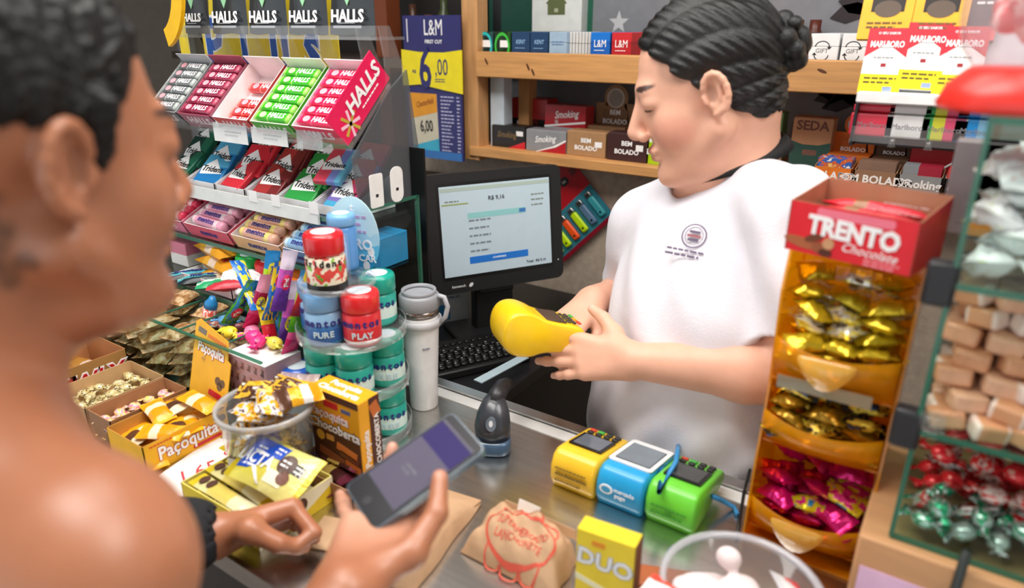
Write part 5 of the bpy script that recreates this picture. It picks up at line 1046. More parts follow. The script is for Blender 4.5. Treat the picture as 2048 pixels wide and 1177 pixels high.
disc(o, F, -bw_*.32, -bh_*.13, .008, .008, mat((236, 190, 70), .4), lift=.0004); rect(o, F, -bw_*.12, -bh_*.12, .015, .009, mat((226, 170, 80), .4), lift=.0004)
F = face('right', bw_, bd_, bh_); rect(o, F, bd_*.24, 0, bd_*.5, bh_, br); txt(o, F, .012, -.01, 'CHOCOBERTA', .012, PRINT_W, rot=90, bold=.02, lift=.0004); txt(o, F, -.009, -.018, 'Paçoquita', .015, PRINT_W, rot=90, bold=.02, lift=.0003); rect(o, F, .01, .038, .016, .022, mat((200, 110, 50), .4), lift=.0004, rot=20)
F = face('top', bw_, bd_, bh_); txt(o, F, .0, .008, 'Paçoquita', .015, PRINT_W, bold=.03); txt(o, F, .0, -.008, 'Chocoberta', .016, PRINT_W, bold=.04)
# ---- acrylic carousel with gum jars
SC_ = Vector((-.764, .688, CZ+.0005)); SR = .083
o = thing('jar_carousel', 'round clear acrylic carousel of gum jars with a pale blue oval header', 'carousel', Matrix.Translation(SC_))
TZ = (.004, .090, .176, .262)
for i, z in enumerate(TZ):
    r_ = SR if i < 3 else .055
    MT = TM((0, 0, 0)) if i < 3 else TM((.0, -.020, 0))
    MB().lathe([(.004, z-.003), (r_, z-.003), (r_, z), (.004, z)], 36, cap=False).build('tier_disc', ACRYL, o, MT)
    MB().lathe([(r_, z-.004), (r_+.002, z-.004), (r_+.002, z+(.014 if i < 3 else .004)), (r_, z+(.014 if i < 3 else .004))], 36, cap=False).build('tier_rim', clear((246, 248, 248), .9, .05, .18, (236, 240, 242)), o, MT)
MB().lathe([(.006, 0), (.006, .33)], 14).build('centre_post', ACRYL, o)
oh = MB().prism([(.046*math.cos(2*math.pi*i/32), .066*math.sin(2*math.pi*i/32)) for i in range(32)], -.001, .001).build('oval_header', bands([(0, '2c9cd0'), (.26, '62bce0'), (.42, 'a8d8ea'), (.55, 'c2e4ee')], 1, .35, wob=.16, wscale=5), o, basis(at(708, 474, Y=.748)-SC_, (.97, .24, 0), (0, 0, 1)))
Fh = TM((0, 0, .001)); txt(oh, Fh, .004, -.012, 'ZERO', .023, PRINT_W, bold=.03, lift=.0003); txt(oh, Fh, .006, -.034, 'AÇÚCAR', .016, PRINT_W, bold=.02, lift=.0003); lines(oh, Fh, 0, .022, .055, 3, .012, mat((190, 160, 200), .4), h=.004); txt(oh, Fh, 0, .048, 't', .018, PRINT_W)
for x_, y_ in ((.030, -.022), (.020, -.046), (-.016, -.05)): disc(oh, Fh, x_, y_, .006, .008, PRINT_W)
teal = mat((20, 160, 140), .3, coat=.3); tealb = bands([(0, '3cb8a8'), (.25, 'd8f0ea'), (.62, '28a898')], 2, .3); blu = mat((110, 160, 206), .35, coat=.3); blub = bands([(0, '4a86c0'), (.12, '2a62a8'), (.5, '3c78b8'), (.62, '8ab4d8')], 2, .3)
def gj(lab, ang, rr_, z, cb, cl, h=.082, r=.0285, word='mentos', grp='gum jars on the carousel', ta=-46, word2=None):
    b_ = SC_+Vector((rr_*math.cos(rad(ang)), rr_*math.sin(rad(ang)), z)); q = lidded_jar('gum_jar', lab, b_, r, h, cb, cl, .34, grp)
    if word: curved(kid(q, 'body'), word, r, h*.46, .0165, mat((38, 40, 130), .4), ta)
    if word2: curved(kid(q, 'body'), word2, r, h*.24, .013, mat((200, 226, 236), .4), ta)
    return q
gj('pale blue lidded gum jar at the left of the middle carousel tier', 205, .052, TZ[2], blub, blu, word2='PURE'); gj('pale blue lidded gum jar at the front of the middle carousel tier', 268, .050, TZ[2], blub, blu, word2='PURE', ta=-48)
q = gj('red gum jar with waisted lid at the right of the middle carousel tier', 335, .052, TZ[2], bands([(0, 'c82028'), (.12, 'e8e0e0'), (.2, 'd83038'), (.55, 'e0505a'), (.62, 'd82c34')], 2, .3), mat((222, 40, 44), .3, coat=.3), word2='PLAY'); gj('teal gum jar at the rear of the middle carousel tier', 75, .05, TZ[2], tealb, teal)
for i, a_ in enumerate((205, 262, 318, 20, 110)):
    gj(('teal gum jar at the left of the lowest carousel tier', 'teal gum jar at the front of the lowest carousel tier', 'teal gum jar beside the brown box on the lowest tier', 'teal gum jar by the white tumbler on the lowest tier', 'teal gum jar at the rear of the lowest tier')[i], a_, .053, TZ[0], tealb, teal, word2='PURE', ta=-46)
for i, a_ in enumerate((200, 258, 316, 25, 110)):
    gj(('teal gum jar at the left of the second carousel tier', 'teal gum jar at the front of the second carousel tier', 'teal gum jar above the brown box on the second tier', 'teal gum jar by the white tumbler on the second tier', 'teal gum jar at the rear of the second tier')[i], a_, .053, TZ[1], tealb, teal, word2='PURE', ta=-46)
q = lidded_jar('gum_jar', 'green gum jar with a big red lid on top of the carousel', SC_+Vector((.006, -.044, TZ[3])), .029, .084, spots(['8cc040', 'f0e8d0', 'd84840', '60a030'], 3.5, .3, 0, 0), mat((214, 30, 40), .3, coat=.4), .36); curved(q, 'Trident', .029, .043, .014, PRINT_K, -52); MB().lathe([(.0292, 0), (.0294, .010), (.0292, .011)], 20, cap=False).build('dark_base_band', BLACK, q)
q = lidded_jar('gum_jar', 'light blue gum jar behind the red lidded one on top of the carousel', SC_+Vector((-.034, .028, TZ[3])), .022, .090, mat((90, 150, 214), .3), mat((120, 176, 226), .3), .2)
q = lidded_jar('gum_jar', 'gum jar with a blue lid standing on the counter left of the carousel', (at(590, 720, Y=.645).x+.012, .640, CZ+.0005), .027, .110, clear((225, 235, 240), .7, .06, .45, (200, 220, 230)), mat((30, 96, 200), .3, coat=.4), .3)
# ---- white tumbler
o = thing('tumbler', 'tall white tumbler with grey lid and carry loop by the monitor', 'tumbler', TM((-.722, .800, CZ+.0005), s=.93))
wt = mat((236, 236, 238), .3, coat=.3); gy = mat((150, 152, 158), .4)
MB().lathe([(.024, 0), (.026, .004), (.027, .05), (.0335, .17), (.034, .185), (.033, .187)], 28).build('cup', wt, o); MB().lathe([(.0342, .187), (.0342, .199)], 28).build('steel_ring', mat((150, 140, 134), .25, 1), o)
MB().lathe([(.0345, .199), (.036, .201), (.036, .222), (.033, .226), (.02, .227)], 28).build('lid', gy, o); MB().lathe([(.030, .227), (.031, .233), (.027, .233), (.026, .228)], 28, cap=False).build('lid_rim', gy, o)
hp = [(.036*math.cos(a), .036*math.sin(a)-.0, .196-.03*abs(math.sin(a/2+rad(45)))+.0) for a in [rad(-120+i*20) for i in range(16)]]
MB().lathe([(.0348, .166), (.0385, .167), (.0385, .180), (.0348, .181)], 28, cap=False).build('loop_collar', mat((196, 196, 200), .4), o); MB().tube([(.036, .012, .175), (.046, .016, .185), (.050, .018, .205), (.044, .016, .222), (.034, .012, .224)], .0045, 8).build('carry_loop', mat((176, 178, 184), .4), o)
lines(o, basis((.030*math.cos(rad(-35)), .0315*math.sin(rad(-35)), .130), (math.sin(rad(35)), math.cos(rad(35)), 0), (.05, 0, 1)), .004, 0, .018, 1, .004, mat((120, 124, 140), .5), lift=.002)
# ---- bunch of wrapped sugar sticks on the bin
wr = [('blue and green', spots(['1c70b8', '2a90d0', '50b030', '1a4890'], 3, .2)), ('magenta', bands([(0, 'd8206a'), (.3, 'e85090'), (.5, 'b81858'), (.7, 'f0a0c0')], 0, .2)), ('blue', spots(['1848a0', '2070c0', 'e8d030', '183880'], 3, .2)), ('violet', bands([(0, '7040b0'), (.4, 'd060c0'), (.7, 'f0e0f0')], 0, .2)), ('lime green', bands([(0, '60b020'), (.4, 'a8d820'), (.7, '2880c0')], 0, .2)), ('red and yellow', bands([(0, 'c82030'), (.4, 'e8c820'), (.75, 'd83060')], 0, .2)), ('white and red', bands([(0, 'e0e0e0'), (.3, 'c83040'), (.6, '60b040')], 0, .2))]
pos = [(480, 600, 55), (515, 600, 70), (548, 580, 78), (575, 620, 85), (600, 600, 80), (530, 640, 118), (505, 640, 100), (560, 650, 95), (590, 650, 75), (492, 575, 140), (565, 560, 80), (535, 560, 85), (612, 570, 72), (520, 690, 112)]
for i, (x_, y_, an) in enumerate(pos):
    nm, m = wr[i % 7]; Yp = .655+.010*(i % 4); p = at(x_, y_, Y=Yp)
    q = thing('wrapped_sugar_stick', f'{nm} wrapped sugar stick ' + ('low in the front of the colourful bunch', 'leaning at the back of the colourful bunch')[i >= 7], 'candy stick', basis(p, (math.cos(rad(an)), .25, math.sin(rad(an))), (-.2, -1, .3), None), 'bunch of wrapped sugar sticks')
    obj('wrapper', pillow_mesh(.105, .027, .013, m, i, crimp=.10, wr=.3), q)
    dd = disc(q, TM((-.02+.02*(i % 3), 0, .0112)), 0, 0, .013, .008, mat((230, 216, 60) if i % 2 else (226, 40, 90), .4), lift=.0006); drape_on(dd, kid(q, 'wrapper'), 1); drape_on(txt(q, TM((-.02+.02*(i % 3), 0, .0115)), 0, 0, 'Fini', .011, PRINT_W if i % 2 == 0 else mat((40, 60, 150), .4), bold=.03, rot=8), kid(q, 'wrapper'), eps=.0012)
for i, (x_, y_, c) in enumerate(((478, 672, (230, 200, 40)), (520, 735, (226, 40, 120)), (500, 700, (232, 120, 160)), (535, 720, (220, 30, 110)), (552, 700, (216, 196, 60)), (446, 668, (70, 130, 180)))):
    p = at(x_, y_, Y=.64); tag(obj('twist_sweet', twist_mesh(.05, .013, spots([c, tuple(min(255, k+30) for k in c), tuple(int(k*.7) for k in c)], 4, .22), i), None, TM((p.x, .625+.012*(i % 3), CZ+.128), 40*i, 10)), ('yellow twist sweet on the pink carton edge', 'hot pink twist sweet beside the blue lidded jar', 'pale pink twist sweet above the pink carton', 'crimson pink twist sweet at the foot of the sugar sticks', 'mustard twist sweet beside the blue lid', 'blue twist sweet at the left of the pink carton')[i], 'sweet', 'loose sweets above the pink carton')

# =============================================================== counter, middle
def terminal(name, lab, x0, x1, y0, L, m, mtop, scr_c, word, wordc, keys=True, face_c=None):
    w = x1-x0-.002; o = thing(name, lab, 'card terminal', TM(((x0+x1)/2, y0, CZ+.0005), -1)); prof = [(.006, 0), (.052, 0), (.075, .012), (L-.004, .020), (L, .024), (L, .034), (L-.006, .040), (.030, .056), (.018, .057), (.008, .052), (.001, .036), (0, .014)]
    rg = []; n = len(prof)
    for x, s in ((-w/2, .90), (-w/2+.003, .985), (-w/2+.006, 1), (w/2-.006, 1), (w/2-.003, .985), (w/2, .90)):
        cy = sum(a for a, b in prof)/n; cz = sum(b for a, b in prof)/n; rg.append([(x, cy+(a-cy)*(1-(1-s)*.25), cz+(b-cz)*s) for a, b in prof])
    MB().rings(rg, 0, True, True).build('body', m, o)
    a = Vector((0, .030, .0562)); b = Vector((0, L-.006, .0402)); up_ = (b-a).normalized(); F = basis((a+b)/2, (1, 0, 0), up_); LL = (b-a).length
    if mtop: rect(o, F, 0, 0, w*.97, LL*1.0, mtop, lift=.0014, name='top_plate', r=.006)
    sf_ = rect(o, F, 0, -LL*.12 if keys else -.002, w*.78, LL*.60 if keys else LL*.74, mat((20, 20, 22), .2), lift=.002, name='screen_frame', r=.002); rect(sf_, sf_.matrix_basis.inverted() @ F, 0, -LL*.12 if keys else -.002, w*.64 if keys else w*.76, LL*.5 if keys else LL*.72, mat(scr_c, .12, coat=.6), lift=.0026, name='screen', r=.001)
    if keys:
        for r_ in range(2):
            for k in range(4): MB().rbox(w*.15, .0065, .003, .001, 1, M=TM((-w*.3+w*.2*k, LL*.27+r_*.010, .0006))).build('key', (mat((30, 30, 32), .4) if not (r_ == 1 and k < 2) else mat(((200, 60, 30), (60, 170, 60))[k], .4)), o, F)
    Ff = basis((0, -.0005, .026), (1, 0, 0), (0, .055, 1), None)
    if word == 'pago':
        disc(o, Ff, -w*.26, .004, .010, .007, PRINT_W, lift=.001); disc(o, Ff, -w*.26, .004, .007, .0045, mat((60, 160, 210), .4), lift=.0014); txt(o, Ff, w*.14, .007, 'mercado', .0085, PRINT_W, lift=.001); txt(o, Ff, w*.06, -.001, 'pago', .0085, PRINT_W, lift=.001)
    else: lines(o, Ff, 0, .0, w*.75, word, .010, mat(wordc, .5), h=.0016, lift=.001); txt(o, Ff, 0, .002, 'moderninha' if word == 3 else '(((', .010, mat(wordc, .5), lift=.001, bold=0, shear=.1)
    return o
ZT = .731
terminal('card_terminal', 'yellow card terminal at the left of three on the counter', -.423, -.353, ZT-.006, .118, mat((250, 196, 44), .35, coat=.2), None, (96, 104, 116), 3, (130, 100, 20))
terminal('card_terminal', 'blue card terminal with white top between yellow and green ones', -.351, -.282, ZT-.004, .122, mat((30, 160, 218), .35, coat=.2), mat((232, 234, 236), .35), (120, 132, 142), 'pago', None, keys=False)
terminal('card_terminal', 'bright green card terminal at the right of three on the counter', -.280, -.211, ZT, .118, mat((110, 214, 60), .35, coat=.2), None, (62, 66, 68), 2, (60, 140, 40))
bc = mat((50, 140, 200), .4)
p = [at(1355, 905, z=1.045), at(1352, 925, z=1.045), at(1340, 945, z=1.036), at(1318, 985, z=1.040)]
tag(MB().tube([at(1357, 890, z=1.00), *p, Vector((-.284, .800, 1.024))], .0035, 8).build('blue_cable', bc), 'blue cable rising between the blue and green terminals', 'cable')
tag(MB().tube([Vector((-.209, .795, 1.008)), at(1440, 1000, z=1.0), at(1468, 1015, z=.984), at(1475, 1030, z=.9835)], .0034, 8).build('blue_cable', bc), 'blue cable end sticking out right of the green terminal', 'cable')
tag(MB().tube([at(1500, 940, z=.99), at(1488, 985, z=.984), at(1480, 1035, z=.983), at(1474, 1075, z=.983)], .0022, 6).build('black_cable', BLACK), 'thin black cable on the counter before the yellow candy dispenser', 'cable')
# hand scanner
p = at(980, 905, z=CZ); o = thing('barcode_scanner', 'dark grey handheld barcode scanner standing on the counter', 'scanner', TM((p.x, p.y+.006, CZ+.0005), 28))
dk = mat((46, 50, 58), .3, coat=.3, bump=.05)
rg = []
for z, wx, wy, cy in ((0, .026, .019, 0), (.004, .029, .022, 0), (.018, .029, .022, .002), (.022, .0275, .021, .003)):
    rg.append([(wx*math.copysign(abs(math.cos(a))**.6, math.cos(a)), cy+wy*math.copysign(abs(math.sin(a))**.6, math.sin(a)), z) for a in [2*math.pi*i/24 for i in range(24)]])
MB().rings(rg).build('window_bumper', mat((54, 84, 112), .3, coat=.3), o); rg = []
for z, wx, wy, cy in ((.0215, .0270, .0205, .003), (.04, .0285, .0215, .008), (.058, .0255, .020, .017), (.072, .0185, .0165, .027), (.080, .010, .012, .036)):
    rg.append([(wx*math.cos(a), cy+wy*math.sin(a), z) for a in [2*math.pi*i/24 for i in range(24)]])
MB().rings(rg).build('head', dk, o); MB().tube([(0, .026, .066), (.004, .044, .076), (.008, .068, .076), (.012, .098, .064)], [.014, .0145, .013, .011], 12).build('handle', mat((40, 40, 44), .4), o)
disc(o, basis((0, -.008, .052), (1, 0, 0), (0, .35, 1)), 0, 0, .008, .011, mat((90, 100, 112), .2, coat=.5), name='button_ring', lift=.004); disc(o, basis((0, -.008, .052), (1, 0, 0), (0, .35, 1)), 0, .001, .003, .005, mat((210, 214, 220), .3), name='button', lift=.005)
# ---- kraft paper bags
def paper_bag(lab, M, L, W, H, seed, fold=.25, rear=False):
    b = MB(); r = random.Random(seed); nx, ny = 26, 18; ph = [r.uniform(0, 6) for _ in range(4)]; top = []; bot = []
    def hgt(u, v):
        e = (1-abs(2*v-1)**4)**.6*(1-abs(2*u-1)**6)**.5
        return H*((.25+.75*(1-v)**.8) if not rear else (.42+.58*v**.7))*e*(1+.12*math.sin(u*11+ph[0])*math.sin(v*9+ph[1])+.06*math.sin(u*29+v*17+ph[2]))+.0015
    for i in range(nx+1):
        u = i/nx
        for j in range(ny+1):
            v = j/ny; hh = hgt(u, v)-.0015
            x = (u-.5)*W*(1-.12*v+.02*math.sin(v*12+ph[3])); y = (v-.5)*L; top.append((x, y, hh+.0015)); bot.append((x, y, .0))
    n = ny+1; fs = [(i*n+j, (i+1)*n+j, (i+1)*n+j+1, i*n+j+1) for i in range(nx) for j in range(ny)]; b.add(top, fs, 0, True); b.add(bot, [f[::-1] for f in fs], 0, True)
    o = thing('paper_bag', lab, 'paper bag', M); m = mat((196, 158, 122), .75, bump=.45, bs=70, var=.1); b.build('pouch', m, o)
    MB().prism([(-W*.44, 0), (W*.44, 0), (W*.40, L*fold), (-W*.36, L*fold*.94)], 0, .0025).build('folded_top', mat((186, 148, 112), .75, bump=.3, bs=70), o, basis((0, L*.5, .007), (1, 0, 0), (0, -1, .09)) if not rear else basis((0, L*.46, H*.55), (1, 0, 0), (0, .35, .94)) @ TM((0, 0, 0)))
    o_h[o.name] = lambda x, y: hgt(min(1, max(0, x/(W*(1-.12*(y/L+.5)))+.5)), min(1, max(0, y/L+.5)))
    return o
o_h = {}
def drape(c, bag):
    me = c.data.copy(); me.transform(c.matrix_basis); f_ = o_h[bag.name]; zs = [v.co.z for v in me.vertices]; z0 = min(zs)
    for v in me.vertices: v.co.z = f_(v.co.x, v.co.y)+.0009+(v.co.z-z0)*.5
    c.data = me; c.matrix_basis = Matrix.Identity(4); return c
c0, c1, c2, c3 = at(925, 1100, z=CZ), at(1120, 1188, z=CZ), at(1160, 1078, z=CZ+.05), at(985, 990, z=CZ+.05)
ex = (c1-c0)+(c2-c3); Wb = ex.length/2; yaw = math.degrees(math.atan2(ex.y, ex.x)); Lb = ((c3-c0)+(c2-c1)).length/2
cen = (c0+c1+c2+c3)/4; o = paper_bag('crumpled kraft paper bag with a red stamped logo in front of the terminals', TM((cen.x, cen.y, CZ+.0005), yaw), Lb, Wb, .062, 4, .16, True)
rdp = mat((222, 92, 72), .7)
# stamp: rings of a cloud shaped outline and two text lines
def ringp(p_, F, cx, cy, rx, ry, wd_, m, a0=0, a1=360, n=18):
    b = MB()
    for i in range(n):
        t0, t1 = rad(a0+(a1-a0)*i/n), rad(a0+(a1-a0)*(i+1)/n)
        b.add([(cx+(rx+d)*math.cos(t), cy+(ry+d)*math.sin(t), 0) for t in (t0, t1) for d in (0, wd_)], [(0, 1, 3, 2)])
    return b.build('stamp_outline', m, p_, F)
FS_ = TM((.004, -.010, 0))
drape(ringp(o, FS_, 0, 0, .046, .022, .0028, rdp, n=40), o)
for cx, cy, a0, a1 in ((-.02, .017, 30, 190), (.004, .020, 0, 180), (.026, .014, -20, 130), (-.022, -.017, 160, 330), (.0, -.020, 180, 360), (.022, -.016, 200, 380)): drape(ringp(o, FS_, cx*1.15, cy*1.15, .0115, .009, .0022, rdp, a0, a1, 12), o)
drape(txt(o, FS_, 0, .0055, 'SUPERMERCADO', .0112, rdp, bold=.0, sx=.85), o); drape(txt(o, FS_, 0, -.0065, 'LANCHONETE', .0112, rdp, bold=.0, sx=.9), o)
MB().box(-.016, .016, -.008, .008, 0, .001).build('tape', mat((236, 232, 226), .5), o, basis((-.012, Lb*.47, .048), (1, 0, 0), (0, .35, .94)))
c0, c1, c2, c3 = at(700, 1165, z=CZ), at(800, 1165, z=CZ), at(945, 1010, z=CZ), at(865, 975, z=CZ)
cen = (c0+c1+c2+c3)/4; ey = (c3-c0)+(c2-c1); yaw = math.degrees(math.atan2(ey.y, ey.x))-90
o = paper_bag('kraft paper bag with folded top behind the hand with the phone', TM((cen.x-.004, cen.y, CZ+.0005), yaw), ey.length/2, .115, .045, 8, .22); drape(MB().box(-.014, 0, -.012, .012, 0, .001).box(0, .014, -.012, .012, 0, .001).build('receipt_label', mat((238, 236, 232), .5), o, TM((-.020, ey.length/4*.9, 0))), o)
# small flat kraft sleeve under the hand
tag(MB().box(-.045, .045, -.03, .03, 0, .002).build('kraft_sleeve', mat((200, 164, 128), .75), None, TM(at(690, 1075, z=CZ+.001), 20)), 'small flat kraft paper sleeve under the hand holding the phone', 'paper')
# ---- yellow card box at the lower edge
Yc = .565; a, b_, c_ = at(1150, 1175, Y=Yc), at(1258, 1177, Y=Yc), at(1155, 1052, Y=Yc)
w_ = .068; o = thing('yellow_candy_box', 'small yellow candy box standing on the counter at the lower edge', 'box', TM((a.x+w_/2, Yc+.012, CZ+.0005), 6)); h_ = c_.z-CZ
MB().rbox(w_, .024, h_, .001, 1, smooth=False).build('box', mat((246, 214, 44), .45), o); F = face('front', w_, .024, h_); rect(o, face('right', w_, .024, h_), 0, 0, .024, h_, mat((110, 62, 34), .5))
txt(o, F, 0, h_*.12, 'DUO', .029, mat((150, 160, 190), .4), bold=.05, rot=-4); txt(o, F, 0, h_*.12, 'DUO', .029, PRINT_W, bold=.01, rot=-4, lift=.0005); rect(o, F, -.008, h_*.36, .016, .007, mat((236, 150, 30), .4), r=.002); poly(o, F, [(-w_*.5, -h_*.12), (w_*.5, -h_*.3), (w_*.5, -h_*.36), (-w_*.5, -h_*.2)], mat((250, 240, 200), .4)); lines(o, F, .02, -h_*.42, .03, 1, .006, PRINT_K)
# ---- pen
o = thing('ballpoint_pen', 'black and clear ballpoint pen lying right of the yellow candy box', 'pen', basis(at(1262, 1140, z=CZ+.006), at(1345, 1148, z=CZ+.006)-at(1262, 1140, z=CZ+.006), KV)); MB().tube([(-.02, 0, 0), (.075, 0, 0)], .0042, 10).build('barrel', clear((225, 235, 240), .8, .06, .3, (180, 200, 210)), o); MB().tube([(-.02, 0, 0), (.022, 0, 0)], .0050, 10).build('cap', BLACK, o); MB().tube([(.075, 0, 0), (.088, 0, 0)], [.004, .001], 8).build('tip', STEEL_EDGE, o)
# ---- clear bucket at the lower right
BC = Vector((-.118, .606, CZ+.0005)); o = thing('clear_bucket', 'round clear plastic bucket of paper and sweets at the lower right', 'bucket', Matrix.Translation(BC)); RB = .082
MB().lathe([(.064, 0), (.068, .002), (.080, .068), (.078, .068), (.066, .005), (.0, .004)], 36, cap=False).build('bowl', clear((240, 242, 242), .7, .06, .12, (220, 220, 220)), o)
MB().lathe([(.079, .066), (.0845, .067), (.0845, .074), (.080, .0755), (.077, .071)], 36, cap=False).build('rim', clear((235, 236, 240), .7, .08, .5, (214, 214, 220)), o)
S = SDF((-.06, -.06, -.02), (.06, .06, .06), .0028); rr = random.Random(4)
for _ in range(14): S.ell((rr.uniform(-.03, .022), rr.uniform(-.03, .025), rr.uniform(.0, .03)), (rr.uniform(.016, .026), rr.uniform(.014, .024), rr.uniform(.008, .016)), k=.008)
S.ell((-.004, .028, .044), (.014, .012, .012), k=.012)
V, Fc = S.extract(); tag(obj('crumpled_tissue', np_mesh('tissue', V, Fc, mat((236, 220, 220), .7, bump=.3, bs=60)), None, Matrix.Translation(BC+Vector((-.020, .004, .030)))), 'pale pink crumpled tissue heaped in the clear bucket', 'tissue')
S = SDF((-.06, -.05, -.03), (.06, .05, .05), .0028); rr = random.Random(14)
for _ in range(16): S.ell((rr.uniform(-.036, .036), rr.uniform(-.026, .026), rr.uniform(-.004, .018)), (rr.uniform(.010, .02), rr.uniform(.008, .016), rr.uniform(.008, .016)), k=.006)
V, Fc = S.extract(); tag(obj('orange_bag', np_mesh('bag', V, Fc, mat((244, 146, 66), .4, bump=.3, bs=70)), None, Matrix.Translation(BC+Vector((.052, -.052, .062))) @ Matrix.Rotation(.5, 4, 'Z')), 'crumpled orange plastic bag over the front of the clear bucket', 'bag')
q = lay('snack_pack', 'red and white snack pack leaning in the clear bucket', 'candy pack', 0, 0, 1, .075, .035, .012, bands([(0, 'd03038'), (.35, 'e84850'), (.5, 'dcdcdc'), (.85, 'c8c8cc')], 1, .3), 0, seed=3); place(q, BC.x+.048, BC.y+.018, CZ+.062, 120, 25, 10)
q = lay('snack_pack', 'white snack pack with red stripe at the front of the clear bucket', 'candy pack', 0, 0, 1, .085, .04, .014, bands([(0, 'e8503a'), (.2, 'f2ecea'), (.8, 'e04a38')], 1, .3), 0, seed=5); place(q, BC.x-.045, BC.y-.062, CZ+.064, -12, 12, 0)
q = lay('snack_pack', 'green and yellow snack pack at the front of the clear bucket', 'candy pack', 0, 0, 1, .06, .03, .012, spots(['5a9a50', 'e0c030', '404850', 'c8e0c0'], 4, .3), 0, seed=6); place(q, BC.x+.006, BC.y-.040, CZ+.068, 25, 10, 0)
# terracotta tray below it
tag(MB().rbox(.11, .035, .014, .004, 2).build('wooden_tray', mat((170, 92, 50), .5), None, TM((at(1300, 1160, z=CZ).x, at(1300, 1160, z=CZ).y-.008, CZ+.0005), 22)), 'short reddish wooden bar on the counter before the clear bucket', 'bar')
# =============================================================== yellow candy dispenser and glass case at the right
YD0 = .775; GX0, GX1 = -.158, -.022; ymat = clear((255, 214, 60), .8, .08, .42, (240, 166, 8)); yin = clear((255, 205, 40), .8, .1, .55, (226, 146, 6))
def zy(px, py): return at(px, py, Y=YD0).z
o = thing('candy_dispenser', 'translucent yellow three bin candy dispenser standing on the counter', 'dispenser', TM((0, 0, CZ+.0005))); Z0 = CZ
TOPZ = 1.372-Z0
for x in (GX0, GX1-.003):
    MB().prism([(YD0-.012, 0), (.88, 0), (.88, TOPZ), (YD0+.02, TOPZ), (YD0+.004, TOPZ-.05), (YD0+.012, .22), (YD0-.002, .12)], 0, .003, 0, basis((x, 0, 0), (0, 1, 0), (0, 0, 1))).build('side_wall', ymat, o)
MB().box(GX0, GX1, .877, .88, 0, TOPZ).build('back_wall', ymat, o); MB().box(GX0, GX1, YD0+.02, .88, TOPZ-.003, TOPZ).build('top_plate', ymat, o); MB().box(GX0, GX1, YD0-.010, .88, 0, .003).build('base_plate', ymat, o)
bins = [(zy(1690, 700)-Z0, zy(1690, 800)-Z0), (zy(1685, 858)-Z0, zy(1680, 935)-Z0), (zy(1630, 1030)-Z0, zy(1625, 1105)-Z0)]
wB = GX1-GX0-.008; n = 14
for bi, (zt_, zb_) in enumerate(bins):
    zb_ = max(.004, zb_); rg = []
    for i in range(n+1):
        u = i/n*2-1; x = (GX0+GX1)/2+u*wB/2; bow = .020*(1-u*u)+.002
        rg.append([(x, YD0+.012-bow*.4, zb_), (x, YD0-bow, zb_+(zt_-zb_)*.5), (x, YD0-bow-.004, zt_-.006*(1-u*u)), (x, YD0-bow-.001, zt_-.006*(1-u*u)), (x, YD0-bow+.003, zb_+(zt_-zb_)*.5), (x, YD0+.015-bow*.4, zb_+.003)])
    MB().rings(rg, 0, True, True).build('bin_front', ymat, o)
    MB().prism([(YD0+.008, zb_), (.876, zb_+.030), (.876, zb_+.033), (YD0+.008, zb_+.003)], GX0+.004, GX1-.004, 0, basis((0, 0, 0), (0, 1, 0), (0, 0, 1))).build('bin_floor', yin, o)
    if bi != 1:
        b = MB(); rg = []
        for i in range(9):
            u = i/8*2-1; xx = (GX0+GX1)/2-.004+u*.030; rg.append([(xx, YD0-.026, zt_-.008), (xx, YD0-.027, zt_-.014-.030*(1-u*u)), (xx, YD0-.0245, zt_-.014-.030*(1-u*u)), (xx, YD0-.0235, zt_-.008)])
        b.rings(rg, 0, True, True).build('scoop_lip', clear((255, 226, 120), .8, .06, .5, (255, 206, 90)), o)
MB().box(-.052, .046, 0, .016, 0, .001).build('label_strip', clear((220, 220, 210), .8, .05, .5, (170, 165, 140)), o, basis(((GX0+GX1)/2, YD0-.022, bins[0][1]+.006), (1, 0, 0), (0, -.1, 1)))
# candies in the bins
R5 = random.Random(5)
sets = [('gold', [pillow_mesh(.06, .034, .020, m, s, crimp=.14, wr=.25) for s, m in enumerate((foil((222, 190, 40), .22), spots(['d8b820', 'f0e070', 'e8e4d8', '6a5020'], 3, .2, .5, .5), foil((196, 170, 30), .2)))], 'gold foil sweet in the top dispenser bin', bins[0], 5),
        ('dull gold', [pillow_mesh(.06, .034, .02, m, s+3, crimp=.14, wr=.25) for s, m in enumerate((foil((170, 130, 30), .25), spots(['907018', 'e0c040', '3a3020', '30507a'], 3, .22, .4, .5)))], 'dull gold foil sweet in the middle dispenser bin', bins[1], 4),
        ('magenta', [pillow_mesh(.062, .036, .021, m, s+6, crimp=.14, wr=.25) for s, m in enumerate((foil((206, 20, 110), .22), spots(['c01468', 'e03088', 'e8d820', '3a90c8'], 2.4, .22, .4, .5), foil((180, 16, 80), .22)))], 'magenta foil sweet in the bottom dispenser bin', bins[2], 5)]
for nm, ms, lab, (zt_, zb_), nl in sets:
    zb_ = max(.004, zb_); base = Z0+zb_+.014; H = (zt_-zb_)+(.066 if nm == 'gold' else .034); L = max(3, int(H/.018))
    for l in range(L):
        for i in range(3):
            for j in range(2 if l < L-1 else 2):
                x = GX0+.030+i*.038+R5.uniform(-.006, .006); y = YD0+.012+j*.040+(.012 if l == L-1 else 0)+R5.uniform(-.004, .004); z = base+l*.0175+j*.014
                tag(obj('foil_sweet', ms[R5.randrange(len(ms))], None, Matrix.Translation((x, y, z)) @ Matrix.Rotation(R5.uniform(-.7, .7), 4, 'Z') @ Matrix.Rotation(rad(R5.uniform(-25, 35)), 4, 'X') @ Matrix.Rotation(rad(R5.uniform(-22, 22)), 4, 'Y') @ Matrix.Scale(.82, 4)), f'{lab}, {ORD[l]} layer, {ORD[i*2+j]} place', 'sweet', f'{nm} foil sweets')
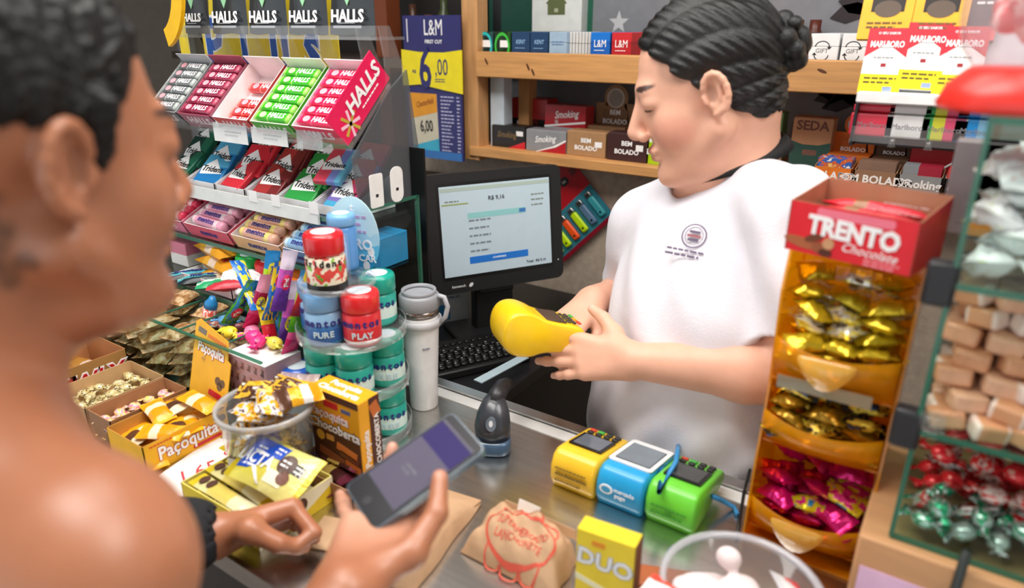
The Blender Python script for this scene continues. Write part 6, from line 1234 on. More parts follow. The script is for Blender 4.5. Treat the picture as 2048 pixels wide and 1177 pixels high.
for (px_, py_) in ((1690, 640), (1770, 600), (1640, 590), (1785, 670)):   # white paper tabs on some gold sweets
    pass
# red display box on top
p = at(1568, 500, Y=.768); w_, d_, h_ = .128, .085, .054; yaw = -13
M0 = Matrix.Translation((p.x, .768, 1.3735)) @ Matrix.Rotation(rad(yaw), 4, 'Z') @ Matrix.Translation((w_/2, d_/2, 0))
rdm = mat((218, 34, 48), .4); o = thing('wafer_box', 'bright red open wafer box on top of the yellow dispenser', 'box', M0)
obj('tray', carton(w_, d_, h_, [rdm, mat((176, 122, 92), .7)], hf=h_, hb=h_+.012), o); F = face('front', w_, d_, h_)
rect(o, F, .004, h_*.36, w_*.6, .009, mat((236, 120, 140), .4), r=.003); txt(o, F, .004, h_*.06, 'TRENTO', .0265, PRINT_W, bold=.045, rot=-2, sx=.88, lift=.0003); txt(o, F, .022, -h_*.24, 'Chocolate', .013, PRINT_W, bold=.0, shear=.35, rot=-2)
lines(o, F, .036, -h_*.42, .034, 2, .004, mat((240, 150, 160), .4)); 
for i, (x_, y_, rx, ry, c, rt) in enumerate(((-.046, -.016, .020, .0055, (170, 96, 60), -8), (-.034, -.009, .010, .004, (110, 60, 40), 20), (-.026, -.018, .009, .006, (150, 84, 54), 0), (-.018, -.012, .006, .006, (200, 150, 110), 0), (-.020, -.022, .007, .004, (84, 44, 32), 0))): disc(o, F, x_, y_, rx, ry, mat(c, .4), rot=rt, lift=.0002*i, name='wafer_print')
for i in range(3):
    q = lay('wafer_bar', ('red wafer bar at the front of the red box', 'red wafer bar in the middle of the red box', 'red wafer bar at the rear of the red box')[i], 'wafer bar', 0, 0, 1, .115, .024, .016, bands([(0, 'd82838'), (.3, '9a6a48'), (.42, 'd83040'), (.94, 'f0c0c0')], 0, .25, 0, .3), 0, seed=i, crimp=.06, grp='wafer bars')
    q.matrix_basis = M0 @ TM((0, -.024+.025*i, .028+.003*i), 0, -14); txt(q, TM((.026, 0, .0155)), 0, 0, 'TRENTO', .012, PRINT_W, bold=.03, lift=.0016)
# ---- glass case
HX1 = .36; YC0, YC1 = .70, .93; LV = (1.112, 1.236, 1.386, 1.53)
o = thing('glass_candy_case', 'glass candy case with three levels on a wooden base at the right', 'display case', TM((0, 0, 0)))
wd_ = mat((200, 150, 104), .6, var=.1, vs=8, stretch=(1, 6, 6)); MB().rbox(HX1+.03, YC1-YC0+.02, LV[0]-CZ-.006, .003, 2, M=TM((HX1/2-.012, (YC0+YC1)/2-.004, CZ+.0005))).build('wooden_base', wd_, o)
for x0, x1 in ((-.020, .058), (.068, .170)):
    MB().box(x0, x1, 0, .046, 0, .001).build('pink_label', mat((232, 190, 222), .5), o, basis((0, YC0-.0145, CZ+.045), (1, 0, 0), KV)); rect(o, basis(((x0+x1)/2+.005, YC0-.0156, CZ+.064), (1, 0, 0), KV, (0, -1, 0)), 0, 0, .03, .012, mat((246, 226, 240), .5)); disc(o, basis(((x0+x1)/2-.014, YC0-.0156, CZ+.066), (1, 0, 0), KV, (0, -1, 0)), 0, 0, .004, .004, mat((220, 160, 110), .5))
MB().tube([(.063, YC0-.017, CZ+.008), (.064, YC0-.018, LV[0]+.02)], .0045, 8).build('black_tie', mat((40, 46, 44), .5), o)
for z in LV[:]:
    MB().box(0, HX1, YC0, YC1, z-.004, z).build('glass_shelf', GLASS, o); MB().box(0, HX1, YC0-.002, YC0, z-.005, z+.001).build('shelf_edge', GLASS_EDGE, o)
MB().box(0, .003, YC0, YC1, LV[0], LV[3]).build('side_pane', GLASS, o); MB().box(-.0015, .003, YC0-.003, YC0+.001, LV[0]-.002, LV[3]).build('corner_edge', GLASS_EDGE, o); MB().box(0, HX1, YC1-.003, YC1, LV[0], LV[3]).build('rear_pane', clear((200, 205, 205), .5, .1, .35, (190, 176, 160)), o)
for z0, z1 in ((LV[0], LV[0]+.050), (LV[1], LV[1]+.020), (LV[2], LV[2]+.05)): MB().box(0, HX1, YC0, YC0+.003, z0, z1).build('front_pane', GLASS, o)
for z in (LV[1], LV[2]):
    MB().rbox(.026, .020, .042, .004, 2, M=TM((-.008, YC0+.006, z-.024))).build('corner_clip', mat((28, 28, 32), .4), o)
MB().lathe([(.009, 0), (.011, .006), (.011, .016), (.007, .018)], 16).build('clear_bumper', ACRYL, o, TM((.012, YC0-.004, LV[1]+.004)))
MB().box(.02, HX1-.01, YC0+.16, YC0+.163, LV[1]+.075, LV[2]-.006).build('shelf_card', mat((206, 182, 158), .7), o); MB().box(.09, .12, YC0+.157, YC0+.160, LV[1]+.10, LV[2]-.008).build('price_slip', mat((150, 150, 154), .5), o)
# caramels
cm = [MB().rbox(.031, .022, .0185, .0035, 2).mesh('caramel', m) for m in (mat((216, 156, 116), .3, var=.12, vs=90), mat((226, 176, 142), .28, var=.12, vs=90), bands([(0, 'e8d2c4'), (.14, 'd49a70'), (.86, 'e8d0c0')], 0, .25, bump=.3))]
R6 = random.Random(6)
for l in range(7):
    for i in range(11):
        for j in range(3):
            y = YC0+.018+j*.026+(l*.008); x = .021+i*.033+(l % 2)*.012+R6.uniform(-.004, .004)
            if y > YC0+.13 or x > HX1-.02: continue
            tag(obj('caramel', cm[R6.randrange(3)], None, Matrix.Translation((x, y+R6.uniform(-.003, .003), LV[1]+.002+l*.0188)) @ Euler((rad(R6.uniform(-14, 14)), rad(R6.uniform(-10, 10)), rad(R6.uniform(-32, 32))), 'XYZ').to_matrix().to_4x4()), f'brown caramel block in the glass case, {ORD[l]} layer up, {ORD[i]} from left, {ORD[j]} row', 'caramel', 'caramel blocks')
def heap(kind, meshes, lab, cat, grp, z0, layers, nx, ny, dx, dy, dz, x0, y0, step, r, sc_=1, jit=.006, tilt=30):
    for l in range(layers):
        for i in range(nx):
            for j in range(ny):
                y = y0+j*dy+l*step+r.uniform(-jit, jit)*.6; x = x0+i*dx+(l % 2)*dx*.4+r.uniform(-jit, jit)
                if x > HX1-.02 or y > YC1-.02: continue
                tag(obj(kind, meshes[r.randrange(len(meshes))], None, Matrix.Translation((x, y, z0+l*dz)) @ rot_rand(r, tilt) @ Matrix.Scale(sc_, 4)), f'{lab}, {ORD[l]} layer, {ORD[i]} from left, {ORD[j]} row', cat, grp)
rc = [twist_mesh(.048, .0115, m, s) for s, m in enumerate((spots(['c81c24', 'e03030', 'f0d8d0', 'a81420'], 3, .22, .2), spots(['b01820', 'd82830', 'e8b8a8'], 4, .22, .2), spots(['b82028', '70301c', 'e8e0e0', '3a7a40'], 3, .22, .2)))]
gc = [twist_mesh(.048, .0115, m, s+4) for s, m in enumerate((spots(['d8e0dc', '20a070', 'c0c8c8', '106848'], 3, .2, .5), spots(['e0e4e4', 'b8c4c0', '209068'], 4, .2, .5)))]
heap('green_silver_sweet', gc, 'silver green sweet in the glass case', 'sweet', 'silver and green sweets', LV[0]+.010, 2, 9, 2, .036, .030, .018, .022, YC0+.020, .004, random.Random(1), .9)
heap('red_sweet', rc, 'red twist sweet in the glass case', 'sweet', 'red sweets', LV[0]+.024, 4, 10, 3, .035, .032, .019, .026, YC0+.036, .016, random.Random(2), .95)
wc = [pillow_mesh(.05, .034, .020, m, s, crimp=.16, wr=.25) for s, m in enumerate((spots(['f4f4f4', 'eef0ee', 'f6f6f6', 'a8d8c4'], 3, .25), spots(['f4f4f4', 'f0ecf0', 'f2f2f2', 'd8d080'], 3, .25), spots(['eef0f0', 'e0e8e8', 'd0b8b0'], 3, .25)))]
heap('white_sweet', wc, 'white mint sweet in the glass case', 'sweet', 'white and mint sweets', LV[2]+.006, 5, 9, 3, .038, .036, .0195, .026, YC0+.024, .009, random.Random(3), 1.0)
for i, px_ in enumerate((1962, 2022)):
    p = at(px_, 350, Y=YC0+.20); b = simple_box('tea_box', ('grey box with a dark branch print seen through the case', 'pale grey box with dark letters seen through the case')[i], 'box', (p.x, YC0+.195, LV[2]+.001), .056, .03, .10, mat((120, 110, 112) if i == 0 else (196, 196, 196), .5), decor=(None if i == 0 else lambda p_, F, w, h: (txt(p_, F, 0, -h*.1, 'BOM', .018, PRINT_K, bold=0), rect(p_, F, 0, -h*.42, w, .014, mat((220, 150, 60), .5)))))
# red lidded jar on the case
p = at(2020, 205, Y=YC0+.075); o = thing('sweets_jar', 'big clear jar of red sweets on a red base above the glass case', 'jar', TM((p.x+.006, YC0+.075, LV[3]+.0005)))
MB().lathe([(.062, 0), (.064, .004), (.058, .020), (.044, .034), (.040, .036)], 32).build('red_base', mat((226, 50, 40), .35), o); MB().lathe([(.042, .036), (.052, .050), (.058, .075), (.060, .15), (.058, .152)], 32, cap=False).build('clear_body', clear((245, 240, 242), .8, .06, .22, (236, 226, 228)), o)
S = SDF((-.06, -.06, .03), (.06, .06, .15), .003); rr = random.Random(8)
for _ in range(26):
    a_ = rr.uniform(0, 6.28); q = rr.uniform(0, .03); S.ell((q*math.cos(a_), q*math.sin(a_), rr.uniform(.06, .125)), (rr.uniform(.012, .020), rr.uniform(.010, .018), rr.uniform(.010, .016)), k=.003)
V, Fc = S.extract(); sw = obj('red_sweets', np_mesh('sweets', V, Fc, spots(['d83030', 'e04848', 'f0c0b8', 'c02828'], 4, .3)), o); sw['kind'] = 'stuff'
# =============================================================== people
def frame3(fwd, pitch):
    f = Vector(fwd).normalized(); l = KV.cross(f).normalized(); f2 = f*math.cos(rad(pitch)) - KV*math.sin(rad(pitch)); u = f2.cross(l); return np.array([f2, l, u]).T   # columns fwd,left,up
def HP(C, R, p, s=1.0): return npv(C)+R@(npv(p)*s)
def make_head(S, C, R, s=1.0, side=1, full=.0):
    P = lambda *p: HP(C, R, p, s); E = lambda c, r, k=.012, op='u': S.ell(P(*c), npv(r)*s, R, k, op)
    E((-.012, 0, .034), (.096, .074, .084)); E((.030, 0, -.022), (.064, .064, .082), .02); E((.040, 0, -.075), (.046, .050+full*.3, .040+full*.3), .02)
    S.rc(P(.082, -.008, -.106), P(.082, .008, -.106), .015*s, .015*s, .016)
    for y in (-1, 1):
        S.rc(P(.0, y*.056, -.055), P(.070, y*.020, -.104), .020*s, .014*s, .02); E((.052, y*.042, -.035), (.030, .022, .030), .018)
        E((.0755, y*.031, .006), (.016, .020, .0125), .008)                      # lids
        E((.101, y*.0125, -.040), (.009, .0075, .0075), .005)                     # nostril wings
        # ear
        E((-.004, y*.074, -.005), (.016, .009, .027), .005); E((.001, y*.082, -.003), (.0095, .007, .0175), .003, 's'); E((.006, y*.080, -.012), (.006, .005, .006), .003, 's')
        pr = [P(-.004+.0150*math.cos(rad(a)), y*(.0815-.006*math.cos(rad(a))), -.004+.0255*math.sin(rad(a))) for a in range(20, 250, 25)]
        for i in range(len(pr)-1): S.rc(pr[i], pr[i+1], .0042*s, .0042*s, .003)
        S.rc(pr[-1], P(.000, y*.077, -.032), .0045*s, .006*s, .004); S.rc(P(-.010, y*.080, .012), P(-.009, y*.081, -.016), .003*s, .0035*s, .003); S.rc(P(.012, y*.075, -.006), P(.010, y*.077, -.014), .0035*s, .0035*s, .003)
    E((.078, 0, .024), (.016, .046, .012), .014)                                  # brow
    S.rc(P(.090, 0, .010), P(.112, 0, -.030), .0075*s, .0105*s, .010); E((.108, 0, -.034), (.012, .011, .0095), .006)
    E((.0900, 0, -.0640), (.0115, .023, .0065), .006); E((.0885, 0, -.0755), (.0110, .020, .0070), .006)
    if full: E((.030, 0, -.105), (.055, .050, .030), .02)
def head_color(V, C, R, s, skin, lip, brow, lash, cheek=None):
    P = lambda *p: HP(C, R, p, s); col = np.tile(npv(skin), (len(V), 1)); ax = [R[:, 0], R[:, 1], R[:, 2]]
    def paint(w, c): nonlocal col; col = col*(1-w)+npv(c)*w
    for c, r in (((.100, 0, -.0635), (.02, .020, .0062)), ((.098, 0, -.0765), (.02, .019, .0070))): paint(near_ell(V, P(*c), ax, npv(r)*s)*.8, lip)
    for y in (-1, 1):
        paint(near_ell(V, P(.084, y*.034, .028), ax, npv((.03, .021, .0050))*s), brow); paint(near_ell(V, P(.086, y*.033, -.0035), ax, npv((.03, .0165, .0026))*s), lash)
        if cheek is not None: paint(near_ell(V, P(.06, y*.05, -.04), ax, npv((.04, .03, .03))*s)*.35, cheek)
        paint(near_ell(V, P(.001, y*.079, -.004), ax, npv((.008, .012, .015))*s)*.45, npv(skin)*.45)
    return col
L3 = lambda c: npv(lin(c)[:3])
skinm = attr_mat('skin', .48, .10, .12, 500)
# ------------------------------------------------------------- cashier
WR = frame3((-.90, -.43, 0), 20); WC = npv(at(1410, 172, Y=1.03)); TR = frame3((-.44, -.90, 0), 0)
Lsh = at(1590, 432, Y=.985); Lel = at(1592, 752, Y=.950); Lwr = at(1268, 722, Y=.872); Rsh = at(1290, 445, Y=1.10); Rel = at(1262, 600, Y=1.17); Rwr = at(1188, 600, Y=1.03)
nb = Vector(HP(WC, WR, (-.045, 0, -.055))); nbase = at(1474, 318, Y=1.08)
S = SDF((-.86, .70, 1.0), (-.02, 1.34, 1.70), .0029)
make_head(S, WC, WR, 1.02, full=.012)
S.rc(nb, nbase, .050, .056, .02); S.rc(Vector(HP(WC, WR, (.0, 0, -.07))), nbase+Vector((-.03, -.02, -.03)), .045, .052, .02); S.rc(nbase-KV*.045, Lsh, .042, .045, .03); S.rc(nbase-KV*.045, Rsh, .042, .045, .03); S.rc(nbase, nbase-KV*.12, .055, .09, .03)
for sh, el, wr in ((Lsh, Lel, Lwr), (Rsh, Rel, Rwr)):
    S.rc(sh, el, .054, .045, .02); m_ = el.lerp(wr, .30); S.rc(el, m_, .044, .043, .02); S.rc(m_, wr, .043, .0265, .02)
f = (at(1085, 705, D=1.105)-Lwr); nn = (CAM-Lwr).normalized()*.75-KV*.75
JL = hand(S, Lwr, f, nn, KV*.9+HV*.5, [(-2, 8, 6), (0, 8, 8), (3, 10, 8), (8, 12, 10)], [(.040, .040, -.012), (.062, .064, -.016), (.086, .078, -.026)], .96, spread=(5, 1, -3, -8))
f2 = (at(1118, 668, D=1.17)-Rwr)
JR = hand(S, Rwr, f2, KV*.8-HV*.3+RV*.2, RV*.9+KV*.1-HV*.3, [(28, 36, 22), (34, 44, 26), (40, 50, 30), (46, 54, 30)], [(.040, .036, -.014), (.064, .046, -.026), (.086, .044, -.038)], .94)
S.cut((0, 0, 1.015), (0, 0, -1)); V, Fc = S.extract()
sk = L3((226, 172, 146)); col = head_color(V, WC, WR, 1.02, sk, L3((186, 104, 96)), L3((62, 42, 36)), L3((40, 26, 24)), L3((226, 140, 122)))
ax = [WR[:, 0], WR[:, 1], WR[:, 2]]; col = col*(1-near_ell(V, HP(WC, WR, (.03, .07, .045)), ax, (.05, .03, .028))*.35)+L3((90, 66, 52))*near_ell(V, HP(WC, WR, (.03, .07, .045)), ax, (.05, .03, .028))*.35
for J in JL+JR:
    w_ = near(V, J[-1], .0095); col = col*(1-w_*.5)+L3((240, 200, 190))*w_*.5
woman = thing('person', 'woman cashier in a white T-shirt looking down at a yellow card reader', 'person', TM((nbase.x, nbase.y, 0)))
Mi = Matrix.Translation((-nbase.x, -nbase.y, 0))
def child(name, me, par, M): return obj(name, me, par, M)
child('body', np_mesh('body', V, Fc, skinm, col), woman, Mi)
# hair with braids and a bun
S = SDF(WC-.17, WC+npv((.17, .17, .19)), .0026); P = lambda *p: HP(WC, WR, p, 1.02)
S.ell(P(-.014, 0, .038), npv((.101, .079, .088))*1.02, WR, .01); S.ell(P(-.056, 0, -.018), npv((.050, .060, .066)), WR, .02); hl = WR@npv((.80, 0, -.60)); S.cut(P(.048, 0, .052), hl, .006); S.cut(P(0, 0, -.056), WR@npv((.1, 0, -1)), .008)
for y in (-1, 1): S.ell(P(-.002, y*.086, -.010), npv((.030, .022, .036)), WR, .006, 's')
def braid(Pn):
    q = (Pn-WC)@WR/1.02; an = np.arctan2(q[:, 1], q[:, 2]-.0+.02); ln = q[:, 0]-.5*q[:, 2]
    return -.0048*np.abs(np.sin(an*9))*(1+.35*np.sin(ln*420+an*20))+.0012
S.warp(braid, .012)
R7 = random.Random(7)
for i in range(26):
    a_ = R7.uniform(0, 6.28); b_ = R7.uniform(-1.2, 1.2); c = P(-.116+.024*math.cos(a_)*math.cos(b_), .026*math.sin(a_)*math.cos(b_), .018+.032*math.sin(b_)); S.ell(c, (R7.uniform(.010, .016),)*3, None, .004)
V, Fc = S.extract(); hairm = mat((9, 8, 9), .38, var=.3, vs=160, bump=.6, bs=500, spec=.5); child('hair', np_mesh('hair', V, Fc, hairm), woman, Mi)
# T-shirt
S = SDF((-.68, .76, .80), (-.05, 1.40, 1.52), .0036); mid = (Lsh+Rsh)/2
def TP(f_, l_, u_): return npv(mid)+TR@npv((f_, l_, u_))
S.ell(TP(.0, 0, -.10), (.105, .160, .15), TR, .03); S.ell(TP(.036, .01, -.16), (.100, .145, .12), TR, .04); S.ell(TP(.025, 0, -.34), (.135, .172, .22), TR, .05); S.ell(TP(.0, 0, -.50), (.14, .180, .20), TR, .05)
S.rc(nbase-KV*.055, Lsh+KV*.004, .066, .060, .03); S.rc(nbase-KV*.055, Rsh+KV*.004, .064, .056, .03)
Sl = S
def sleeve(sh, el, frac, r0, r1):
    a = npv(sh); b = npv(sh.lerp(el, frac)); v = (b-a)/np.linalg.norm(b-a); b2 = b+v*.08; m = r0+.06
    sl, X, Y, Z = S.sub(np.minimum(a, b2)-m, np.maximum(a, b2)+m); w2 = b2-a; L2 = float(w2@w2)
    t = np.clip(((X-a[0])*w2[0]+(Y-a[1])*w2[1]+(Z-a[2])*w2[2])/L2, 0, 1); d = np.sqrt((X-a[0]-t*w2[0])**2+(Y-a[1]-t*w2[1])**2+(Z-a[2]-t*w2[2])**2)-(r0+(r1-r0)*t)
    pl = (X-b[0])*v[0]+(Y-b[1])*v[1]+(Z-b[2])*v[2]; S.comb(sl, np.maximum(d, pl), .018, 'u')
sleeve(Lsh, Lel, .74, .062, .070); sleeve(Rsh, Rel, .74, .058, .066)
def folds(Pn):
    q = (Pn-npv(mid))@TR; low = np.clip((-q[:, 2]-.15)/.3, 0, 1)
    return -.010*low*np.sin(q[:, 1]*40+q[:, 2]*22+2.5*np.sin(q[:, 2]*11))-.004*low*np.sin(q[:, 1]*90-q[:, 2]*50)-.004*np.sin(q[:, 2]*34+q[:, 1]*30+3*np.sin(q[:, 1]*9))*np.clip(1-np.abs(q[:, 2]+.10)/.3, 0, 1)-.0035*np.sin(Pn[:, 0]*70+Pn[:, 2]*46)*np.clip((q[:, 1]-.10)/.06, 0, 1)
S.warp(folds, .03)
nk2 = Vector(HP(WC, WR, (-.02, 0, -.10)))
S.rc(nb+KV*.05, nbase-KV*.004, .062, .062, .006, 's'); S.rc(Vector(HP(WC, WR, (.01, 0, -.03))), nbase+Vector((-.045, -.024, -.030)), .045, .050, .006, 's')
for sh, el in ((Lsh, Lel), (Rsh, Rel)): S.rc(sh.lerp(el, .66), el, .050, .052, .003, 's')
S.cut((0, 0, .865), (0, 0, -1)); V, Fc = S.extract()
shirt = child('t_shirt', np_mesh('t_shirt', V, Fc, mat((232, 230, 238), .85, var=.03, bump=.25, bs=350)), woman, Mi)
# dark collar of the undershirt
fh = Vector((-.88, -.47, 0)).normalized(); lh = KV.cross(fh); rgc = []
for i in range(33):
    a_ = 2*math.pi*i/32; rad_v = fh*math.cos(a_)*.082+lh*math.sin(a_)*.0665; c = nbase+fh*.012-KV*(.000+.032*math.cos(a_)); n_ = rad_v.normalized(); up_ = (KV*.8-n_*.6).normalized(); c = c+rad_v
    rgc.append([c+n_*.003-up_*.011, c+n_*.005, c+up_*.011, c-n_*.004, c-n_*.006-up_*.010])
MB().rings(rgc, 0, False, True).build('black_collar', mat((20, 20, 22), .8), woman, Mi)
# trousers and shoes behind the counter
S = SDF((-.66, .80, 0), (-.05, 1.34, .93), .008); pv_ = mid-KV*.52
S.ell((pv_.x, pv_.y, .86), (.15, .15, .12), None, .05)
for s_ in (-1, 1):
    hp_ = npv(pv_)+TR@npv((0, s_*.09, -.02)); hp_[2] = .82; kn = hp_.copy(); kn[2] = .46; an = hp_.copy(); an[2] = .08; S.rc(hp_, kn, .085, .062, .03); S.rc(kn, an, .062, .045, .02); S.ell(an+TR@npv((.05, 0, -.045)), (.12, .045, .04), TR, .02)
S.cut((0, 0, .88), (0, 0, 1)); V, Fc = S.extract(); child('black_trousers', np_mesh('trousers', V, Fc, mat((24, 24, 28), .8)), woman, Mi)
# chest emblem: ring print and two lines, laid on the shirt front
def surf(px, py, V):
    v = np.array((FW+RV*((px-1024)/FPX)+UP*((588.5-py)/FPX)).normalized()); q = V-npv(CAM); t = q@v; d = np.linalg.norm(q-np.outer(t, v), axis=1); k = np.where(d < .006)[0]; return V[k[np.argmin(t[k])]]
shV = np.empty(len(shirt.data.vertices)*3, np.float32); shirt.data.vertices.foreach_get('co', shV); shV = shV.reshape(-1, 3).astype(float)
pc_, pr_, pd_ = (Vector(surf(x_, y_, shV)) for x_, y_ in ((1383, 474), (1425, 482), (1378, 520))); ex_ = (pr_-pc_).normalized(); FE = basis(pc_, ex_, pc_-pd_); FE = Mi @ Matrix.Translation(FE.to_3x3() @ Vector((0, 0, .0028))) @ FE
gp_ = mat((96, 84, 108), .8); pp = mat((150, 90, 96), .8)
ringp(woman, FE, 0, .004, .0165, .0165, .002, gp_, n=32).name = 'emblem_ring'; ringp(woman, FE, 0, .004, .0125, .0125, .0008, gp_, n=24).name = 'emblem_ring'
for i, yy in enumerate((.010, .004, -.002)): rect(woman, FE, 0, yy, (.016, .020, .016)[i], .0036, pp if i == 1 else gp_, name='emblem_letters')
lines(woman, FE, -.006, -.0195, .056, 1, .005, gp_, h=.0028, rag=.05, name='emblem_text'); lines(woman, FE, -.009, -.027, .052, 1, .005, gp_, h=.0032, rag=.1, name='emblem_text')
# card reader in her hands
ra = (at(1003, 655, D=1.09)-at(1152, 672, D=1.135)).normalized(); rn = (KV*.85+RV*.34+HV*.16); rx = ra.cross(rn).normalized(); rn = rx.cross(ra).normalized()
ro = at(1150, 672, D=1.125)
o = thing('card_reader', 'yellow handheld card reader held in both hands by the cashier', 'card reader', basis(ro, rx, ra, rn)); prof = [(0, -.012), (.0, .016), (.010, .026), (.070, .028), (.088, .036), (.110, .040), (.130, .032), (.138, .010), (.132, -.020), (.112, -.034), (.086, -.034), (.064, -.022), (.020, -.018)]
for _ in range(2): prof = [q_ for i in range(len(prof)) for q_ in ((prof[i][0]*.75+prof[(i+1) % len(prof)][0]*.25, prof[i][1]*.75+prof[(i+1) % len(prof)][1]*.25), (prof[i][0]*.25+prof[(i+1) % len(prof)][0]*.75, prof[i][1]*.25+prof[(i+1) % len(prof)][1]*.75))]
rg = []
for x, s_ in ((-.040, .84), (-.037, .96), (-.031, 1), (.031, 1), (.037, .96), (.040, .84)): rg.append([(x, .065+(a-.065)*(1-(1-s_)*.3), .010+(b-.010)*s_) for a, b in prof])
MB().rings(rg, 0, True, True).build('shell', mat((250, 200, 20), .35, coat=.2), o); MB().box(-.030, .030, .034, .084, .0275, .0292).build('screen', mat((84, 70, 62), .2, coat=.5), o)
for r_ in range(3):
    for k in range(3): MB().rbox(.012, .006, .003, .001, 1, M=TM((-.017+.017*k, .008+.009*r_, .0255))).build('key', mat((60, 56, 54), .4) if r_ else mat(((210, 60, 40), (236, 160, 30), (70, 170, 70))[k], .4), o)
disc(o, basis((.036, .03, .012), (0, 1, 0), (0, 0, 1), (1, 0, 0)), 0, 0, .003, .002, PRINT_K)
disc(o, basis((-.036, .03, .012), (0, -1, 0), (0, 0, 1), (-1, 0, 0)), 0, 0, .003, .002, PRINT_K, lift=.001)
# ------------------------------------------------------------- customer
CR = frame3((.0, 1, 0), 8); CC = npv(at(134, 335, D=.42)) + CR@npv((.004, .080, .004))
S = SDF((-.82, -.02, 1.0), (-.26, .56, 1.70), .0031); make_head(S, CC, CR, 1.03, full=.006)
cnb = Vector(HP(CC, CR, (-.035, 0, -.06))); cbase = Vector((CC[0]-.02, CC[1]-.105, CC[2]-.185)); cRs = Vector((cbase.x+.176, cbase.y+.030, cbase.z-.040)); cLs = cbase+Vector((-.165, .03, -.045))
S.rc(cnb, cbase, .052, .060, .02); S.rc(cbase+Vector((0, -.01, .012)), cRs+Vector((-.03, .0, .008)), .070, .060, .04); S.rc(cbase, cLs, .062, .055, .03); S.rc(cbase-KV*.05, cbase-KV*.20, .11, .13, .05); S.rc(Vector(HP(CC, CR, (.0, 0, -.08))), cbase+Vector((0, .02, -.02)), .042, .05, .02)
cRe = Vector((-.395, .060, 1.030)); P1, P2, P4 = at(692, 972, D=.705), at(738, 1046, D=.665), at(903, 826, D=.745); pe = (P2-P1).normalized(); pl = (P4-P1); pl = (pl-pe*pl.dot(pe)).normalized(); pn = pe.cross(pl).normalized()
if pn.dot(CAM-P1) < 0: pn = -pn
cRw = at(690, 1190, D=.605)
S.rc(cRs, cRe, .058, .046, .03); m_ = cRe.lerp(cRw, .35); S.rc(cRe, m_, .045, .043, .02); S.rc(m_, cRw, .043, .029, .02)
hc = (P1+P2)/2
JP = hand(S, cRw, (hc+pl*.03-pn*.030)-cRw, -pn, pe, [(8, 22, 18), (8, 22, 18), (8, 20, 16), (-20, 2, 4)], [(.050, .042, -.014), (.086, .054, -.034), (.116, .046, -.050)], 1.0, spread=(4, 0, -6, -32))
# left arm: wrist and fist on the counter
cLw = at(428, 1098, D=.855); cLw.z = CZ+.037; cLe = Vector((-.735, .245, 1.085)); m_ = cLe.lerp(cLw, .35); S.rc(cLe, m_, .042, .040, .02); S.rc(m_, cLw, .040, .030, .02)
ff = (at(530, 1062, D=.875)-at(440, 1080, D=.85)); ff.z *= .3
JF = hand(S, cLw, ff, HV*.80+KV*.50, KV*.80-HV*.55, [(66, 92, 50), (72, 94, 50), (78, 94, 50), (82, 94, 50)], [(.038, .038, -.018), (.064, .034, -.040), (.090, .016, -.048)], 1.08, spread=(2, 1, -2, -5), k=.0025)
S.cut((0, 0, 1.003-.022), (0, 0, -1)); V, Fc = S.extract()
sk2 = L3((178, 116, 84)); col = head_color(V, CC, CR, 1.03, sk2, L3((150, 84, 72)), L3((40, 28, 24)), L3((30, 20, 18)))
for J in JP+JF:
    w_ = near(V, J[-1], .010); col = col*(1-w_*.6)+L3((226, 172, 156))*w_*.6
w_ = near(V, (hc-pn*.02), .085, .8)*.6*(((V-npv(hc))@npv(pn)) > -.06)[:, None]; col = col*(1-w_)+L3((232, 180, 156))*w_
tt = HP(CC, CR, (-.032, -.052, -.045), 1); tat = np.zeros(len(V)); rr = random.Random(12)
for i in range(34):
    c = tt+CR@npv((rr.uniform(-.016, .012), rr.uniform(-.012, .012), rr.uniform(-.040, .030))); tat = np.maximum(tat, near(V, c, rr.uniform(.006, .010))[:, 0])
col = col*(1-.6*tat[:, None])+L3((60, 50, 40))*.6*tat[:, None]
cust = thing('person', 'customer with bare shoulder and dark tied hair holding a phone, seen from behind', 'person', TM((cbase.x, cbase.y, 0))); Mc = Matrix.Translation((-cbase.x, -cbase.y, 0))
child('body', np_mesh('body', V, Fc, attr_mat('tan_skin', .38, .10, .10, 500, .6), col), cust, Mc)
S = SDF(CC-.17, CC+npv((.17, .17, .19)), .003); P = lambda *p: HP(CC, CR, p, 1.03)
S.ell(P(-.016, 0, .040), npv((.104, .080, .090))*1.03, CR, .01); S.cut(P(.052, 0, .060), CR@npv((.86, 0, -.5)), .008); S.cut(P(0, 0, .018), CR@npv((.0, 0, -1)), .012); S.ell(P(-.09, 0, .075), (.05, .05, .045), CR, .03)
for y in (-1, 1): S.rc(P(.018, y*.074, .03), P(.020, y*.073, -.004), .012, .004, .008)
S.warp(lambda Pn: -.0020*(np.sin(Pn[:, 0]*310+4*np.sin(Pn[:, 2]*120))*np.sin(Pn[:, 2]*260+5*np.sin(Pn[:, 1]*90))+.8*np.sin(Pn[:, 1]*430+3*np.sin(Pn[:, 0]*200))), .012)
V, Fc = S.extract(); child('hair', np_mesh('hair', V, Fc, mat((12, 10, 10), .5, var=.3, vs=120, bump=.8, bs=240, spec=.4)), cust, Mc)
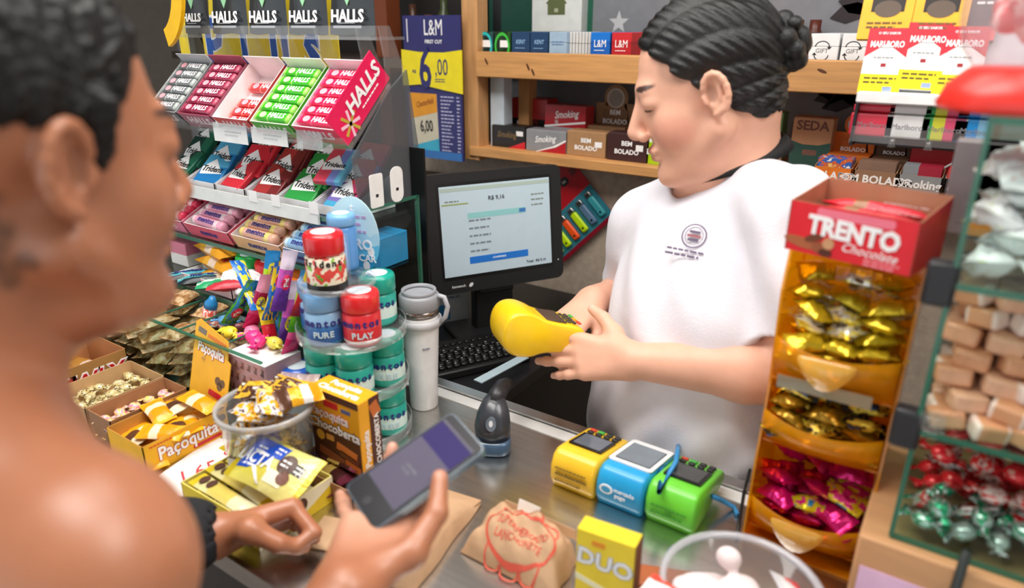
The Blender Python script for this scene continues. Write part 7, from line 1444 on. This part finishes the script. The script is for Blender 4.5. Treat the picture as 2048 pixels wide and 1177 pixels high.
# black top: bodice below the shoulders and the left sleeve
S = SDF((-.86, -.14, .60), (-.24, .46, 1.36), .005); S.ell((cbase.x+.01, cbase.y-.02, 1.02), (.17, .125, .20), None, .03); S.ell((cbase.x, cbase.y-.02, .82), (.165, .13, .20), None, .05); S.rc(cLs, cLe, .068, .056, .03); S.rc(cLe, cLe.lerp(cLw, .80), .054, .044, .02)
S.warp(lambda Pn: -.003*np.sin(Pn[:, 2]*90+Pn[:, 0]*60), .02); S.rc(cLe.lerp(cLw, .72), cLw, .034, .034, .003, 's'); V, Fc = S.extract(); child('black_top', np_mesh('black_top', V, Fc, mat((26, 28, 34), .8, bump=.3, bs=200)), cust, Mc)
S = SDF((-.80, -.20, 0), (-.28, .36, .80), .01)
S.ell((cbase.x, cbase.y-.02, .74), (.16, .13, .12), None, .05)
for s_ in (-1, 1): S.rc((cbase.x+s_*.085, cbase.y-.02, .70), (cbase.x+s_*.09, cbase.y, .44), .082, .06, .03); S.rc((cbase.x+s_*.09, cbase.y, .44), (cbase.x+s_*.09, cbase.y-.01, .07), .058, .045, .02); S.ell((cbase.x+s_*.09, cbase.y+.05, .04), (.045, .12, .038), None, .02)
S.cut((0, 0, .72), (0, 0, 1)); V, Fc = S.extract(); child('dark_jeans', np_mesh('jeans', V, Fc, mat((40, 48, 66), .85)), cust, Mc)
# phone
wP = .066; lP = (P4-P1).length; o = thing('smartphone', 'black smartphone in a clear case in the hand of the customer', 'smartphone', basis(P1+pe*wP/2, pe if pe.cross(pl).dot(pn) > 0 else -pe, pl, pn))
MB().prism(rrect(wP+.003, lP+.003, .008), -.0095, -.001).build('clear_case', mat((84, 104, 120), .25, coat=.5), o, TM((0, lP/2, 0))); MB().prism(rrect(wP, lP, .007), -.008, .0).build('phone_body', mat((12, 12, 20), .35, spec=.3), o, TM((0, lP/2, 0)))
Fp = TM((0, lP/2, 0)); sg = mat((84, 80, 98), .5, var=.02, emit=.05, spec=.15); rect(o, Fp, 0, -lP*.06, wP*.9, lP*.50, sg, name='screen_lower'); rect(o, Fp, 0, lP*.295, wP*.9, lP*.21, mat((46, 36, 90), .5, var=.02, emit=.04, spec=.15), name='screen_upper'); rect(o, Fp, 0, lP*.415, wP*.9, lP*.025, mat((90, 86, 100), .5, emit=.04, spec=.15), name='screen_bar')
lines(o, Fp, 0, -lP*.05, .02, 2, .006, mat((70, 66, 84), .3)); disc(o, Fp, 0, -lP*.43, .005, .005, mat((40, 40, 46), .2), name='home_button', lift=.0003)
